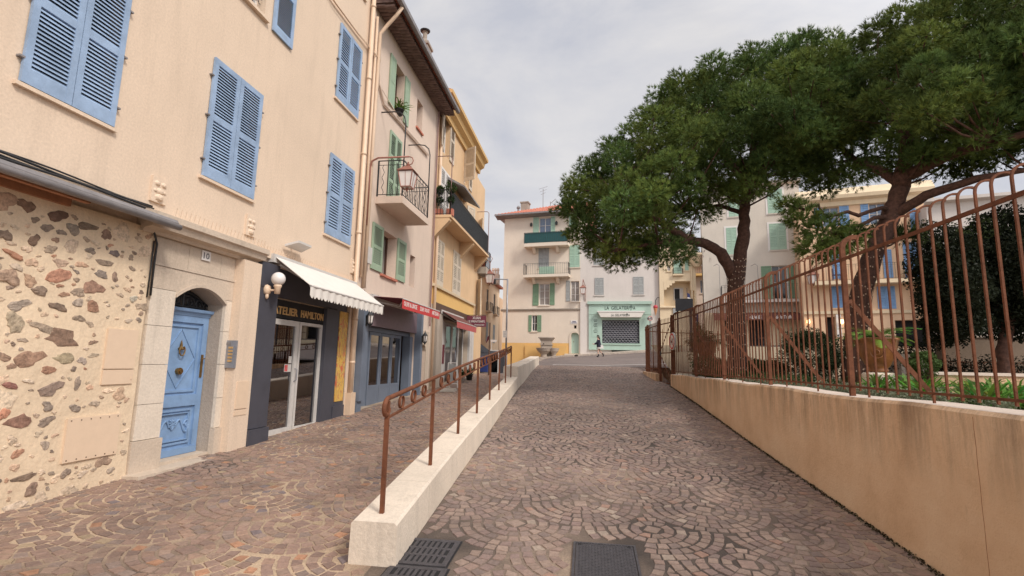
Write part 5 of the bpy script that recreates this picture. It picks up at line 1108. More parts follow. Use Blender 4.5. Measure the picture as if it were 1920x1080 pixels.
# plants and boards outside
for i,(px,py,rr,lb) in enumerate(((872,700,.16,'leafy green plant in a white pot outside the glazed doors'),(884,698,.16,'leafy green plant in a dark pot, farthest outside the glazed doors'))):
    q=onZ(px,706-3*i,zL(20.6+i)); pot_plant('potted_plant',lb,(-5.15+.1*i,20.6+1.0*i,zL(20.6+i)),.16,.26,C(70,104,48,.6),90,.5,'whitish' if i==0 else 'black','plants outside the ochre house',up=.8)
t=thing('sandwich_board','small white frame board on the pavement in front of the glazed doors','board',(-4.95,18.5,zL(18.5))); m=MB(); z=zL(18.5)
m.bar((-5.15,18.5,z),(-5.1,18.4,z+.9),.03); m.bar((-4.75,18.5,z),(-4.8,18.4,z+.9),.03); m.bar((-5.1,18.4,z+.9),(-4.8,18.4,z+.9),.03); m.bar((-5.12,18.5,z+.15),(-4.77,18.5,z+.15),.03); m.bar((-5.15,18.75,z),(-5.1,18.42,z+.9),.03); m.bar((-4.75,18.75,z),(-4.8,18.42,z+.9),.03); m.build('frame',M['white'],t); m=MB(); m.hexa([(-5.1,18.47,z+.2),(-4.8,18.47,z+.2),(-4.8,18.49,z+.2),(-5.1,18.49,z+.2),(-5.08,18.4,z+.85),(-4.82,18.4,z+.85),(-4.82,18.42,z+.85),(-5.08,18.42,z+.85)]); m.build('panel',M['gsh'],t)
t=thing('concrete_weight','low square concrete weight lying on the walkway near the glazed doors','weight',(-4.75,17.3,zL(17.3))); m=MB(); z=zL(17.3); m.hexa([(-5.0,17.05,z),(-4.5,17.05,z),(-4.5,17.55,z),(-5.0,17.55,z),(-4.97,17.08,z+.1),(-4.53,17.08,z+.1),(-4.53,17.52,z+.1),(-4.97,17.52,z+.1)]); m.lathe((-4.75,17.3,z+.1),[(.05,0),(.05,.06)],10); m.build('base',M['concrete'],t)
# ================================================================ D: houses down the lane
DL=Fr(-11,0,0,1,1,0); M['lane']=plaster('pale apricot plaster',C(240,206,164,1.05),.15,.05)
D1=Bld('townhouse','bright orange house glimpsed at the far end of the lane',DL,40,51.6,-2,8.6,M['dorange'],6,'houses at the end of the lane')
for k in range(2): u=DL.px(893,540+45*k)[0]; 
for zz in (6.6,3.6): window(D1,47.6,48.4,zz,zz+1.6,.15,'gsh','glass'); leaf(DL,47.0,47.55,zz,zz+1.6,M['gsh'],D1.t,pitch=.12); leaf(DL,48.45,49.0,zz,zz+1.6,M['gsh'],D1.t,pitch=.12)
D1.wall()
m=MB(DL); m.add([(39,.5,8.6),(50.5,.5,8.6),(50.5,-4,10),(39,-4,10)],[(0,1,2,3)]); m.build('roof',M['tile'],D1.t)
D2=Bld('townhouse','pale peach house with shuttered windows and a potted chimney at the lane end',DL,51.6,62,-2,9.0,M['lane'],6,'houses at the end of the lane')
for px in(914,927):
    u=DL.px(px,575)[0]
    window(D2,u-.55,u+.55,5.5,7.9,.15,'gsh','glass',2,2); bb=balcony(D2,u-.8,u+.8,.5,5.35,5.5,mat='peach',rmat='black',rh=.9,step=.18)
    D2.hole(u-.5,u+.5,2.2,4.3,.1); m=MB(DL); m.box(u-.5,u+.5,-.2,-.11,2.2,4.3); m.build('window',M['glass'],D2.t); leaf(DL,u-.55,u-.005,2.2,4.3,M['gsh'],D2.t,pitch=.14); leaf(DL,u+.005,u+.55,2.2,4.3,M['gsh'],D2.t,pitch=.14)
    window(D2,u-.4,u+.4,-.4,1.2,.1,'gsh','glass'); leaf(DL,u-.95,u-.45,-.6,1.3,M['gsh'],D2.t,pitch=.14); 
D2.wall()
m=MB(DL); m.box(51.5,62.1,-.2,.45,8.95,9.1); m.add([(51.5,.5,9.12),(62.1,.5,9.12),(62.1,-5,10.2),(51.5,-5,10.2)],[(0,1,2,3)]); m.build('roof',M['tile'],D2.t)
q=onY(929,516,55); m=MB(); m.box(q.x-.42,q.x+.42,54.5,55.5,8.5,q.z+.1); 
for k in range(3): m.lathe((q.x-.28+.28*k,55,q.z+.1),[(.12,0),(.12,.4),(.17,.45),(.1,.7)],8)
m.build('chimney',M['pinkw'],D2.t)
D3=Bld('townhouse','narrow sliver of a tan house behind the cream corner house',DL,62.2,75,-2,8.0,M['orange'],6,'houses at the end of the lane'); D3.wall()
t=thing('restaurant_sign','small white sign board on the lane beneath the peach house','sign',(-9.6,46,1.0)); q=onY(924,640,46); m=MB(); q1=onY(931,637,46); q0=onY(920,641,46); m.box(q0.x,q1.x,46,46.05,q0.z,q1.z); m.bar((q0.x+.1,46.02,-1),(q0.x+.1,46.02,q0.z),.05); m.build('board',M['whitish'],t)
# ground items in the lane
z=zL(30); q0=onY(893,690,30); q1=onY(921,655,30)
t=thing('terrace_shelter','black canvas terrace shelter with a pale top edge, down in the lane','shelter',((q0.x+q1.x)/2,31,z)); m=MB()
a=onY(891,690,30).x; b=onY(934,690,30).x; zt=onY(905,654,30).z
m.add([(a,30,zt-.55),(b,30,zt-.35),(b,32.5,zt-.05),(a,32.5,zt),(a,30,zt-.5),(b,30,zt-.3)],[(0,1,2,3),(0,1,5,4)]); m.box(a,b,32.5,32.54,z,zt-.02); m.box(a,a+.04,30,32.5,z,zt-.5); m.box(b-.04,b,30,32.5,z,zt-.3); m.build('canvas',M['blackcloth'],t); m=MB(); m.bar((a,29.98,zt-.02),(b,29.98,zt-.10),.07); m.bar((a,29.98,zt-.02),(a,29.98,z),.06); m.bar((b,29.98,zt-.1),(b,29.98,z),.06); m.build('frame',M['whitish'],t)
t=thing('parasol','dark brown parasol, half lowered, beside the terrace shelter','parasol',(onY(888,690,28).x,28,zL(28))); x=onY(889,650,28).x; zt=onY(889,636,28).z; m=MB(); m.lathe((x,28,zt-.75),[(1.0,0),(.9,.12),(.45,.45),(.03,.75)],8); m.build('canopy',M['blackcloth'],t); m=MB(); m.tube([(x,28,zL(28)),(x,28,zt)],.025,8); m.build('pole',M['dwood'],t)
t=thing('timber_planter','stained timber planter box screen at the lane corner','planter',(x,28.6,zL(28))); m=MB(); x1=onY(898,680,28.6).x; m.box(x1-1.1,x1,28.5,28.9,zL(28),zL(28)+1.15)
for k in range(5): m.box(x1-1.1,x1+.01,28.48,28.5,zL(28)+.05+.22*k,zL(28)+.22+.22*k)
m.build('box',M['wood'],t)
t=thing('recycling_bin','blue plastic wheeled bin in front of the terrace shelter','bin',(onY(907,685,29).x,29,zL(29))); x=onY(907,685,29).x; z=zL(29); m=MB(); m.hexa([(x-.26,28.8,z+.08),(x+.26,28.8,z+.08),(x+.26,29.3,z+.08),(x-.26,29.3,z+.08),(x-.32,28.72,z+.85),(x+.32,28.72,z+.85),(x+.32,29.36,z+.85),(x-.32,29.36,z+.85)]); m.build('body',M['bluep'],t); m=MB(); m.hexa([(x-.34,28.7,z+.855),(x+.34,28.7,z+.855),(x+.34,29.4,z+.855),(x-.34,29.4,z+.855),(x-.3,28.75,z+.93),(x+.3,28.75,z+.93),(x+.3,29.3,z+.96),(x-.3,29.3,z+.96)]); m.build('lid',M['bluep'],t)
for s_ in(-1,1): m=MB(); m.tube([(x+s_*.3,29.25,z+.1),(x+s_*.24,29.25,z+.1)],.1,12); m.build('wheel',M['black'],t)
t=thing('furled_flag','red folded pennant on a thin striped pole behind the handrail','flag',(onY(917.5,690,24).x,24,zL(24))); x=onY(917.5,650,24).x; zt=onY(917,605,24).z; m=MB(); m.tube([(x,24,zL(24)),(x,24,zt)],.035,8); m.build('pole',M['dwood'],t); m=MB(); z1=onY(914,627,24).z; m.add([(x,24,z1),(x-.12,24.03,z1-.15),(x-.17,24,z1-.42),(x,24,z1-.18),(x,24.05,z1),(x-.12,24.08,z1-.15),(x-.17,24.05,z1-.42),(x,24.05,z1-.18)],[(0,1,2,3),(4,5,6,7),(0,1,5,4),(1,2,6,5),(2,3,7,6),(3,0,4,7)]); m.build('cloth',M['dred'],t)
# grey lamp pole
s_=27.5; x=onY(949,650,s_).x; zt=onY(950,523,s_).z; zb=zP(s_,x)
t=thing('lamp_post','slim grey lamp post with a straight side arm at the corner of the cream house','street lamp',(x,s_,zb)); m=MB(); m.tube([(x,s_,zb),(x,s_,zb+1.2)],.07,10); m.tube([(x,s_,zb+1.2),(x,s_,zt)],.048,10); m.build('pole',M['steel'],t,smooth=True); xa=onY(925,522,s_).x; m=MB(); m.tube([(x,s_,zt-.03),(xa,s_,zt)],.03,8); m.build('arm',M['steel'],t); m=MB(); m.box(xa-.12,xa+.14,s_-.1,s_+.1,zt-.28,zt-.03); m.build('lamp_head',M['black'],t)
z1=onY(947,620,s_).z; z0=onY(947,633,s_).z; t=thing('pole_sign','small white notice plate strapped to the grey lamp post','sign',(x-.1,s_-.08,z0)); m=MB(); m.box(x-.17,x+.03,s_-.09,s_-.07,z0,z1); m.build('plate',M['whitish'],t)
m=MB()
for k in range(4): m.box(x-.15,x+.01,s_-.093,s_-.09,z0+.06+.08*k,z0+.085+.08*k)
m.build('printed_lines',M['zinc'],t)
# ================================================================ far side of the square
FG='facades around the far side of the square'
def far_win(b,xl,yt,xr,yb,kind='closed',mat='mint_sh',glass='glass',frame='white',n=2,sill=None,pitch=.12):
    u0,u1,z0,z1=R4(b.fr,xl,yt,xr,yb)
    if kind=='closed':
        b.hole(u0+.04,u1-.04,z0+.04,z1-.04,.12); m=MB(b.fr); m.box(u0,u1,-.2,-.122,z0,z1); g=m.build('window',M[glass],b.t)
        for k in range(n): a=u0+(u1-u0)*k/n; leaf(b.fr,a+.004,u0+(u1-u0)*(k+1)/n-.004,z0,z1,M[mat],b.t,pitch=pitch)
    else: window(b,u0,u1,z0,z1,.22,frame,glass,3 if z1-z0>1.6 else 2,2)
    m=MB(b.fr); m.box(u0-.08,u1+.08,0,.08,z0-.1,z0-.02); m.build('sill',b.mat,b.t)
    return u0,u1,z0,z1
def side_leaf(b,xl,yt,xr,yb,mat,pitch=.12,label=None):
    u0,u1,z0,z1=R4(b.fr,xl,yt,xr,yb); return leaf(b.fr,u0,u1,z0,z1,M[mat],b.t,pitch=pitch,label=label)
# ---- E: cream corner house
FE=fr_cam(942,46,9)
uE1=FE.px(1088,600)[0]; zE=FE.px(943.5,407)[1]; 
E_=Bld('corner_house','cream corner house with green shutters, two balconies and a yellow painted base',FE,0,uE1,-2.5,zE,M['cream'],11,FG)
zyl=FE.px(1000,643)[1]
E_.bands=[(-2.5,FE.px(942,690)[1]-.1,M['concrete']),(FE.px(942,690)[1]-.1,zyl,M['sun']),(zyl,zE,M['cream'])]
far_win(E_,1011,408,1033,437,'open','mint_sh','glassb'); side_leaf(E_,1000,408,1010.5,437,'mint_sh'); side_leaf(E_,1033,406,1041,436,'mint_sh')
far_win(E_,1067,403,1079,425,'closed','mint_sh')
far_win(E_,1010,465,1029.5,502,'closed','gsh'); far_win(E_,1068,460,1087,501,'closed','mint_sh')
far_win(E_,1011,532,1030,572,'open','green','glassc'); side_leaf(E_,999,532,1010,573,'dgreen'); side_leaf(E_,1031,531,1040,572,'dgreen')
far_win(E_,1070,527,1086,565,'open','gsh','glassc'); side_leaf(E_,1061.5,526,1069,565,'gsh')
far_win(E_,997,591,1007,621,'open','dgreen'); side_leaf(E_,991,591,996.7,622,'dgreen'); side_leaf(E_,1007.3,591,1015,622,'dgreen')
du0,du1,dz0,dz1=R4(FE,1070.5,624,1085.5,663); E_.hole(du0,du1,dz0,dz1,.3)
a,b,c,d=R4(FE,1076,610,1081,616); dark_open(E_,a,b,c,d,.3,name='vent')
E_.wall()
m=MB(FE); m.box(du0,du1,-.3,-.24,dz0,dz1); E_d=m.build('door',M['gmint'],E_.t); m=MB(FE); m.lathe((du0+.2,-.22,dz0+1),[(.04,0),(.04,.06)],8); m.build('door_handle',M['brass'],E_d)
m=MB(FE); m.box(du0-.16,du0,0,.05,dz0,dz1-.3).box(du1,du1+.16,0,.05,dz0,dz1-.3)
for k in range(8):
    a=du0-.16+(du1-du0+.32)*k/8; b=du0-.16+(du1-du0+.32)*(k+1)/8; f=lambda u:dz1-.28+.30*math.sqrt(max(0,1-((u-(du0+du1)/2)/((du1-du0)/2+.02))**2)); g_=lambda u:dz1-.3+.48*math.sqrt(max(0,1-((u-(du0+du1)/2)/((du1-du0)/2+.18))**2))
    m.hexa([(a,0,f(a)),(b,0,f(b)),(b,.05,f(b)),(a,.05,f(a)),(a,0,max(f(a)+.01,g_(a))),(b,0,max(f(b)+.01,g_(b))),(b,.05,max(f(b)+.01,g_(b))),(a,.05,max(f(a)+.01,g_(a)))])
m.build('door_surround',M['pale_stone'],E_.t)
m=MB(FE)
for k in range(3): m.box(du0-.5-.25*k,du1+.4+.1*k,0,.35+.3*k,dz0-1.5,dz0-.02-.15*k)
m.build('door_steps',M['pale_stone'],E_.t)
m=MB(FE); a=FE.px(985,660)[0]; b=FE.px(1064,660)[0]; zt=FE.px(1020,648)[1]; m.box(a,b,0,.12,-1,zt); m.build('base_panel',M['sun'],E_.t)
zc=FE.px(1000,581)[1]; m=MB(FE); m.sweep([(0,zc-.12),(.1,zc-.06),(.16,zc+.06),(0,zc+.14)],-.15,uE1); m.build('string_course',M['concrete'],E_.t)
for i,(xl,xr,yt,yb,sc) in enumerate(((982,1065,455,461,'greencl'),(981,1066,514,519,None))):
    a,_=FE.px(xl,yt,.9); b,_=FE.px(xr,yt,.9); z1=FE.px((xl+xr)/2,yt,.9)[1]; z0=FE.px((xl+xr)/2,yb,.9)[1]
    bb=balcony(E_,a,b,.95,z0,z1,mat='cream',rmat='black',rh=1.0,step=.16,canvas=sc); m=MB(FE)
    for u in(a+.7,b-1.2): m=MB(FE); m.hexa([(u,0,z0-.5),(u+.25,0,z0-.5),(u+.25,.2,z0-.5),(u,.2,z0-.5),(u,0,z0),(u+.25,0,z0),(u+.25,.7,z0),(u,.7,z0)]); m.build('balcony_bracket',M['cream'],bb)
    if i==1: m=MB(FE); m.box((a+b)/2-.7,(a+b)/2+.7,.5,.55,z1,z1+.75); m.build('planter',M['mint_sh'],bb)
# hipped tile roof
eo=.75; ze=zE; m=MB(FE); ux=uE1+.3; rz=FE.px(1027,385,-4.5)[1]-.75
A0=(-eo,eo,ze);A1=(ux,eo,ze);A2=(ux,-11,ze);A3=(-eo,-11,ze);rp=(5.4,-4.5,rz+.75)
m.add([A0,A1,A2,A3,rp,(ux,-4.5,rz+.75)],[(0,1,5,4),(3,0,4),(1,2,5),(2,3,4,5)])
for k in range(44):
    u=-eo+.1+.25*k
    if u<ux:
        f=min(1,max(0,(u+eo)/(5.4+eo))); m.tube([(u,eo+.02,ze+.03),(u,eo+.02-(4.5+eo)*f,ze+.03+(rz+.75-ze)*f)],.07,5)
m.build('roof',M['tile'],E_.t); m=MB(FE); m.add([(-eo,eo,ze-.02),(ux,eo,ze-.02),(ux,-.1,ze-.25),(-eo,-.1,ze-.25)],[(0,1,2,3)]); m.add([(-eo,eo,ze-.02),(0,0,ze-.25),(0,-11,ze-.25),(-eo,-11,ze-.02)],[(0,1,2,3)]); m.box(-eo,ux,eo,eo+.06,ze-.08,ze+.06); m.build('eaves',M['zinc'],E_.t)
q=FE.px(984.5,390,-1.5); m=MB(FE); m.box(q[0]-.35,q[0]+.35,-2,-1.2,ze,FE.px(985,382,-1.5)[1]); m.box(q[0]-.42,q[0]+.42,-2.05,-1.15,FE.px(985,382,-1.5)[1],FE.px(985,381,-1.5)[1]+.08); m.build('chimney',M['gstone'],E_.t)
m=MB(FE); q=FE.px(972,390,-1.2); m.lathe((q[0],-1.2,ze),[(.1,0),(.1,q[1]-ze-.1),(.2,q[1]-ze),(.08,q[1]-ze+.2)],8); m.build('vent_pipe',M['zinc'],E_.t)
m=MB(FE); q=FE.px(1018.5,354,-3); m.tube([(q[0],-3,ze),(q[0],-3,q[1])],.03,6)
for k in range(3): m.bar((q[0]-.45+.1*k,-3,q[1]-.3*k),(q[0]+.45-.1*k,-3,q[1]-.3*k+.2),.02)
m.build('antenna',M['zinc'],E_.t)
m=MB(FE); q=FE.px(1032,378,-3); m.tube([(q[0],-3,ze),(q[0],-3,q[1])],.03,6); m.bar((q[0],-3,q[1]-.2),(q[0]+.55,-3,q[1]+.25),.04); m.build('antenna',M['zinc'],E_.t)
for px,py,lb in((996,422,'small black lamp left of the top french window of the cream corner house'),(1043.5,419,'small black lamp right of the top french window of the cream corner house')):
    q=FE.px(px,py,.1); t=thing('balcony_lamp',lb,'wall lamp',FE.pt((q[0],0,q[1]-.2)),'lamps either side of the top french window'); m=MB(FE); m.lathe((q[0],.14,q[1]-.15),[(.04,0),(.1,.05),(.12,.25),(.03,.38)],8); m.box(q[0]-.03,q[0]+.03,0,.14,q[1],q[1]+.05); m.build('lantern',M['black'],t)
q=FE.px(1059,437,.5); pot_plant('potted_plant','spiky yucca in a pot at the right end of the green screened balcony',FE.pt((q[0],.5,FE.px(1059,455,.9)[1])),.3,.65,C(120,140,70,.7),40,.9,'tile',up=.7)
t=thing('street_nameplate','blue edged enamel street name plate above the small mint door','sign',FE.pt((FE.px(1076,604)[0],0,FE.px(1076,607)[1]))); a,b,c,d=R4(FE,1070,600.5,1083,607); m=MB(FE); m.box(a,b,0,.03,c,d); m.build('plate',M['white'],t); m=MB(FE); m.box(a+.14,b-.14,.03,.034,(c+d)/2+.02,(c+d)/2+.08).box(a+.08,b-.08,.03,.034,c+.05,c+.11); m.build('printed_lines',M['navy'],t)
q=FE.px(1093,550,.6); lantern('street_lantern','copper lantern on the pilaster between the cream house and the gelateria',FE.pt((q[0],.6,FE.px(1094,551,.6)[1])),.52,arm=[([FE.pt((q[0]+.1,.02,FE.px(1094,569)[1])),FE.pt((q[0]+.1,.1,FE.px(1094,535)[1])),FE.pt((q[0],.6,FE.px(1094,528,.6)[1]+.2)),FE.pt((q[0],.6,FE.px(1094,538,.6)[1]))],.03)],armmat='copper',cat='street lantern')
# ---- F: the gelateria house
pE=FE.pt((uE1,0,0)); FF=Fr(pE[0],pE[1],math.cos(rad(3)),-math.sin(rad(3)),-math.sin(rad(3)),-math.cos(rad(3)))
uF1=FF.px(1236,560)[0]; zF=FF.px(1150,430)[1]
F_=Bld('gelateria_house','pale rendered house with grey shutters above the mint green gelateria',FF,0,uF1,-2,zF,M['white_pl'],10,FG)
for (xl,yt,xr,yb) in ((1115,521,1132,553),(1187,519,1207,552),(1113,466,1132,497),(1186,463,1200.5,494)): far_win(F_,xl,yt,xr,yb,'closed','gsh')
s0,s1,sz0,sz1=R4(FF,1129,600,1199,644); F_.hole(s0,s1,sz0,sz1,.25); F_.wall(); m=MB(FF); m.box(.01,FF.px(1100,600)[0],0,.14,-.5,FF.px(1095,566)[1]); m.build('pilaster',M['white_pl'],F_.t)
m=MB(FF); a,b,c,d=R4(FF,1104,566,1221,656.5)
m.box(a,s0,0,.12,c,d); m.box(s1,b,0,.12,c,d); m.box(s0,s1,0,.12,sz1,d); m.box(s0,s1,0,.12,c,sz0); m.box(a-.1,b+.1,.12,.28,d-.22,d+.02); m.box(s0-.1,s1+.1,.12,.2,sz0-.12,sz0); m.box(a,b,.12,.17,c,c+.12); m.box(a,b,.12,.15,FF.px(1150,590)[1],FF.px(1150,590)[1]+.07)
a2,b2,c2,d2=R4(FF,1110,592,1122,632); fr_(m,a2,b2,c2,d2,.04,.12,.14); m.build('shopfront',M['gmint'],F_.t)
m=MB(FF); m.box(s0,s1,-.35,-.3,sz0,sz1); m.build('shop_interior',M['glass'],F_.t)
m=MB(FF); st=.27; nx=int((s1-s0)/st); nz=int((sz1-sz0)/(st*.6))
for i in range(nx):
    for j in range(nz):
        x=s0+(i+.5+(j%2)*.5)*st; z=sz0+(j+.5)*st*.6
        if x+st/2>s1: continue
        m.tube([(x-st/2,-.1,z),(x,-.08,z+st*.28),(x+st/2,-.1,z)],.03,3,cap=False)
m.build('roller_grille',M['steel'],F_.t)
m=MB(FF); m.box(s0,s1,-.2,-.17,sz0+.42,sz1-.5); m.build('security_shutter',M['char'],F_.t)
m=MB(FF); a3,b3,c3,d3=R4(FF,1147,657,1181,661.5); m.box(a3,b3,.0,.06,c3,d3); m.build('floor_vent',M['dark'],F_.t)
def sign_text(name,label,fr,px0,px1,ytop,ybot,d,parts,mat,th=.02,bold=.02):
    t=thing(name,label,'sign',fr.pt((fr.px((px0+px1)/2,ybot,d)[0],d,fr.px(px0,ybot,d)[1]))); m=MB(fr)
    for txt,a,b in parts:
        u0,z1=fr.px(a,ytop,d); u1,z0=fr.px(b,ybot,d); text_mesh(m,txt,z1-z0,u0,u1,z0,d,th,bold)
    m.build('lettering',M[mat],t); return t
t=sign_text('shop_lettering','large dark LA GELATERIA letters with a cone symbol on the mint fascia',FF,1134,1191,574.5,580.5,.121,[('LA',1134,1142),('GELATER',1146,1179.5),('A',1187,1191.3)],'lead',.02,0)
def cone_icon(t,fr,px,yt,yb,d):
    u,z1=fr.px(px,yt,d); _,z0=fr.px(px,yb,d); h=z1-z0; m=MB(fr)
    for cx,cz in ((-.16*h,.62*h),(.16*h,.62*h),(0,.82*h)): m.tube([(u+cx+.14*h*math.cos(a),d+.01,z0+cz+.14*h*math.sin(a)) for a in np.linspace(0,2*math.pi,10)],.016,4)
    m.tube([(u-.24*h,d+.01,z0+.5*h),(u,d+.01,z0),(u+.24*h,d+.01,z0+.5*h)],.016,4); m.build('cone_symbol',M['lead'],t)
cone_icon(t,FF,1183,572.5,582,.121)
a,b,c,d=R4(FF,1121,585,1208,594.5,.6); ta=thing('awning','rolled up white awning box over the gelateria window','awning',FF.pt(((a+b)/2,.12,c)),'canvas awnings over the shops'); m=MB(FF); m.hexa([(a+.25,.12,c),(b-.25,.12,c),(b-.25,.62,c),(a+.25,.62,c),(a,.12,d),(b,.12,d),(b,.62,d),(a,.62,d)]); m.build('valance',M['canvas'],ta); m=MB(FF); m.box(a-.05,b+.05,.12,.66,d,d+.09); m.build('cassette',M['white'],ta)
t=sign_text('awning_lettering','small LA GELATERIA letters on the white awning box',FF,1146,1181,588.8,593,.625,[('LA',1146,1151),('GELATER',1153,1173.5),('A',1178,1181)],'lead',.01,0); cone_icon(t,FF,1175.7,587.5,593.5,.625)
t=thing('menu_lettering','small price list painted on the mint panel left of the gelateria grille','sign',FF.pt((FF.px(1116,630)[0],.12,FF.px(1116,630)[1]))); m=MB(FF)
for k,y in enumerate((600.5,603,607.5,610,613,617.5,621,624)): u0,z=FF.px(1112.5+(k%3),y,.121); u1,_=FF.px(1120-(k%2),y,.121); m.box(u0,u1,.121,.128,z,z+.045)
m.build('printed_lines',M['lead'],t)
# hanging ice cream cone
q=FF.px(1229,576,.9); c0=FF.pt((q[0],.9,q[1])); t=thing('cone_sign','giant red ice cream cone hanging at the corner of the gelateria','sign',FF.pt((q[0],.9,FF.px(1229,590,.9)[1]))); m=MB(); m.lathe(c0,[(.002,-.17)]+[(.19*math.sin(a),-.19*math.cos(a)) for a in np.linspace(.5,2.9,9)]+[(.002,.19)],16); m.build('scoop',M['wax'],t,smooth=True); m=MB(); m.lathe(c0,[(.01,-.72),(.17,-.08),(.12,-.02)],14); m.build('wafer_cone',M['cone'],t); m=MB(FF); m.tube([(q[0],.9,q[1]+.15),(q[0],.9,q[1]+.55),(q[0]+.2,.6,q[1]+.85),(q[0]+.45,.0,q[1]+.9)],.03,6); m.build('bracket',M['black'],t)
# ---- G: warm cream house with the arched loggia
pF=FF.pt((uF1,0,0)); GF=Fr(pF[0],pF[1]-.3,math.cos(rad(4)),-math.sin(rad(4)),-math.sin(rad(4)),-math.cos(rad(4)))
uG1=GF.px(1306,560)[0]; zG_=GF.px(1270,440)[1]
G_=Bld('arcaded_house','warm cream house with a stepped arch recess and mint green shutters',GF,0,uG1,-2,zG_,M['creamy'],10,FG)
far_win(G_,1263,488,1278,513,'closed','mint_sh',n=1); far_win(G_,1284,482,1291,507,'closed','mint_sh',n=1); far_win(G_,1251,498,1257,508,'open')
bb=balcony(G_,GF.px(1261,512)[0],GF.px(1281,512)[0],.25,GF.px(1270,515)[1]-.1,GF.px(1270,515)[1],mat='creamy',rh=.5,step=.3)
ra,rb,rc,rd=R4(GF,1245,527,1302,575); G_.hole(ra,rb,rc,rd,.9)
G_.wall()
m=MB(GF); wa,wb,wc,wd=R4(GF,1263,540,1281,563,-.9); fr_(m,wa,wb,wc,wd,.08,-.9,-.84); m.box((wa+wb)/2+.1,wb,-.88,-.86,wc,wd); wn=m.build('loggia_window',M['whitish'],G_.t); ORG[wn.name]=ORG[G_.t.name]; m=MB(GF); m.box(wa,wb,-.895,-.885,wc,wd); m.build('pane',M['dark'],wn)
m=MB(GF); m.box(ra-.05,rb+.05,-.99,-.905,rc-.05,rd+.05); m.build('loggia_back',M['creamy'],G_.t)
m=MB(GF)  # stepped left shoulder of the arch
for k in range(4):
    u=ra+.22*k; m.box(u,u+.23,-.12,.02,rd-.72+.18*k,rd+.01)
m.build('arch_corbel',M['creamy'],G_.t); m=MB(GF); m.box(rb-.3,rb,-.3,.02,rd-.8,rd-.0); m.build('arch_corbel',M['creamy'],G_.t)
zl=GF.px(1270,576)[1]; m=MB(GF); m.sweep([(0,zl-.1),(.15,zl-.05),(.15,zl+.06),(0,zl+.1)],0,uG1); m.build('string_course',M['creamy'],G_.t)
m=MB(GF); m.box(GF.px(1262,590)[0],GF.px(1270,590)[0],0,.1,GF.px(1265,588)[1],GF.px(1265,578)[1]); m.build('meter_box',M['gsh'],G_.t)
# rounded corner balconies of the same house
m=MB(GF); z=GF.px(1313,480,.3)[1]; m.lathe((uG1+.1,.2,z),[(.25,-.9),(.7,-.2),(.85,0),(.85,.15)],14); z2=GF.px(1313,520,.3)[1]; m.build('corner_balcony',M['creamy'],G_.t)
pl=thing('potted_plant','spiky bare plant spilling from the rounded corner balcony','plant',GF.pt((uG1+.4,.6,z+.15))); m=MB(); cols=[]; strap(m,cols,GF.pt((uG1+.5,.6,z-.1)),50,1.3,C(120,104,90,.7),-.6,.15,.03); m.build('leaves',M['leaf'],pl,cols=cols)
m=MB(GF); m.tube([(uG1-.35,.06,zG_-.2),(uG1-.35,.06,-.5)],.06,8); m.build('downpipe',M['creamy'],G_.t)
# narrow far house between the cream house and the tall pale one
GN=fr_cam(1304,58,6); G2=Bld('house','far house glimpsed in the gap left of the tall pale house',GN,-1,2.4,-1,GN.px(1313,498)[1],M['pinkw'],6,FG); far_win(G2,1313,525,1321,550,'open','bsh','glassb'); G2.wall(); m=MB(GN); m.box(-1.2,2.6,0,.9,GN.px(1313,519)[1],GN.px(1313,515)[1]); b_=m.build('balcony',M['sun'],G2.t); railing(GN,[(-1.1,.85),(2.5,.85)],GN.px(1313,515)[1],GN.px(1313,505)[1],'black',b_,step=.2); m=MB(GN); m.add([(-1.2,.6,GN.px(1313,499)[1]),(2.6,.6,GN.px(1313,499)[1]),(2.6,-3,GN.px(1313,488)[1]),(-1.2,-3,GN.px(1313,488)[1])],[(0,1,2,3)]); m.build('roof',M['tile'],G2.t)
t=thing('tricolour_flag','small blue white and red flag on the loggia of the cream house','flag',GF.pt((GF.px(1289,575)[0],.3,GF.px(1289,575)[1]))); m=MB(GF); u=GF.px(1288.5,560,.3)[0]; z0=GF.px(1289,572,.3)[1]; z1=GF.px(1289,540,.3)[1]; m.tube([(u,.3,z0),(u,.3,z1)],.03,6); m.build('pole',M['dwood'],t)
for k,(c,nm) in enumerate((('navy','blue_cloth'),('white','white_cloth'),('red','red_cloth'))): m=MB(GF); h=(z1-z0); zz=z0+h*(.72-.22*k); m.hexa([(u+.02,.28,zz-h*.25),(u+.25+.08*k,.3,zz-h*.30),(u+.25+.08*k,.33,zz-h*.30),(u+.02,.31,zz-h*.25),(u+.02,.28,zz),(u+.2+.06*k,.3,zz-h*.08),(u+.2+.06*k,.33,zz-h*.08),(u+.02,.31,zz)]); m.build(nm,M[c],t)
# ---- H: tall pale house with mint shutters
HF=fr_cam(1321,43,11.5); uH1=HF.px(1507,500)[0]; zH=HF.px(1400,345)[1]
H_=Bld('apartment_house','tall off white house with closed mint shutters behind the first pine',HF,0,uH1,-1,zH,M['grey_pl'],10,FG)
for q in ((1439,355,1467,399.5),(1443,419,1474,468),(1362,427,1381.5,477),(1366,365,1386,406)):
    u0,u1,z0,z1=far_win(H_,*q,kind='closed',mat='mint_sh'); m=MB(HF); fr_(m,u0-.14,u1+.14,z0-.14,z1+.14,.13,0,.03); m.build('window_surround',M['white'],H_.t)
a,b,c,d=R4(HF,1448,498,1478,560); window(H_,a,b,c,d,.3,'white','glass',2,2); leaf(HF,a-.75,a-.02,c,d,M['dgreen'],H_.t,pitch=.14); leaf(HF,b+.02,b+.75,c,d,M['dgreen'],H_.t,pitch=.14)
zb1=HF.px(1450,562,.6)[1]; zb0=HF.px(1450,567,.6)[1]; bb=balcony(H_,HF.px(1352,562)[0],HF.px(1504,560)[0],.9,zb0,zb1,mat='white_pl',rh=1.15,step=.22)
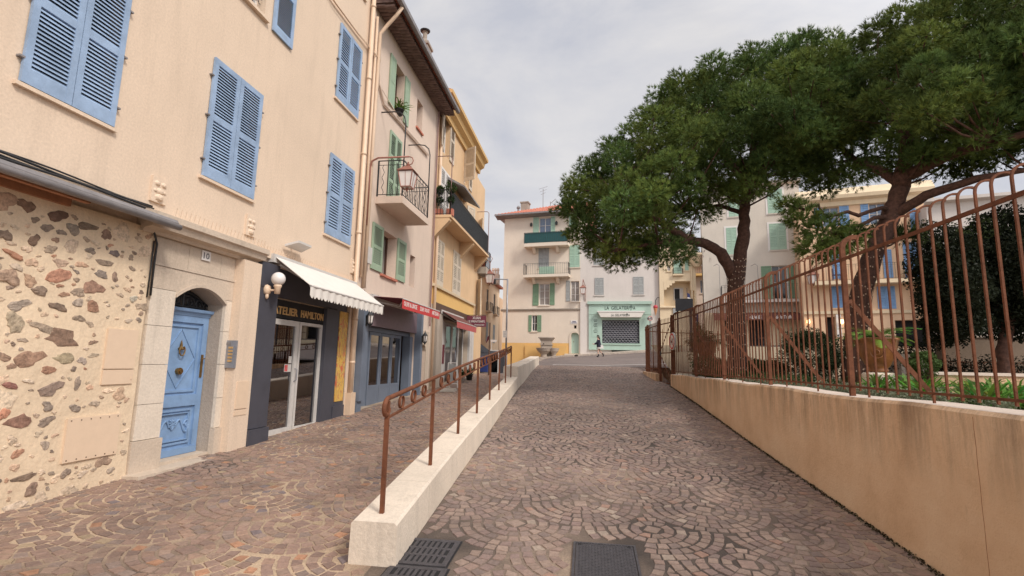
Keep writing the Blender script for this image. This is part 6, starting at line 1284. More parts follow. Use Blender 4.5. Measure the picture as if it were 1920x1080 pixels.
m=MB(HF)
for px in (1350,1421,1503): u=HF.px(px,560)[0]; m.tube([(u,.85,zb1),(u,.85,HF.px(px,502)[1]),(u-.15,.7,HF.px(px,500)[1]+.1),(u-.4,.1,HF.px(px,500)[1]+.05)],.02,5)
m.build('awning_frame',M['zinc'],bb)
for q,nm in (((1360,600,1376,640),'glazed_door'),((1404,592,1436,660),'glazed_door')): a,b,c,d=R4(HF,*q); dark_open(H_,a,b,c,d,.5,name=nm)
H_.bands=[(-1,HF.px(1450,585)[1],M['creamy']),(HF.px(1450,585)[1],zH,M['grey_pl'])]; H_.wall()
m=MB(HF); z=HF.px(1450,345)[1]; m.sweep([(0,z-.1),(.3,z),(.35,z+.2),(0,z+.3)],-.2,uH1+.1); m.build('cornice',M['grey_pl'],H_.t)
a,b,c,d=R4(HF,1338,587,1511,600,1.0); t=thing('awning','long brown shop awning with pale lettering on the off white house','awning',HF.pt(((a+b)/2,0,d)),'canvas awnings over the shops'); m=MB(HF); m.hexa([(a,0,d+.1),(b,0,d+.1),(b,1.0,d-.12),(a,1.0,d-.12),(a,0,d+.14),(b,0,d+.14),(b,1.0,d-.08),(a,1.0,d-.08)]); m.build('canopy',M['brown'],t); m=MB(HF); m.box(a,b,1.0,1.02,c,d-.09); m.build('valance',M['brown'],t)
m=MB(HF); h=.26
for txt,x0,x1 in (('GLACES',1406,1428),('de la Truffe',1455,1486)): u0=HF.px(x0,597,1.02)[0]; u1=HF.px(x1,597,1.02)[0]; text_mesh(m,txt,h,u0,u1,(c+d)/2-.18,1.021,.01,.02)
m.build('lettering',M['white'],t)
for px,lb in ((1452,'left of two tall pale banners on the shopfront under the brown awning'),(1502,'right banner with blue and orange patches under the brown awning')):
    a,b,c,d=R4(HF,px-7,600,px+7,650,.2); t=thing('wall_banner',lb,'banner',HF.pt(((a+b)/2,.1,c)),'banners on the cafe front'); m=MB(HF); m.box(a,b,.08,.12,c,d); m.build('cloth',M['creamy'],t)
# ---- I: apricot house with bright blue shutters
IF=fr_cam(1508,39,13.5); uI1=IF.px(1757,480)[0]; zI=IF.px(1600,366)[1]
I_=Bld('apartment_house','apricot house with bright blue shutters and a long iron balcony',IF,0,uI1,-1,zI,M['orange'],10,FG)
for (xl,yt,xr,yb,sl,sr) in ((1542,389,1573,417,(1527,392,1541,420),(1574,385,1592,416)),(1630,381,1661,412,(1614.5,382,1629,429),(1662,378,1676,409)),(1719,391,1741,421,(1706,393,1718,421),(1742,389,1764,420))):
    a,b,c,d=R4(IF,xl,yt,xr,yb); c0=IF.px(xl,yb+9)[1]; window(I_,a,b,min(c,c0),d,.22,'whitish','glassb',2,2); 
    for q in (sl,sr): e,f,_,_=R4(IF,*q); leaf(IF,e,f,min(c,c0),d+.05,M['bsh'],I_.t,pitch=.12)
a,b,c,d=R4(IF,1720,453,1737,519); window(I_,a,b,c,d,.25,'whitish','glass',3,2); leaf(IF,a-.75,a-.02,c,d,M['bsh'],I_.t,pitch=.13); leaf(IF,b+.02,b+.8,c,d,M['bsh'],I_.t,pitch=.13); far_win(I_,1656,468,1673,521,'closed','bsh'); far_win(I_,1560,470,1580,523,'closed','bsh')
for q in ((1560,537,1583,577),(1645,537,1679,579),(1731,537,1752,578)): far_win(I_,*q,kind='closed',mat='bsh')
for q in ((1550,594,1567,640),(1600,600,1625,650),(1680,600,1745,650)): a,b,c,d=R4(IF,*q); dark_open(I_,a,b,c,d,.5,name='doorway')
I_.wall()
zb=IF.px(1640,524,.8)[1]; bb=balcony(I_,IF.px(1521,524)[0]+.1,IF.px(1741,520)[0],.9,zb-.25,zb,mat='creamy',rh=1.1,step=.22)
m=MB(IF); z=zI; m.sweep([(0,z-.75),(.12,z-.7),(.15,z-.4),(.45,z-.25),(.5,z),(.1,z+.5),(0,z+.6)],-.1,uI1+.1); m.build('cornice',M['creamy'],I_.t)
m=MB(IF); z=IF.px(1640,585)[1]; m.sweep([(0,z-.12),(.1,z-.1),(.12,z+.1),(0,z+.12)],0,uI1); m.build('string_course',M['creamy'],I_.t)
m=MB(IF); a,b,c,d=R4(IF,1568,590,1577,632); m.box(a,b,0,.15,c,d); m.build('door_pilaster',M['white'],I_.t)
q=IF.px(1534,532,.5); lantern('street_lantern','copper lantern beside the long balcony of the apricot house',IF.pt((q[0]-.3,.5,q[1])),.62,arm=[([IF.pt((q[0]-.3,.0,q[1]+1.4)),IF.pt((q[0]-.3,.5,q[1]+1.4)),IF.pt((q[0]-.3,.5,q[1]+1.0))],.025)],armmat='copper',cat='street lantern')
pot_plant('potted_plant','green shrub in a pot on the long balcony of the apricot house',IF.pt((IF.px(1703,515)[0],.5,zb)),.22,.35,C(70,104,60,.7),60,.6,'tile',up=.8)
t=thing('folding_chair','dark blue folding chair on the long balcony of the apricot house','chair',IF.pt((IF.px(1560,515)[0],.45,zb))); u=IF.px(1558,515)[0]; m=MB(IF); m.box(u,u+.45,.3,.7,zb+.42,zb+.47); m.build('seat',M['navy'],t); m=MB(IF); m.box(u,u+.04,.3,.7,zb+.47,zb+.9); m.build('backrest',M['navy'],t); 
for a in(u+.02,u+.43):
    for b in(.32,.68): m=MB(IF); m.bar((a,b,zb),(a,b,zb+.42),.03); m.build('leg',M['navy'],t)
# lit wall lamps
for px,py,lb in ((1516,604,'lit lamp between the brown awning and the apricot house'),(1579,604,'lit lamp on the white door pilaster of the apricot house')):
    fr=IF; q=fr.px(px,py,.25); t=thing('lit_lamp',lb,'wall lamp',fr.pt((q[0],.2,q[1])),'lit lamps across the garden'); mt=bpy.data.materials.get('lit bulb')
    if mt is None:
        nt=NT('lit bulb'); nt.b.inputs['Emission Color'].default_value=(1,.6,.25,1); nt.b.inputs['Emission Strength'].default_value=4; mt=nt.m
    m=MB(fr); m.lathe((q[0],.22,q[1]-.12),[(.05,0),(.11,.1),(.09,.28),(.03,.32)],10); m.build('bulb',mt,t); m=MB(fr); m.box(q[0]-.03,q[0]+.03,0,.2,q[1]+.2,q[1]+.26); m.build('bracket',M['black'],t)
# ---- J: pale grey house far right
JF=fr_cam(1757,36,14); zJ=JF.px(1850,372)[1]; J_=Bld('apartment_house','pale grey house beyond the dark garden tree at the right edge',JF,0,14,-1,zJ,M['white_pl'],10,FG)
for q in ((1876,405,1888,427),(1800,440,1815,470),(1960,400,1980,430)): far_win(J_,*q,kind='open',mat='gsh')
for q in ((1808,470,1822,500),(1950,470,1970,500)): far_win(J_,*q,kind='open',mat='gsh')
J_.wall()
m=MB(JF); m.sweep([(0,zJ-.1),(.4,zJ),(.4,zJ+.2),(0,zJ+.3)],-.1,14); m.build('cornice',M['white_pl'],J_.t)
# pavement strip in front of the facades
def ribbon(name,frs,wd,mat,dz,kind='structure'):
    m=MB()
    for fr,u0,u1 in frs:
        n=14
        for k in range(n):
            a=u0+(u1-u0)*k/n; b=u0+(u1-u0)*(k+1)/n; P=[fr.pt((a,-.2,0)),fr.pt((b,-.2,0)),fr.pt((b,wd,0)),fr.pt((a,wd,0))]; w=[(p[0],p[1],zP(p[1],p[0])+dz) for p in P]; m.v+=w+[(p[0],p[1],p[2]-dz-.3) for p in w]; j=len(m.v)-8; m.f+=[(j,j+1,j+2,j+3),(j+3,j+2,j+6,j+7)]
    return tag(m.build(name,mat,loc=(0,0,0)),kind=kind)
ribbon('pavement',[(FE,2.2,uE1),(FF,0,uF1),(GF,0,uG1)],2.6,M['pave'],.13)
# ================================================================ fountain
q=FE.px(1022,671,2.2); fx,fy,_=FE.pt((q[0],1.9,0)); fz=zP(fy,fx)+.1; zt=onY(1022,632,fy).z; Hf=zt-fz
t=thing('stone_fountain','grey stone fountain with a tall pier and round basins against the yellow base','fountain',(fx,fy,fz))
m=MB(); m.box(fx-.46,fx+.46,fy+.1,fy+.9,fz,fz+Hf*.82); m.box(fx-.54,fx+.54,fy+.04,fy+.96,fz+Hf*.60,fz+Hf*.64)
m.hexa([(fx-.48,fy+.08,fz+Hf*.82),(fx+.48,fy+.08,fz+Hf*.82),(fx+.48,fy+.92,fz+Hf*.82),(fx-.48,fy+.92,fz+Hf*.82),(fx-.62,fy-.05,fz+Hf*.95),(fx+.62,fy-.05,fz+Hf*.95),(fx+.62,fy+1.05,fz+Hf*.95),(fx-.62,fy+1.05,fz+Hf*.95)]); m.box(fx-.68,fx+.68,fy-.1,fy+1.1,fz+Hf*.95,fz+Hf); m.build('pier',M['gstone'],t)
for dx,sc,nm in ((-.15,.50,'basin'),(.68,.32,'basin')):
    m=MB(); m.lathe((fx+dx,fy-.1,fz),[(.5*sc,0),(.5*sc,.12*Hf),(.75*sc,.2*Hf),(1.15*sc,.30*Hf),(1.3*sc,.40*Hf),(1.38*sc,.42*Hf),(1.38*sc,.45*Hf),(1.2*sc,.45*Hf),(1.0*sc,.36*Hf)],24); m.build(nm,M['gstone'],t)
m=MB(); m.tube([(fx-.2,fy+.12,fz+Hf*.68),(fx-.2,fy-.15,fz+Hf*.66)],.04,8); m.build('spout',M['black'],t)
# ================================================================ traffic sign above the far fence
sy=30.; c=onY(1219,597,sy); 
def nomarks(t,P,th):
    m=MB(); 
    for a,b,w,h in ((-.10,.0,.07,.05),(.05,.02,.06,.05),(-.02,-.05,.16,.02)): m.add([P(a-w,b-h,th),P(a+w,b-h,th),P(a+w,b+h,th),P(a-w,b+h,th),P(a-w,b-h,th+.004),P(a+w,b-h,th+.004),P(a+w,b+h,th+.004),P(a-w,b+h,th+.004)],[(4,5,6,7),(0,1,5,4),(1,2,6,5),(2,3,7,6),(3,0,4,7)])
    m.build('pictogram',M['zinc'],t)
tt=disc_sign('road_sign','small round red ringed road sign rising behind the far fence run',(c.x,sy,c.z),(0,-1,0),.14,nomarks); 
m=MB(); m.tube([(c.x,sy+.04,zP(sy,c.x)),(c.x,sy+.04,c.z+.1)],.03,8); m.build('pole',M['steel'],tt)
# black panel, blue board
sy=24; a=onY(1267,583,sy); b=onY(1299,560,sy); t=thing('black_panel','plain black rectangular board standing behind the fence near the gate','board',((a.x+b.x)/2,sy,-.2)); m=MB(); m.box(a.x,b.x,sy,sy+.08,a.z,b.z); m.build('board',M['blackcloth'],t); m=MB(); 
for x in(a.x+.1,b.x-.1): m.box(x-.04,x+.04,sy+.08,sy+.14,-.4,b.z)
m.build('post',M['black'],t)
sy=19.5; a=onY(1300,618,sy); b=onY(1309,588,sy); t=thing('blue_notice','narrow blue notice board with pale marks fixed behind the fence','sign',((a.x+b.x)/2,sy,a.z)); m=MB(); m.box(a.x,b.x,sy,sy+.03,a.z,b.z); m.box((a.x+b.x)/2-.03,(a.x+b.x)/2+.03,sy+.03,sy+.06,-.4,b.z); m.build('board',M['navy'],t); m=MB(); w=b.x-a.x
for k,(f,g_) in enumerate(((.5,.78),(.5,.45),(.3,.1),(.7,.1))): m.box(a.x+w*f-.03,a.x+w*f+.03,sy-.01,sy,a.z+(b.z-a.z)*g_,a.z+(b.z-a.z)*g_+.05)
m.build('marks',M['white'],t)
# ================================================================ person walking
def skin_body(name,verts,edges,radii,mat,parent,sub=2,root=0):
    me=bpy.data.meshes.new('sk'); me.from_pydata(verts,edges,[]); o=bpy.data.objects.new('sk',me); COL.objects.link(o)
    md=o.modifiers.new('s','SKIN'); me.skin_vertices[0].data[root].use_root=True
    for i,r in enumerate(radii): me.skin_vertices[0].data[i].radius=(r,r) if not hasattr(r,'__len__') else r
    o.modifiers.new('b','SUBSURF').levels=sub
    dg=bpy.context.evaluated_depsgraph_get(); dg.update(); m2=bpy.data.meshes.new_from_object(o.evaluated_get(dg)); vs=[tuple(v.co) for v in m2.vertices]; fs=[tuple(p.vertices) for p in m2.polygons]
    bpy.data.objects.remove(o); bpy.data.meshes.remove(m2); m=MB(); m.v=vs; m.f=fs; return m.build(name,mat,parent,smooth=True)
fo=onZ(1122,671,0.5); py_=37.5; px_=onY(1122,671,py_).x; pz_=zP(py_,px_)
zt=onY(1121,630,py_).z; PS=(zt-pz_)/1.70
t=thing('person','pedestrian in a navy coat striding left past the gelateria with one arm held forward','person',(px_,py_,pz_))
def pp(x,y,z): return (px_+x*PS,py_+y*PS,pz_+z*PS)
V=[pp(0.03,0,.93),pp(.02,0,1.10),pp(.0,0,1.30),pp(-.01,0,1.43),pp(-.02,0,1.50),pp(-.03,0,1.60),pp(-.03,0,1.66),
   pp(.03,-.09,.90),pp(-.03,-.09,.50),pp(.0,-.09,.10),pp(-.10,-.09,.045),
   pp(.03,.09,.90),pp(.12,.09,.50),pp(.36,.09,.25),pp(.33,.09,.13),
   pp(.0,-.19,1.38),pp(-.14,-.22,1.14),pp(-.34,-.20,1.04),pp(-.42,-.19,1.03),
   pp(.0,.19,1.38),pp(-.06,.22,1.12),pp(-.26,.20,1.02),pp(-.33,.18,1.02),
   pp(-.48,-.17,1.02),pp(-.49,-.21,1.03),pp(-.47,-.18,1.07)]
Ed=[(0,1),(1,2),(2,3),(3,4),(4,5),(5,6),(0,7),(7,8),(8,9),(9,10),(0,11),(11,12),(12,13),(13,14),(3,15),(15,16),(16,17),(17,18),(3,19),(19,20),(20,21),(21,22),(18,23),(18,24),(18,25)]
Rr=[.13,.12,.14,.10,.055,.10,.085,.09,.055,.04,.035,.09,.055,.04,.035,.06,.045,.035,.03,.06,.045,.035,.03,.012,.012,.012]
skin_body('body',V,Ed,[r*PS for r in Rr],M['skin'],t)
skin_body('coat',[pp(.05,0,.80),pp(.03,0,1.0),pp(.01,0,1.25),pp(-.0,0,1.42),pp(0,-.17,1.36),pp(-.14,-.21,1.13),pp(-.33,-.20,1.045),pp(0,.17,1.36),pp(-.06,.21,1.12),pp(-.25,.2,1.03)],[(0,1),(1,2),(2,3),(3,4),(4,5),(5,6),(3,7),(7,8),(8,9)],[r*PS for r in (.21,.19,.18,.12,.085,.07,.055,.085,.07,.055)],M['navycoat'],t,root=1)
m=MB(); m.lathe(pp(.05,0,.66),[(.20*PS,0),(.19*PS,.12*PS)],14); m.build('skirt',M['whitish'],t)
skin_body('hair',[pp(.02,0,1.64),pp(.05,0,1.52),pp(.09,0,1.36),pp(.10,0,1.22)],[(0,1),(1,2),(2,3)],[r*PS for r in(.115,.10,.08,.05)],M['hair'],t)
m=MB(); m.lathe(pp(-.02,0,1.67),[(.17*PS,0),(.11*PS,.01*PS),(.10*PS,.08*PS),(.03*PS,.11*PS)],12); m.build('cap',M['hair'],t)
skin_body('boot',[pp(.0,-.09,.26),pp(.0,-.09,.08),pp(-.06,-.09,.05),pp(-.15,-.09,.04)],[(0,1),(1,2),(2,3)],[r*PS for r in(.06,.06,.05,.04)],M['blackcloth'],t)
skin_body('boot',[pp(.30,.09,.34),pp(.38,.09,.22),pp(.41,.09,.15),pp(.36,.09,.04)],[(0,1),(1,2),(2,3)],[r*PS for r in(.06,.06,.05,.04)],M['blackcloth'],t)
t2=thing('handbag','small white bag swinging behind the walking pedestrian','bag',pp(.27,-.05,.72)); m=MB(); x,y,z=pp(.27,-.05,.72); m.hexa([(x-.1,y-.05,z),(x+.14,y-.05,z-.03),(x+.14,y+.05,z-.03),(x-.1,y+.05,z),(x-.06,y-.04,z+.24),(x+.08,y-.04,z+.22),(x+.08,y+.04,z+.22),(x-.06,y+.04,z+.24)]); m.build('bag_body',M['white'],t2)
M['umber']=plaster('umber render',C(150,128,108,.8),.4,.12)
# ================================================================ trees
def limb(m,pts,r0,r1,n=10):
    k=len(pts); P=[]
    for i in range(k-1):
        a=Vector(pts[i]);b=Vector(pts[i+1])
        for j in range(4): P.append(a.lerp(b,j/4)+Vector((random.gauss(0,.015),random.gauss(0,.015),0)))
    P.append(Vector(pts[-1])); rs=[r0+(r1-r0)*i/(len(P)-1) for i in range(len(P))]; m.tube([tuple(p) for p in P],[r*random.uniform(.94,1.06) for r in rs],n)
def needles(cols_out,V,Fc,c,R_,n,col,sz=.68,nl=.115,per=12,w=.0065,down=.6):
    """tufts of long needles over an uneven lobe"""
    D=RN.randn(n,3); D[:,2]=np.where(D[:,2]<-.2,D[:,2]*down,D[:,2]); D/=np.linalg.norm(D,axis=1)[:,None]
    ph=RN.rand(3)*6.28; rr=R_*(1+.13*np.sin(D[:,0]*5+ph[0])+.12*np.sin(D[:,1]*6+ph[1])+.10*np.sin(D[:,2]*7+ph[2]))*(.74+.26*RN.rand(n)**.5)
    P=np.array(c)+D*rr[:,None]*np.array([1,1,sz]); 
    ax=D*.9+RN.randn(n,3)*.35+np.array([0,0,.45]); ax/=np.linalg.norm(ax,axis=1)[:,None]
    cc=np.array(col[:3]); tone=(.65+.7*RN.rand(n))
    P2=np.repeat(P,per,0); A2=np.repeat(ax,per,0)+RN.randn(n*per,3)*.42; A2/=np.linalg.norm(A2,axis=1)[:,None]
    L_=nl*(.7+.6*RN.rand(n*per))[:,None]; B=np.cross(A2,np.repeat(D,per,0)+RN.randn(n*per,3)*.25); B/=np.linalg.norm(B,axis=1)[:,None]+1e-9
    v=np.stack([P2-B*w,P2+B*w,P2+A2*L_],1)
    V.append(v.reshape(-1,3)); t2=np.repeat(tone,per)*(.85+.3*RN.rand(n*per)); hue=np.repeat(RN.rand(n),per)
    C3=cc[None,:]*t2[:,None]*np.stack([1+.25*hue,1+.05*hue,1-.2*hue],1); cols_out.append(np.concatenate([C3,np.ones((n*per,1))],1))
def fast_mesh(name,V,colsl,parent,mat):
    v=np.concatenate(V); cols=np.concatenate(colsl); org=np.array(ORG[parent.name]); v=(v-org).astype(np.float32); nf=len(v)//3
    me=bpy.data.meshes.new(name); me.vertices.add(len(v)); me.vertices.foreach_set('co',v.ravel()); me.loops.add(nf*3); me.loops.foreach_set('vertex_index',np.arange(nf*3,dtype=np.int32)); me.polygons.add(nf); me.polygons.foreach_set('loop_start',np.arange(0,nf*3,3,dtype=np.int32)); me.polygons.foreach_set('loop_total',np.full(nf,3,dtype=np.int32)); me.materials.append(mat)
    me.update(); at=me.attributes.new('tint','FLOAT_COLOR','FACE'); at.data.foreach_set('color',cols.astype(np.float32).ravel()); me.validate()
    o=bpy.data.objects.new(name,me); COL.objects.link(o); o.parent=parent; ORG[o.name]=tuple(org); return o
def inpoly(x,y,P):
    c=False; j=len(P)-1
    for i in range(len(P)):
        if (P[i][1]>y)!=(P[j][1]>y) and x<(P[j][0]-P[i][0])*(y-P[i][1])/(P[j][1]-P[i][1])+P[i][0]: c=not c
        j=i
    return c
def edge(x,y,P):
    d=1e9
    for i in range(len(P)):
        ax,ay=P[i];bx,by=P[(i+1)%len(P)]; t_=max(0,min(1,((x-ax)*(bx-ax)+(y-ay)*(by-ay))/((bx-ax)**2+(by-ay)**2+1e-9))); d=min(d,math.hypot(x-ax-t_*(bx-ax),y-ay-t_*(by-ay)))
    return d
def crown(P,Y0,ext,n,rpx,seed,holes=(),back=0):
    """lobe centres filling a crown: silhouette measured at depth Y0, each lobe pushed to its own depth"""
    random.seed(seed); out=[]; xs=[p[0] for p in P]; ys=[p[1] for p in P]; tr=0
    while len(out)<n and tr<120000:
        tr+=1; x=random.uniform(min(xs),max(xs)); y=random.uniform(min(ys),max(ys))
        if not inpoly(x,y,P): continue
        e=edge(x,y,P); r=random.uniform(*rpx)
        if e<r*.6: continue
        if any(math.hypot(x-a,y-b)<h+r*.4 for a,b,h in holes): continue
        dm=ext*min(1,(e/150)**.6); dd=random.uniform(-1,1)*dm
        if any(math.hypot(x-o[0],y-o[1])<(r+o[2])*.58 and abs(dd-o[3])<1.0 for o in out): continue
        out.append((x,y,r,dd))
    res=[]
    for x,y,r,dd in out:
        dd+=back*max(0,min(1,(1720-x)/160)) if back else 0
        p=onY(x,y,Y0); v=p*((Y0+dd)/Y0); res.append(((v.x,v.y,v.z),r/FPX*Y0*(Y0+dd)/Y0))
    return res
PINE='umbrella pines in the walled garden'
PG=(78,108,56)
def pine(label,base,Y0,trunks,P,n,seed,ext,clumps=(),holes=(),dens=300,tone=1,back=0):
    t=thing('pine_tree',label,'pine tree',base,PINE); m=MB()
    tips=[]
    for pts,r0,r1 in trunks: m_=[]; limb(m,pts,r0,r1); tips+=[(Vector(p),r1) for p in pts[1:]]
    lobes=crown(P,Y0,ext,n,(28,52),seed,holes,back)+list(clumps)
    ends=[Vector(p) for pts,a,b in trunks for p in pts[len(pts)//2:]]
    random.seed(seed+1)
    for (c,r) in lobes:   # a thin branch from the nearest limb into each lobe
        c=Vector(c); e=min(ends,key=lambda q:(q-c).length+max(0,q.z-c.z)*1.5); d=c-e
        if d.length>.3: m.tube([tuple(e),tuple(e+d*.5+Vector((0,0,-.12*d.length*.5))),tuple(c)],[.03,.02,.01],5,cap=False)
    m.build('trunk',M['bark'],t,smooth=True)
    V=[];cl=[]
    for (c,r) in lobes:
        k=random.uniform(.62,1.4)*tone; yl=random.random(); col=C(PG[0]+18*yl,PG[1]+8*yl,PG[2]-6*yl,1.0*k)
        needles(cl,V,None,c,r,int(dens*(r/.62)**1.6),col); needles(cl,V,None,c,r*.62,int(60*(r/.6)),col,nl=.17,per=8,w=.016)
    fast_mesh('crown',V,cl,t,M['leaf']); return t
def at(px,py,Y): p=onY(px,py,Y); return (p.x,p.y,p.z)
Y1=14.6
P1=[(1050,405),(1056,352),(1082,318),(1120,275),(1165,240),(1200,195),(1240,160),(1290,118),(1350,98),(1420,72),(1490,60),(1560,58),(1600,84),(1632,140),(1648,200),(1622,262),(1580,310),(1530,342),(1478,352),(1440,372),(1400,392),(1350,388),(1335,430),(1312,462),(1282,492),(1240,504),(1206,496),(1160,520),(1118,498),(1085,470),(1056,445)]
T1=[([at(1381,712,Y1),at(1381,620,Y1),at(1378,540,Y1),at(1383,490,Y1)],.255,.21),
 ([at(1383,500,Y1),at(1394,440,Y1),at(1397,390,Y1),at(1402,330,Y1),at(1425,270,Y1+.5)],.185,.09),
 ([at(1376,520,Y1),at(1352,474,Y1-.2),at(1322,456,Y1-.4),at(1290,450,Y1-.6),at(1250,425,Y1-.9),at(1205,395,Y1-1.1),at(1160,360,Y1-1.2)],.165,.06),
 ([at(1290,450,Y1-.6),at(1235,455,Y1-1.2),at(1160,470,Y1-1.4)],.08,.03),
 ([at(1400,350,Y1),at(1440,310,Y1-.4),at(1500,260,Y1-.8),at(1550,220,Y1-.8)],.12,.05),
 ([at(1400,350,Y1),at(1360,290,Y1-.2),at(1300,230,Y1-.3),at(1240,210,Y1-.4)],.11,.04),
 ([at(1402,330,Y1),at(1420,240,Y1+1.3),at(1450,160,Y1+1.8)],.10,.04),
 ([at(1394,400,Y1),at(1350,385,Y1+.6),at(1290,395,Y1+1.2)],.07,.03)]
b=at(1381,705,Y1)
pine('umbrella pine with a forked trunk, its crown reaching left toward the gelateria',(b[0],b[1],-.34),Y1,T1,P1,215,3,3.2,holes=((1300,440,22),(1272,392,20),(1335,415,16),(1250,330,9),(1455,330,10),(1180,430,8),(1400,300,9),(1360,330,9)),dens=330)
Y2=12.2
P2=[(1492,200),(1520,130),(1575,85),(1610,55),(1660,22),(1720,-10),(1800,-50),(1950,-90),(2150,-60),(2290,60),(2330,200),(2250,300),(2100,350),(1960,330),(1900,300),(1850,330),(1800,345),(1740,335),(1700,330),(1640,350),(1590,372),(1530,372),(1490,345),(1478,290)]
T2=[([at(1598,716,Y2),at(1606,620,Y2),at(1615,545,Y2),at(1640,470,Y2),at(1668,410,Y2),at(1690,350,Y2)],.225,.17),
 ([at(1690,352,Y2),at(1698,290,Y2),at(1702,230,Y2),at(1700,160,Y2+.3)],.18,.08),
 ([at(1688,345,Y2),at(1648,318,Y2+.5),at(1600,298,Y2+1.7),at(1560,262,Y2+2.6)],.13,.05),
 ([at(1700,330,Y2),at(1780,290,Y2-.8),at(1860,268,Y2-1.5),at(1960,240,Y2-2)],.14,.05),
 ([at(1670,405,Y2),at(1740,365,Y2-.5),at(1830,335,Y2-1),at(1930,318,Y2-1.2)],.12,.05),
 ([at(1700,250,Y2),at(1760,200,Y2+.6),at(1850,140,Y2+1.2)],.12,.05),
 ([at(1700,250,Y2),at(1640,190,Y2+1.8),at(1590,130,Y2+3.0)],.11,.04),
 ([at(1672,392,Y2),at(1650,390,Y2-.2),at(1610,404,Y2-.4),at(1590,397,Y2-.5),at(1545,408,Y2-.6),at(1535,384,Y2-.6),at(1510,392,Y2-.7)],.05,.02),
 ([at(1668,405,Y2),at(1640,408,Y2-.3),at(1605,425,Y2-.6),at(1560,432,Y2-.8)],.055,.02)]
cl=[(at(1505,408,Y2-.7),.42),(at(1545,432,Y2-.8),.45),(at(1580,455,Y2-.7),.40),(at(1525,465,Y2-.9),.38),(at(1560,475,Y2-.8),.34),(at(1600,440,Y2-.6),.30),(at(1480,385,Y2-.6),.26),(at(1655,435,Y2+.3),.3),(at(1700,440,Y2+.2),.32)]
b=at(1598,716,Y2)
pine('umbrella pine with a leaning trunk and low limbs at the right',(b[0],b[1],-.34),Y2,T2,P2,230,9,2.8,clumps=cl,tone=.9,back=3.2,holes=((1650,318,24),(1570,285,13),(1600,260,11),(1540,245,8),(1735,260,12),(1630,245,9),(1800,225,9)),dens=330)
# string lights hanging down both trunks
for (pts,r,lb) in ((T1[0][0],.27,'pale string lights hanging in strands around the forked pine trunk'),(T2[0][0][:4],.24,'string lights wound in strands around the leaning pine trunk')):
    t=thing('string_lights',lb,'string lights',pts[0],'string lights on the pines'); m=MB(); mb=MB()
    for k in range(13):
        a=rad(180+k*15+random.uniform(-6,6)); q=[]
        for j in range(14):
            f=j/13*(len(pts)-1); i=min(int(f),len(pts)-2); p=Vector(pts[i]).lerp(Vector(pts[i+1]),f-i); q.append((p.x+(r-.04*j/13)*math.cos(a+.05*math.sin(j)),p.y+(r-.04*j/13)*math.sin(a+.05*math.sin(j)),p.z))
        m.tube(q,.003,4)
        for p in q[::1]: e_=random.uniform(-.05,.05); mb.box(p[0]-.008,p[0]+.008,p[1]-.008,p[1]+.008,p[2]-.018+e_,p[2]+.008+e_)
    m.build('strand',M['dwood'],t); mb.build('bulb_row',M['pipe'],t)
# dark broadleaf tree at the right
Y3=11.0; b=at(1885,700,Y3); t=thing('garden_tree','dark leaved garden tree filling the right edge behind the fence','tree',(b[0],b[1],-.34)); m=MB(); limb(m,[at(1885,725,Y3),at(1882,660,Y3),at(1890,610,Y3),at(1870,560,Y3)],.13,.09); limb(m,[at(1890,612,Y3),at(1850,590,Y3),at(1800,540,Y3-.4)],.07,.03); limb(m,[at(1890,612,Y3),at(1930,560,Y3),at(1980,520,Y3)],.08,.03); m.build('trunk',M['bark'],t,smooth=True); m=MB(); cols=[]
for (px,py,r,dy) in ((1775,470,48,0),(1790,540,52,-.4),(1740,510,32,0),(1850,470,58,.3),(1865,540,62,0),(1930,500,70,-.3),(1800,590,42,-.4),(1930,580,52,0),(1990,480,80,.3),(1890,430,40,.4),(1760,570,38,.2),(1995,580,60,0),(1845,595,35,.2),(1770,620,32,.4)):
    leafball(m,cols,at(px,py,Y3+dy),r/FPX*Y3,int(5200*(r/50)**2),.036,C(50,58,40,.6)[:3],fill=.3)
for k in range(40): # loose sprays at the top
    x=random.uniform(1720,1990); y=random.uniform(405,470); leafball(m,cols,at(x,y,Y3+random.uniform(-.5,.5)),.12,40,.03,C(70,84,44,.7)[:3],fill=.1)
m.build('crown',M['leaf'],t,cols=cols)
# round shrub, small shrubs
def shrub(name,label,c,R_,n,s,col,sz=1,group=None,fill=.45,cat='shrub',stem=True):
    t=thing(name,label,cat,(c[0],c[1],-.34),group); m=MB(); cols=[]; leafball(m,cols,c,R_,n,s,col,sz=sz,fill=fill)
    for k in range(9):
        a=random.random()*6.28; e=random.uniform(-.3,1.3); q=(c[0]+R_*.75*math.cos(a)*math.cos(e),c[1]+R_*.75*math.sin(a)*math.cos(e),c[2]+R_*.75*math.sin(e)*sz); leafball(m,cols,q,R_*random.uniform(.3,.45),n//9,s,col,sz=sz,fill=fill)
    m.build('foliage',M['leaf'],t,cols=cols)
    m=MB(); 
    for k in range(5): a=k*1.3; m.tube([(c[0]+.05*math.cos(a),c[1]+.05*math.sin(a),-.36),(c[0]+R_*.4*math.cos(a),c[1]+R_*.4*math.sin(a),c[2])],.02,5)
    m.build('stem',M['bark'],t); return t
c=at(1522,668,12.6); shrub('shrub','large rounded dark green shrub between the two pine trunks',c,.66,9000,.022,C(66,82,50,.8)[:3],sz=.9)
c=at(1728,684,9.0); shrub('shrub','small bright green shrub just right of the amber glazed pot',c,.24,2500,.018,C(84,110,50,.8)[:3],sz=.8)
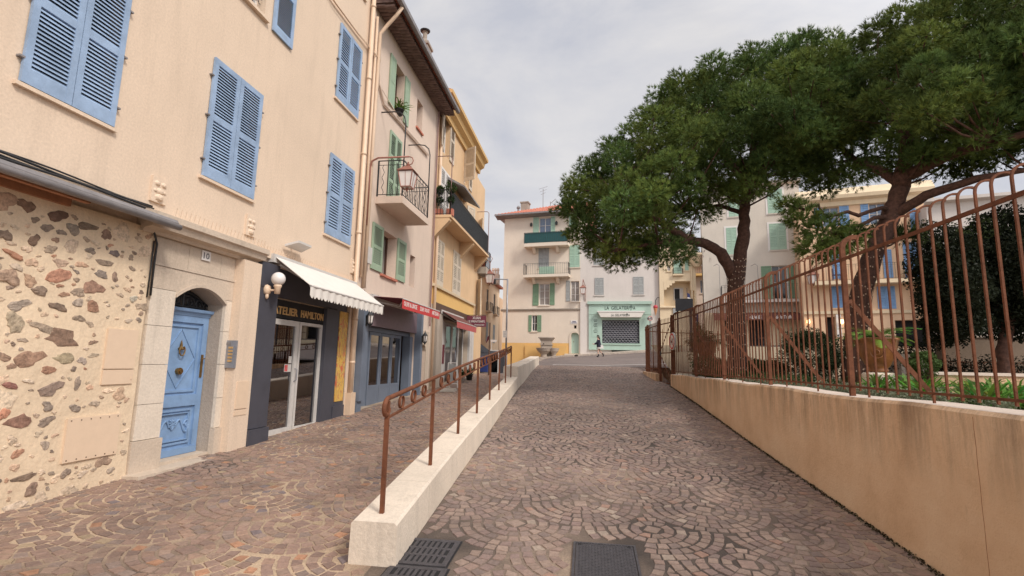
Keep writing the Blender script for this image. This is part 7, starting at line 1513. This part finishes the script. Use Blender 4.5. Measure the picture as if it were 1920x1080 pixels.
for i,(px,py,Y,r,lb) in enumerate(((1330,690,15.2,.5,'low dark shrub at the foot of the far pot, left'),(1408,690,15.0,.45,'low shrub right of the forked pine trunk'),(1345,690,16.6,.40,'dark shrub nearest the gate inside the fence'),(1450,690,14,.36,'low hedge plant between the trunk and the round shrub'))):
    c=at(px,py,Y); shrub('shrub',lb,(c[0],c[1],-.05),r,3500,.022,C(70,90,48,.8)[:3],sz=.65,group='low shrubs inside the fence')
# tall thin yellow-green shrub near gate
c=at(1316,640,17.5); shrub('shrub','tall narrow yellowish shrub climbing behind the blue notice',(c[0],c[1],.5),.45,3500,.02,C(110,110,50,.8)[:3],sz=2.0)
# dark hedge behind the pots
m=MB(); cols=[]; t=thing('hedge','long dark hedge along the back of the garden','hedge',(9,15.5,-.34))
for k in range(26):
    x=6.8+k*.36; leafball(m,cols,(x+random.gauss(0,.1),14.6+random.gauss(0,.2),.15+random.uniform(-.05,.2)),.62,1100,.03,C(36,44,30,.7)[:3],fill=.3)
m.build('foliage',M['leaf'],t,cols=cols)
# dark climber mass in front of apricot house ground floor
# glazed anduze pots
def anduze(label,c,s,plant):
    t=thing('glazed_pot',label,'plant pot',c,'amber glazed garden pots'); m=MB(); m.lathe(c,[(.24*s,0),(.26*s,.05*s),(.22*s,.10*s),(.30*s,.18*s),(.42*s,.42*s),(.50*s,.72*s),(.53*s,.88*s),(.56*s,.90*s),(.58*s,.96*s),(.52*s,.97*s),(.48*s,.90*s)],28); m.build('bowl',M['glaze'],t,smooth=True)
    m=MB(); cx,cy,cz=c; d=Vector((-cx,-cy,0)).normalized(); sd=Vector((-d.y,d.x,0)); o=Vector(c)+d*(.455*s)+Vector((0,0,.55*s))
    m.tube([tuple(o+sd*.15*s*math.cos(a)+Vector((0,0,.17*s*math.sin(a)))-d*.02*math.cos(a)**2) for a in np.linspace(0,2*math.pi,18)],.018*s,6); m.tube([tuple(o+sd*.06*s*math.cos(a)+Vector((0,0,.07*s*math.sin(a)))+d*.01) for a in np.linspace(0,2*math.pi,10)],.018*s,5); m.build('medallion',M['glaze'],t)
    m=MB(); m.lathe((cx,cy,cz+.9*s),[(.46*s,0),(.0,.02)],16); m.build('soil',M['soil'],t)
    return t
c=at(1648,706,9.3); anduze('big amber glazed pot with a medallion, holding the cycad',(c[0],c[1],-.03),.57,None)
t=thing('pedestal','pale round stone pedestal under the big amber pot','pedestal',(c[0],c[1],-.34)); m=MB(); m.lathe((c[0],c[1],-.34),[(.24,0),(.24,.27),(.21,.30)],20); m.build('block',M['pale_stone'],t)
def cycad(name,label,c,n,ll,col,cat='cycad'):
    t=thing(name,label,cat,c); m=MB(); cols=[]
    for i in range(n):
        a=2*math.pi*i/n*2.4; e=random.uniform(.15,.75); L_=ll*random.uniform(.8,1.1); x,y,z=c; pr=[]
        for j in range(9): pr.append(Vector((x,y,z))); s_=L_/8; x+=math.cos(a)*math.cos(e)*s_; y+=math.sin(a)*math.cos(e)*s_; z+=math.sin(e)*s_; e-=.13
        sd=Vector((-math.sin(a),math.cos(a),0)); cc=tuple(q*random.uniform(.7,1.3) for q in col[:3])+(1,)
        for j in range(8):
            for f in (0,.33,.66):
                p=pr[j].lerp(pr[j+1],f); fw=(pr[j+1]-pr[j]).normalized(); w=.14*ll/.6*math.sin(math.pi*min(1,(j+f+1.2)/9.5))**.6
                for s1 in(-1,1):
                    k=len(m.v); q=p+sd*s1*w+fw*w*.6+Vector((0,0,.02)); m.v+=[tuple(p-fw*.008),tuple(p+fw*.012),tuple(q)]; m.f.append((k,k+1,k+2)); cols.append(cc)
    m.build('fronds',M['leaf'],t,cols=cols); m=MB(); m.lathe((c[0],c[1],c[2]-.1),[(.08,0),(.09,.08),(.03,.14)],10); m.build('crown_base',M['bark'],t); return t
cycad('cycad','bright green cycad spreading from the big amber pot',(c[0],c[1],.50),24,.60,C(120,160,60,.8))
c=at(1325,672,17.2); anduze('far amber glazed pot holding a small palm, just inside the gate',(c[0],c[1],.18),.62,None); t=thing('pedestal','stone pedestal under the far amber pot','pedestal',(c[0],c[1],-.34)); m=MB(); m.lathe((c[0],c[1],-.34),[(.26,0),(.26,.48),(.22,.515)],20); m.build('block',M['pale_stone'],t)
cycad('palm','small palm with arching fronds in the far amber pot',(c[0],c[1],.76),30,.95,C(76,98,50,.8),'palm')
# strap leaved clumps
AG='strap leaved clumps along the garden edge'
random.seed(5); k=0
pos=[(3.45+random.uniform(-.1,.5)+.22*max(0,(y-5)),y) for y in np.arange(3.3,9.6,.30)]+[(4.3+random.uniform(-.2,.6)+.22*max(0,(y-5)),y+.1) for y in np.arange(3.8,10.4,.42)]
for i,(x,y) in enumerate(pos):
    t=thing('strap_leaf_clump','clump of bright green strap leaves in the bed behind the fence','plant',(x,y,-.34),AG); m=MB(); cols=[]; strap(m,cols,(x,y,-.34),48,.46,C(104,150,50,.75),.75,.07,.017); m.build('leaves',M['leaf'],t,cols=cols)
random.seed(6); m=MB(); cols=[]
for i in range(95):
    y=random.uniform(3.2,12); x=3.12+abs(random.gauss(0,.15))+.06; leafball(m,cols,(x,y,-.27),random.uniform(.05,.12),130,.014,C(132,140,112,.8)[:3],fill=.2)
tag(m.build('silver_ground_cover',M['leaf'],loc=(0,0,0),cols=cols),'silvery low ground cover between the fence foot and the strap leaves','ground cover',kind='stuff')
m=MB(); cols=[]
for i in range(140):
    y=random.uniform(10,18); x=3.3+random.uniform(0,1.4); leafball(m,cols,(x,y,-.25),random.uniform(.08,.18),110,.02,C(64,88,44,.8)[:3],fill=.2)
tag(m.build('bed_planting',M['leaf'],loc=(0,0,0),cols=cols),'low green planting in the bed toward the gate','ground cover',kind='stuff')
# inner garden walls and railings
a=onY(1752,700,9.6); t=thing('inner_garden_wall','low apricot wall with a pale coping crossing the right of the garden','low wall',(a.x+2,9.6,-.34)); zt=onY(1760,697,9.6).z; m=MB(); m.box(a.x,a.x+5,9.6,9.85,-.34,zt-.05); m.build('masonry',M['ret'],t); m=MB(); m.box(a.x-.03,a.x+5.03,9.57,9.88,zt-.05,zt); m.build('coping',M['ledge'],t)
a=onY(1728,655,12.5); b=onY(1700,700,12.5); t=thing('back_wall','plain brown beige wall behind the dark tree','wall',(11,13.2,-.34)); q=onY(1765,632,13.5); m=MB(); m.box(q.x,q.x+7,13.5,13.75,-.34,q.z); m.build('masonry',M['umber'],t); m=MB(); m.box(q.x-.03,q.x+7.03,13.46,13.79,q.z,q.z+.06); m.build('coping',M['ledge'],t)
q=onY(1765,630,13.5)
t=thing('wall_railing','iron railing standing on the beige wall behind the dark tree','railing',(q.x+3.5,13.6,q.z)); railing(Fr(q.x,13.6,1,0,0,-1),[(0,0),(7,0)],q.z+.06,q.z+.6,'black',t,step=.14)
t=thing('garden_railing','low iron railing crossing the garden behind the pots','railing',(7,13,-.34)); railing(Fr(4.2,12.9,1,0,0,-1),[(0,0),(8,0)],-.34,.22,'rust',t,step=.13)
q=onY(1700,655,12.0); t=thing('stone_block','plain grey concrete block behind the amber pot','block',(q.x,12,-.34)); a=onY(1690,690,12).x; b=onY(1746,690,12).x; m=MB(); m.hexa([(a,12,-.34),(b,12,-.34),(b,12.6,-.34),(a,12.6,-.34),(a,12,onY(1700,664,12).z),(b-.15,12,onY(1700,664,12).z),(b-.15,12.6,onY(1700,664,12).z),(a,12.6,onY(1700,664,12).z)]); m.build('block',M['concrete'],t)
t=thing('hedge','low black green hedge in front of the back wall under the dark tree','hedge',(9.6,12.1,-.34)); m=MB(); cols=[]; random.seed(12)
for k in range(22): leafball(m,cols,(6.6+k*.33+random.gauss(0,.06),12.3+random.gauss(0,.1),-.05+random.uniform(-.03,.08)),.36,700,.026,C(40,48,32,.6)[:3],fill=.3)
m.build('foliage',M['leaf'],t,cols=cols)
# cafe tables under the brown awning
for i,(px,lb) in enumerate(((1352,'small cafe table left of the forked trunk, by the dark doorway'),(1432,'small cafe table right of the forked trunk under the brown awning'))):
    p=HF.pt((HF.px(px,650,2.5)[0],2.5,0)); z=zP(p[1],p[0]); t=thing('cafe_table',lb,'table',(p[0],p[1],z),'cafe tables under the brown awning'); m=MB(); m.lathe((p[0],p[1],z+.72),[(.35,0),(.35,.03)],14); m.build('tabletop',M['dwood'],t); m=MB(); m.lathe((p[0],p[1],z),[(.22,0),(.03,.05),(.03,.72)],8); m.build('pedestal',M['black'],t)
# ================================================================ sky, sun, exposure

w=bpy.data.worlds.new('World'); SC.world=w; w.use_nodes=True; nt=w.node_tree; nt.nodes.clear()
out=nt.nodes.new('ShaderNodeOutputWorld'); bg=nt.nodes.new('ShaderNodeBackground'); sky=nt.nodes.new('ShaderNodeTexSky'); sky.sky_type='NISHITA'; sky.sun_disc=False
SUN_EL,SUN_AZ=rad(42),rad(130)   # azimuth clockwise from +Y
sky.sun_elevation=SUN_EL; sky.sun_rotation=SUN_AZ; bg.inputs[1].default_value=.113
tc=nt.nodes.new('ShaderNodeTexCoord'); mp=nt.nodes.new('ShaderNodeMapping'); mp.inputs['Scale'].default_value=(1,1,2.2)
n1=nt.nodes.new('ShaderNodeTexNoise'); n1.inputs['Scale'].default_value=2.6; n1.inputs['Detail'].default_value=9; n1.inputs['Roughness'].default_value=.58; n1.inputs['Distortion'].default_value=.4
nt.links.new(tc.outputs['Generated'],mp.inputs[0]); nt.links.new(mp.outputs[0],n1.inputs['Vector'])
rp=nt.nodes.new('ShaderNodeValToRGB'); e=rp.color_ramp.elements; e[0].position=.34; e[0].color=(4.5,4.6,5.1,1); e[1].position=.60; e[1].color=(6.1,5.95,5.95,1); x=e.new(.46); x.color=(5.3,5.28,5.55,1)
nt.links.new(n1.outputs[0],rp.inputs[0])
mx=nt.nodes.new('ShaderNodeMix'); mx.data_type='RGBA'; mx.inputs[0].default_value=.93; nt.links.new(sky.outputs[0],mx.inputs[6]); 
dp_=nt.nodes.new('ShaderNodeVectorMath'); dp_.operation='DOT_PRODUCT'; dp_.inputs[1].default_value=(math.sin(SUN_AZ)*math.cos(SUN_EL),math.cos(SUN_AZ)*math.cos(SUN_EL),math.sin(SUN_EL)); nt.links.new(tc.outputs['Generated'],dp_.inputs[0])
mr=nt.nodes.new('ShaderNodeMapRange'); mr.inputs[1].default_value=.1; mr.inputs[2].default_value=1; mr.inputs[3].default_value=1; mr.inputs[4].default_value=2.3; nt.links.new(dp_.outputs['Value'],mr.inputs[0])
ml=nt.nodes.new('ShaderNodeVectorMath'); ml.operation='SCALE'; nt.links.new(rp.outputs[0],ml.inputs[0]); nt.links.new(mr.outputs[0],ml.inputs['Scale']); nt.links.new(ml.outputs[0],mx.inputs[7])
nt.links.new(mx.outputs[2],bg.inputs[0]); nt.links.new(bg.outputs[0],out.inputs[0])
sl=bpy.data.lights.new('sun','SUN'); sl.energy=2.3; sl.angle=rad(12); sl.color=(1,.93,.84); so=bpy.data.objects.new('sun',sl); COL.objects.link(so)
sd=Vector((math.sin(SUN_AZ)*math.cos(SUN_EL),math.cos(SUN_AZ)*math.cos(SUN_EL),math.sin(SUN_EL))); so.rotation_euler=sd.to_track_quat('Z','Y').to_euler()
vs=SC.view_settings; vs.view_transform='Standard'; vs.look='None'; vs.exposure=.2; vs.gamma=1; vs.use_curve_mapping=False
SC.cycles.max_bounces=6; SC.cycles.transparent_max_bounces=12
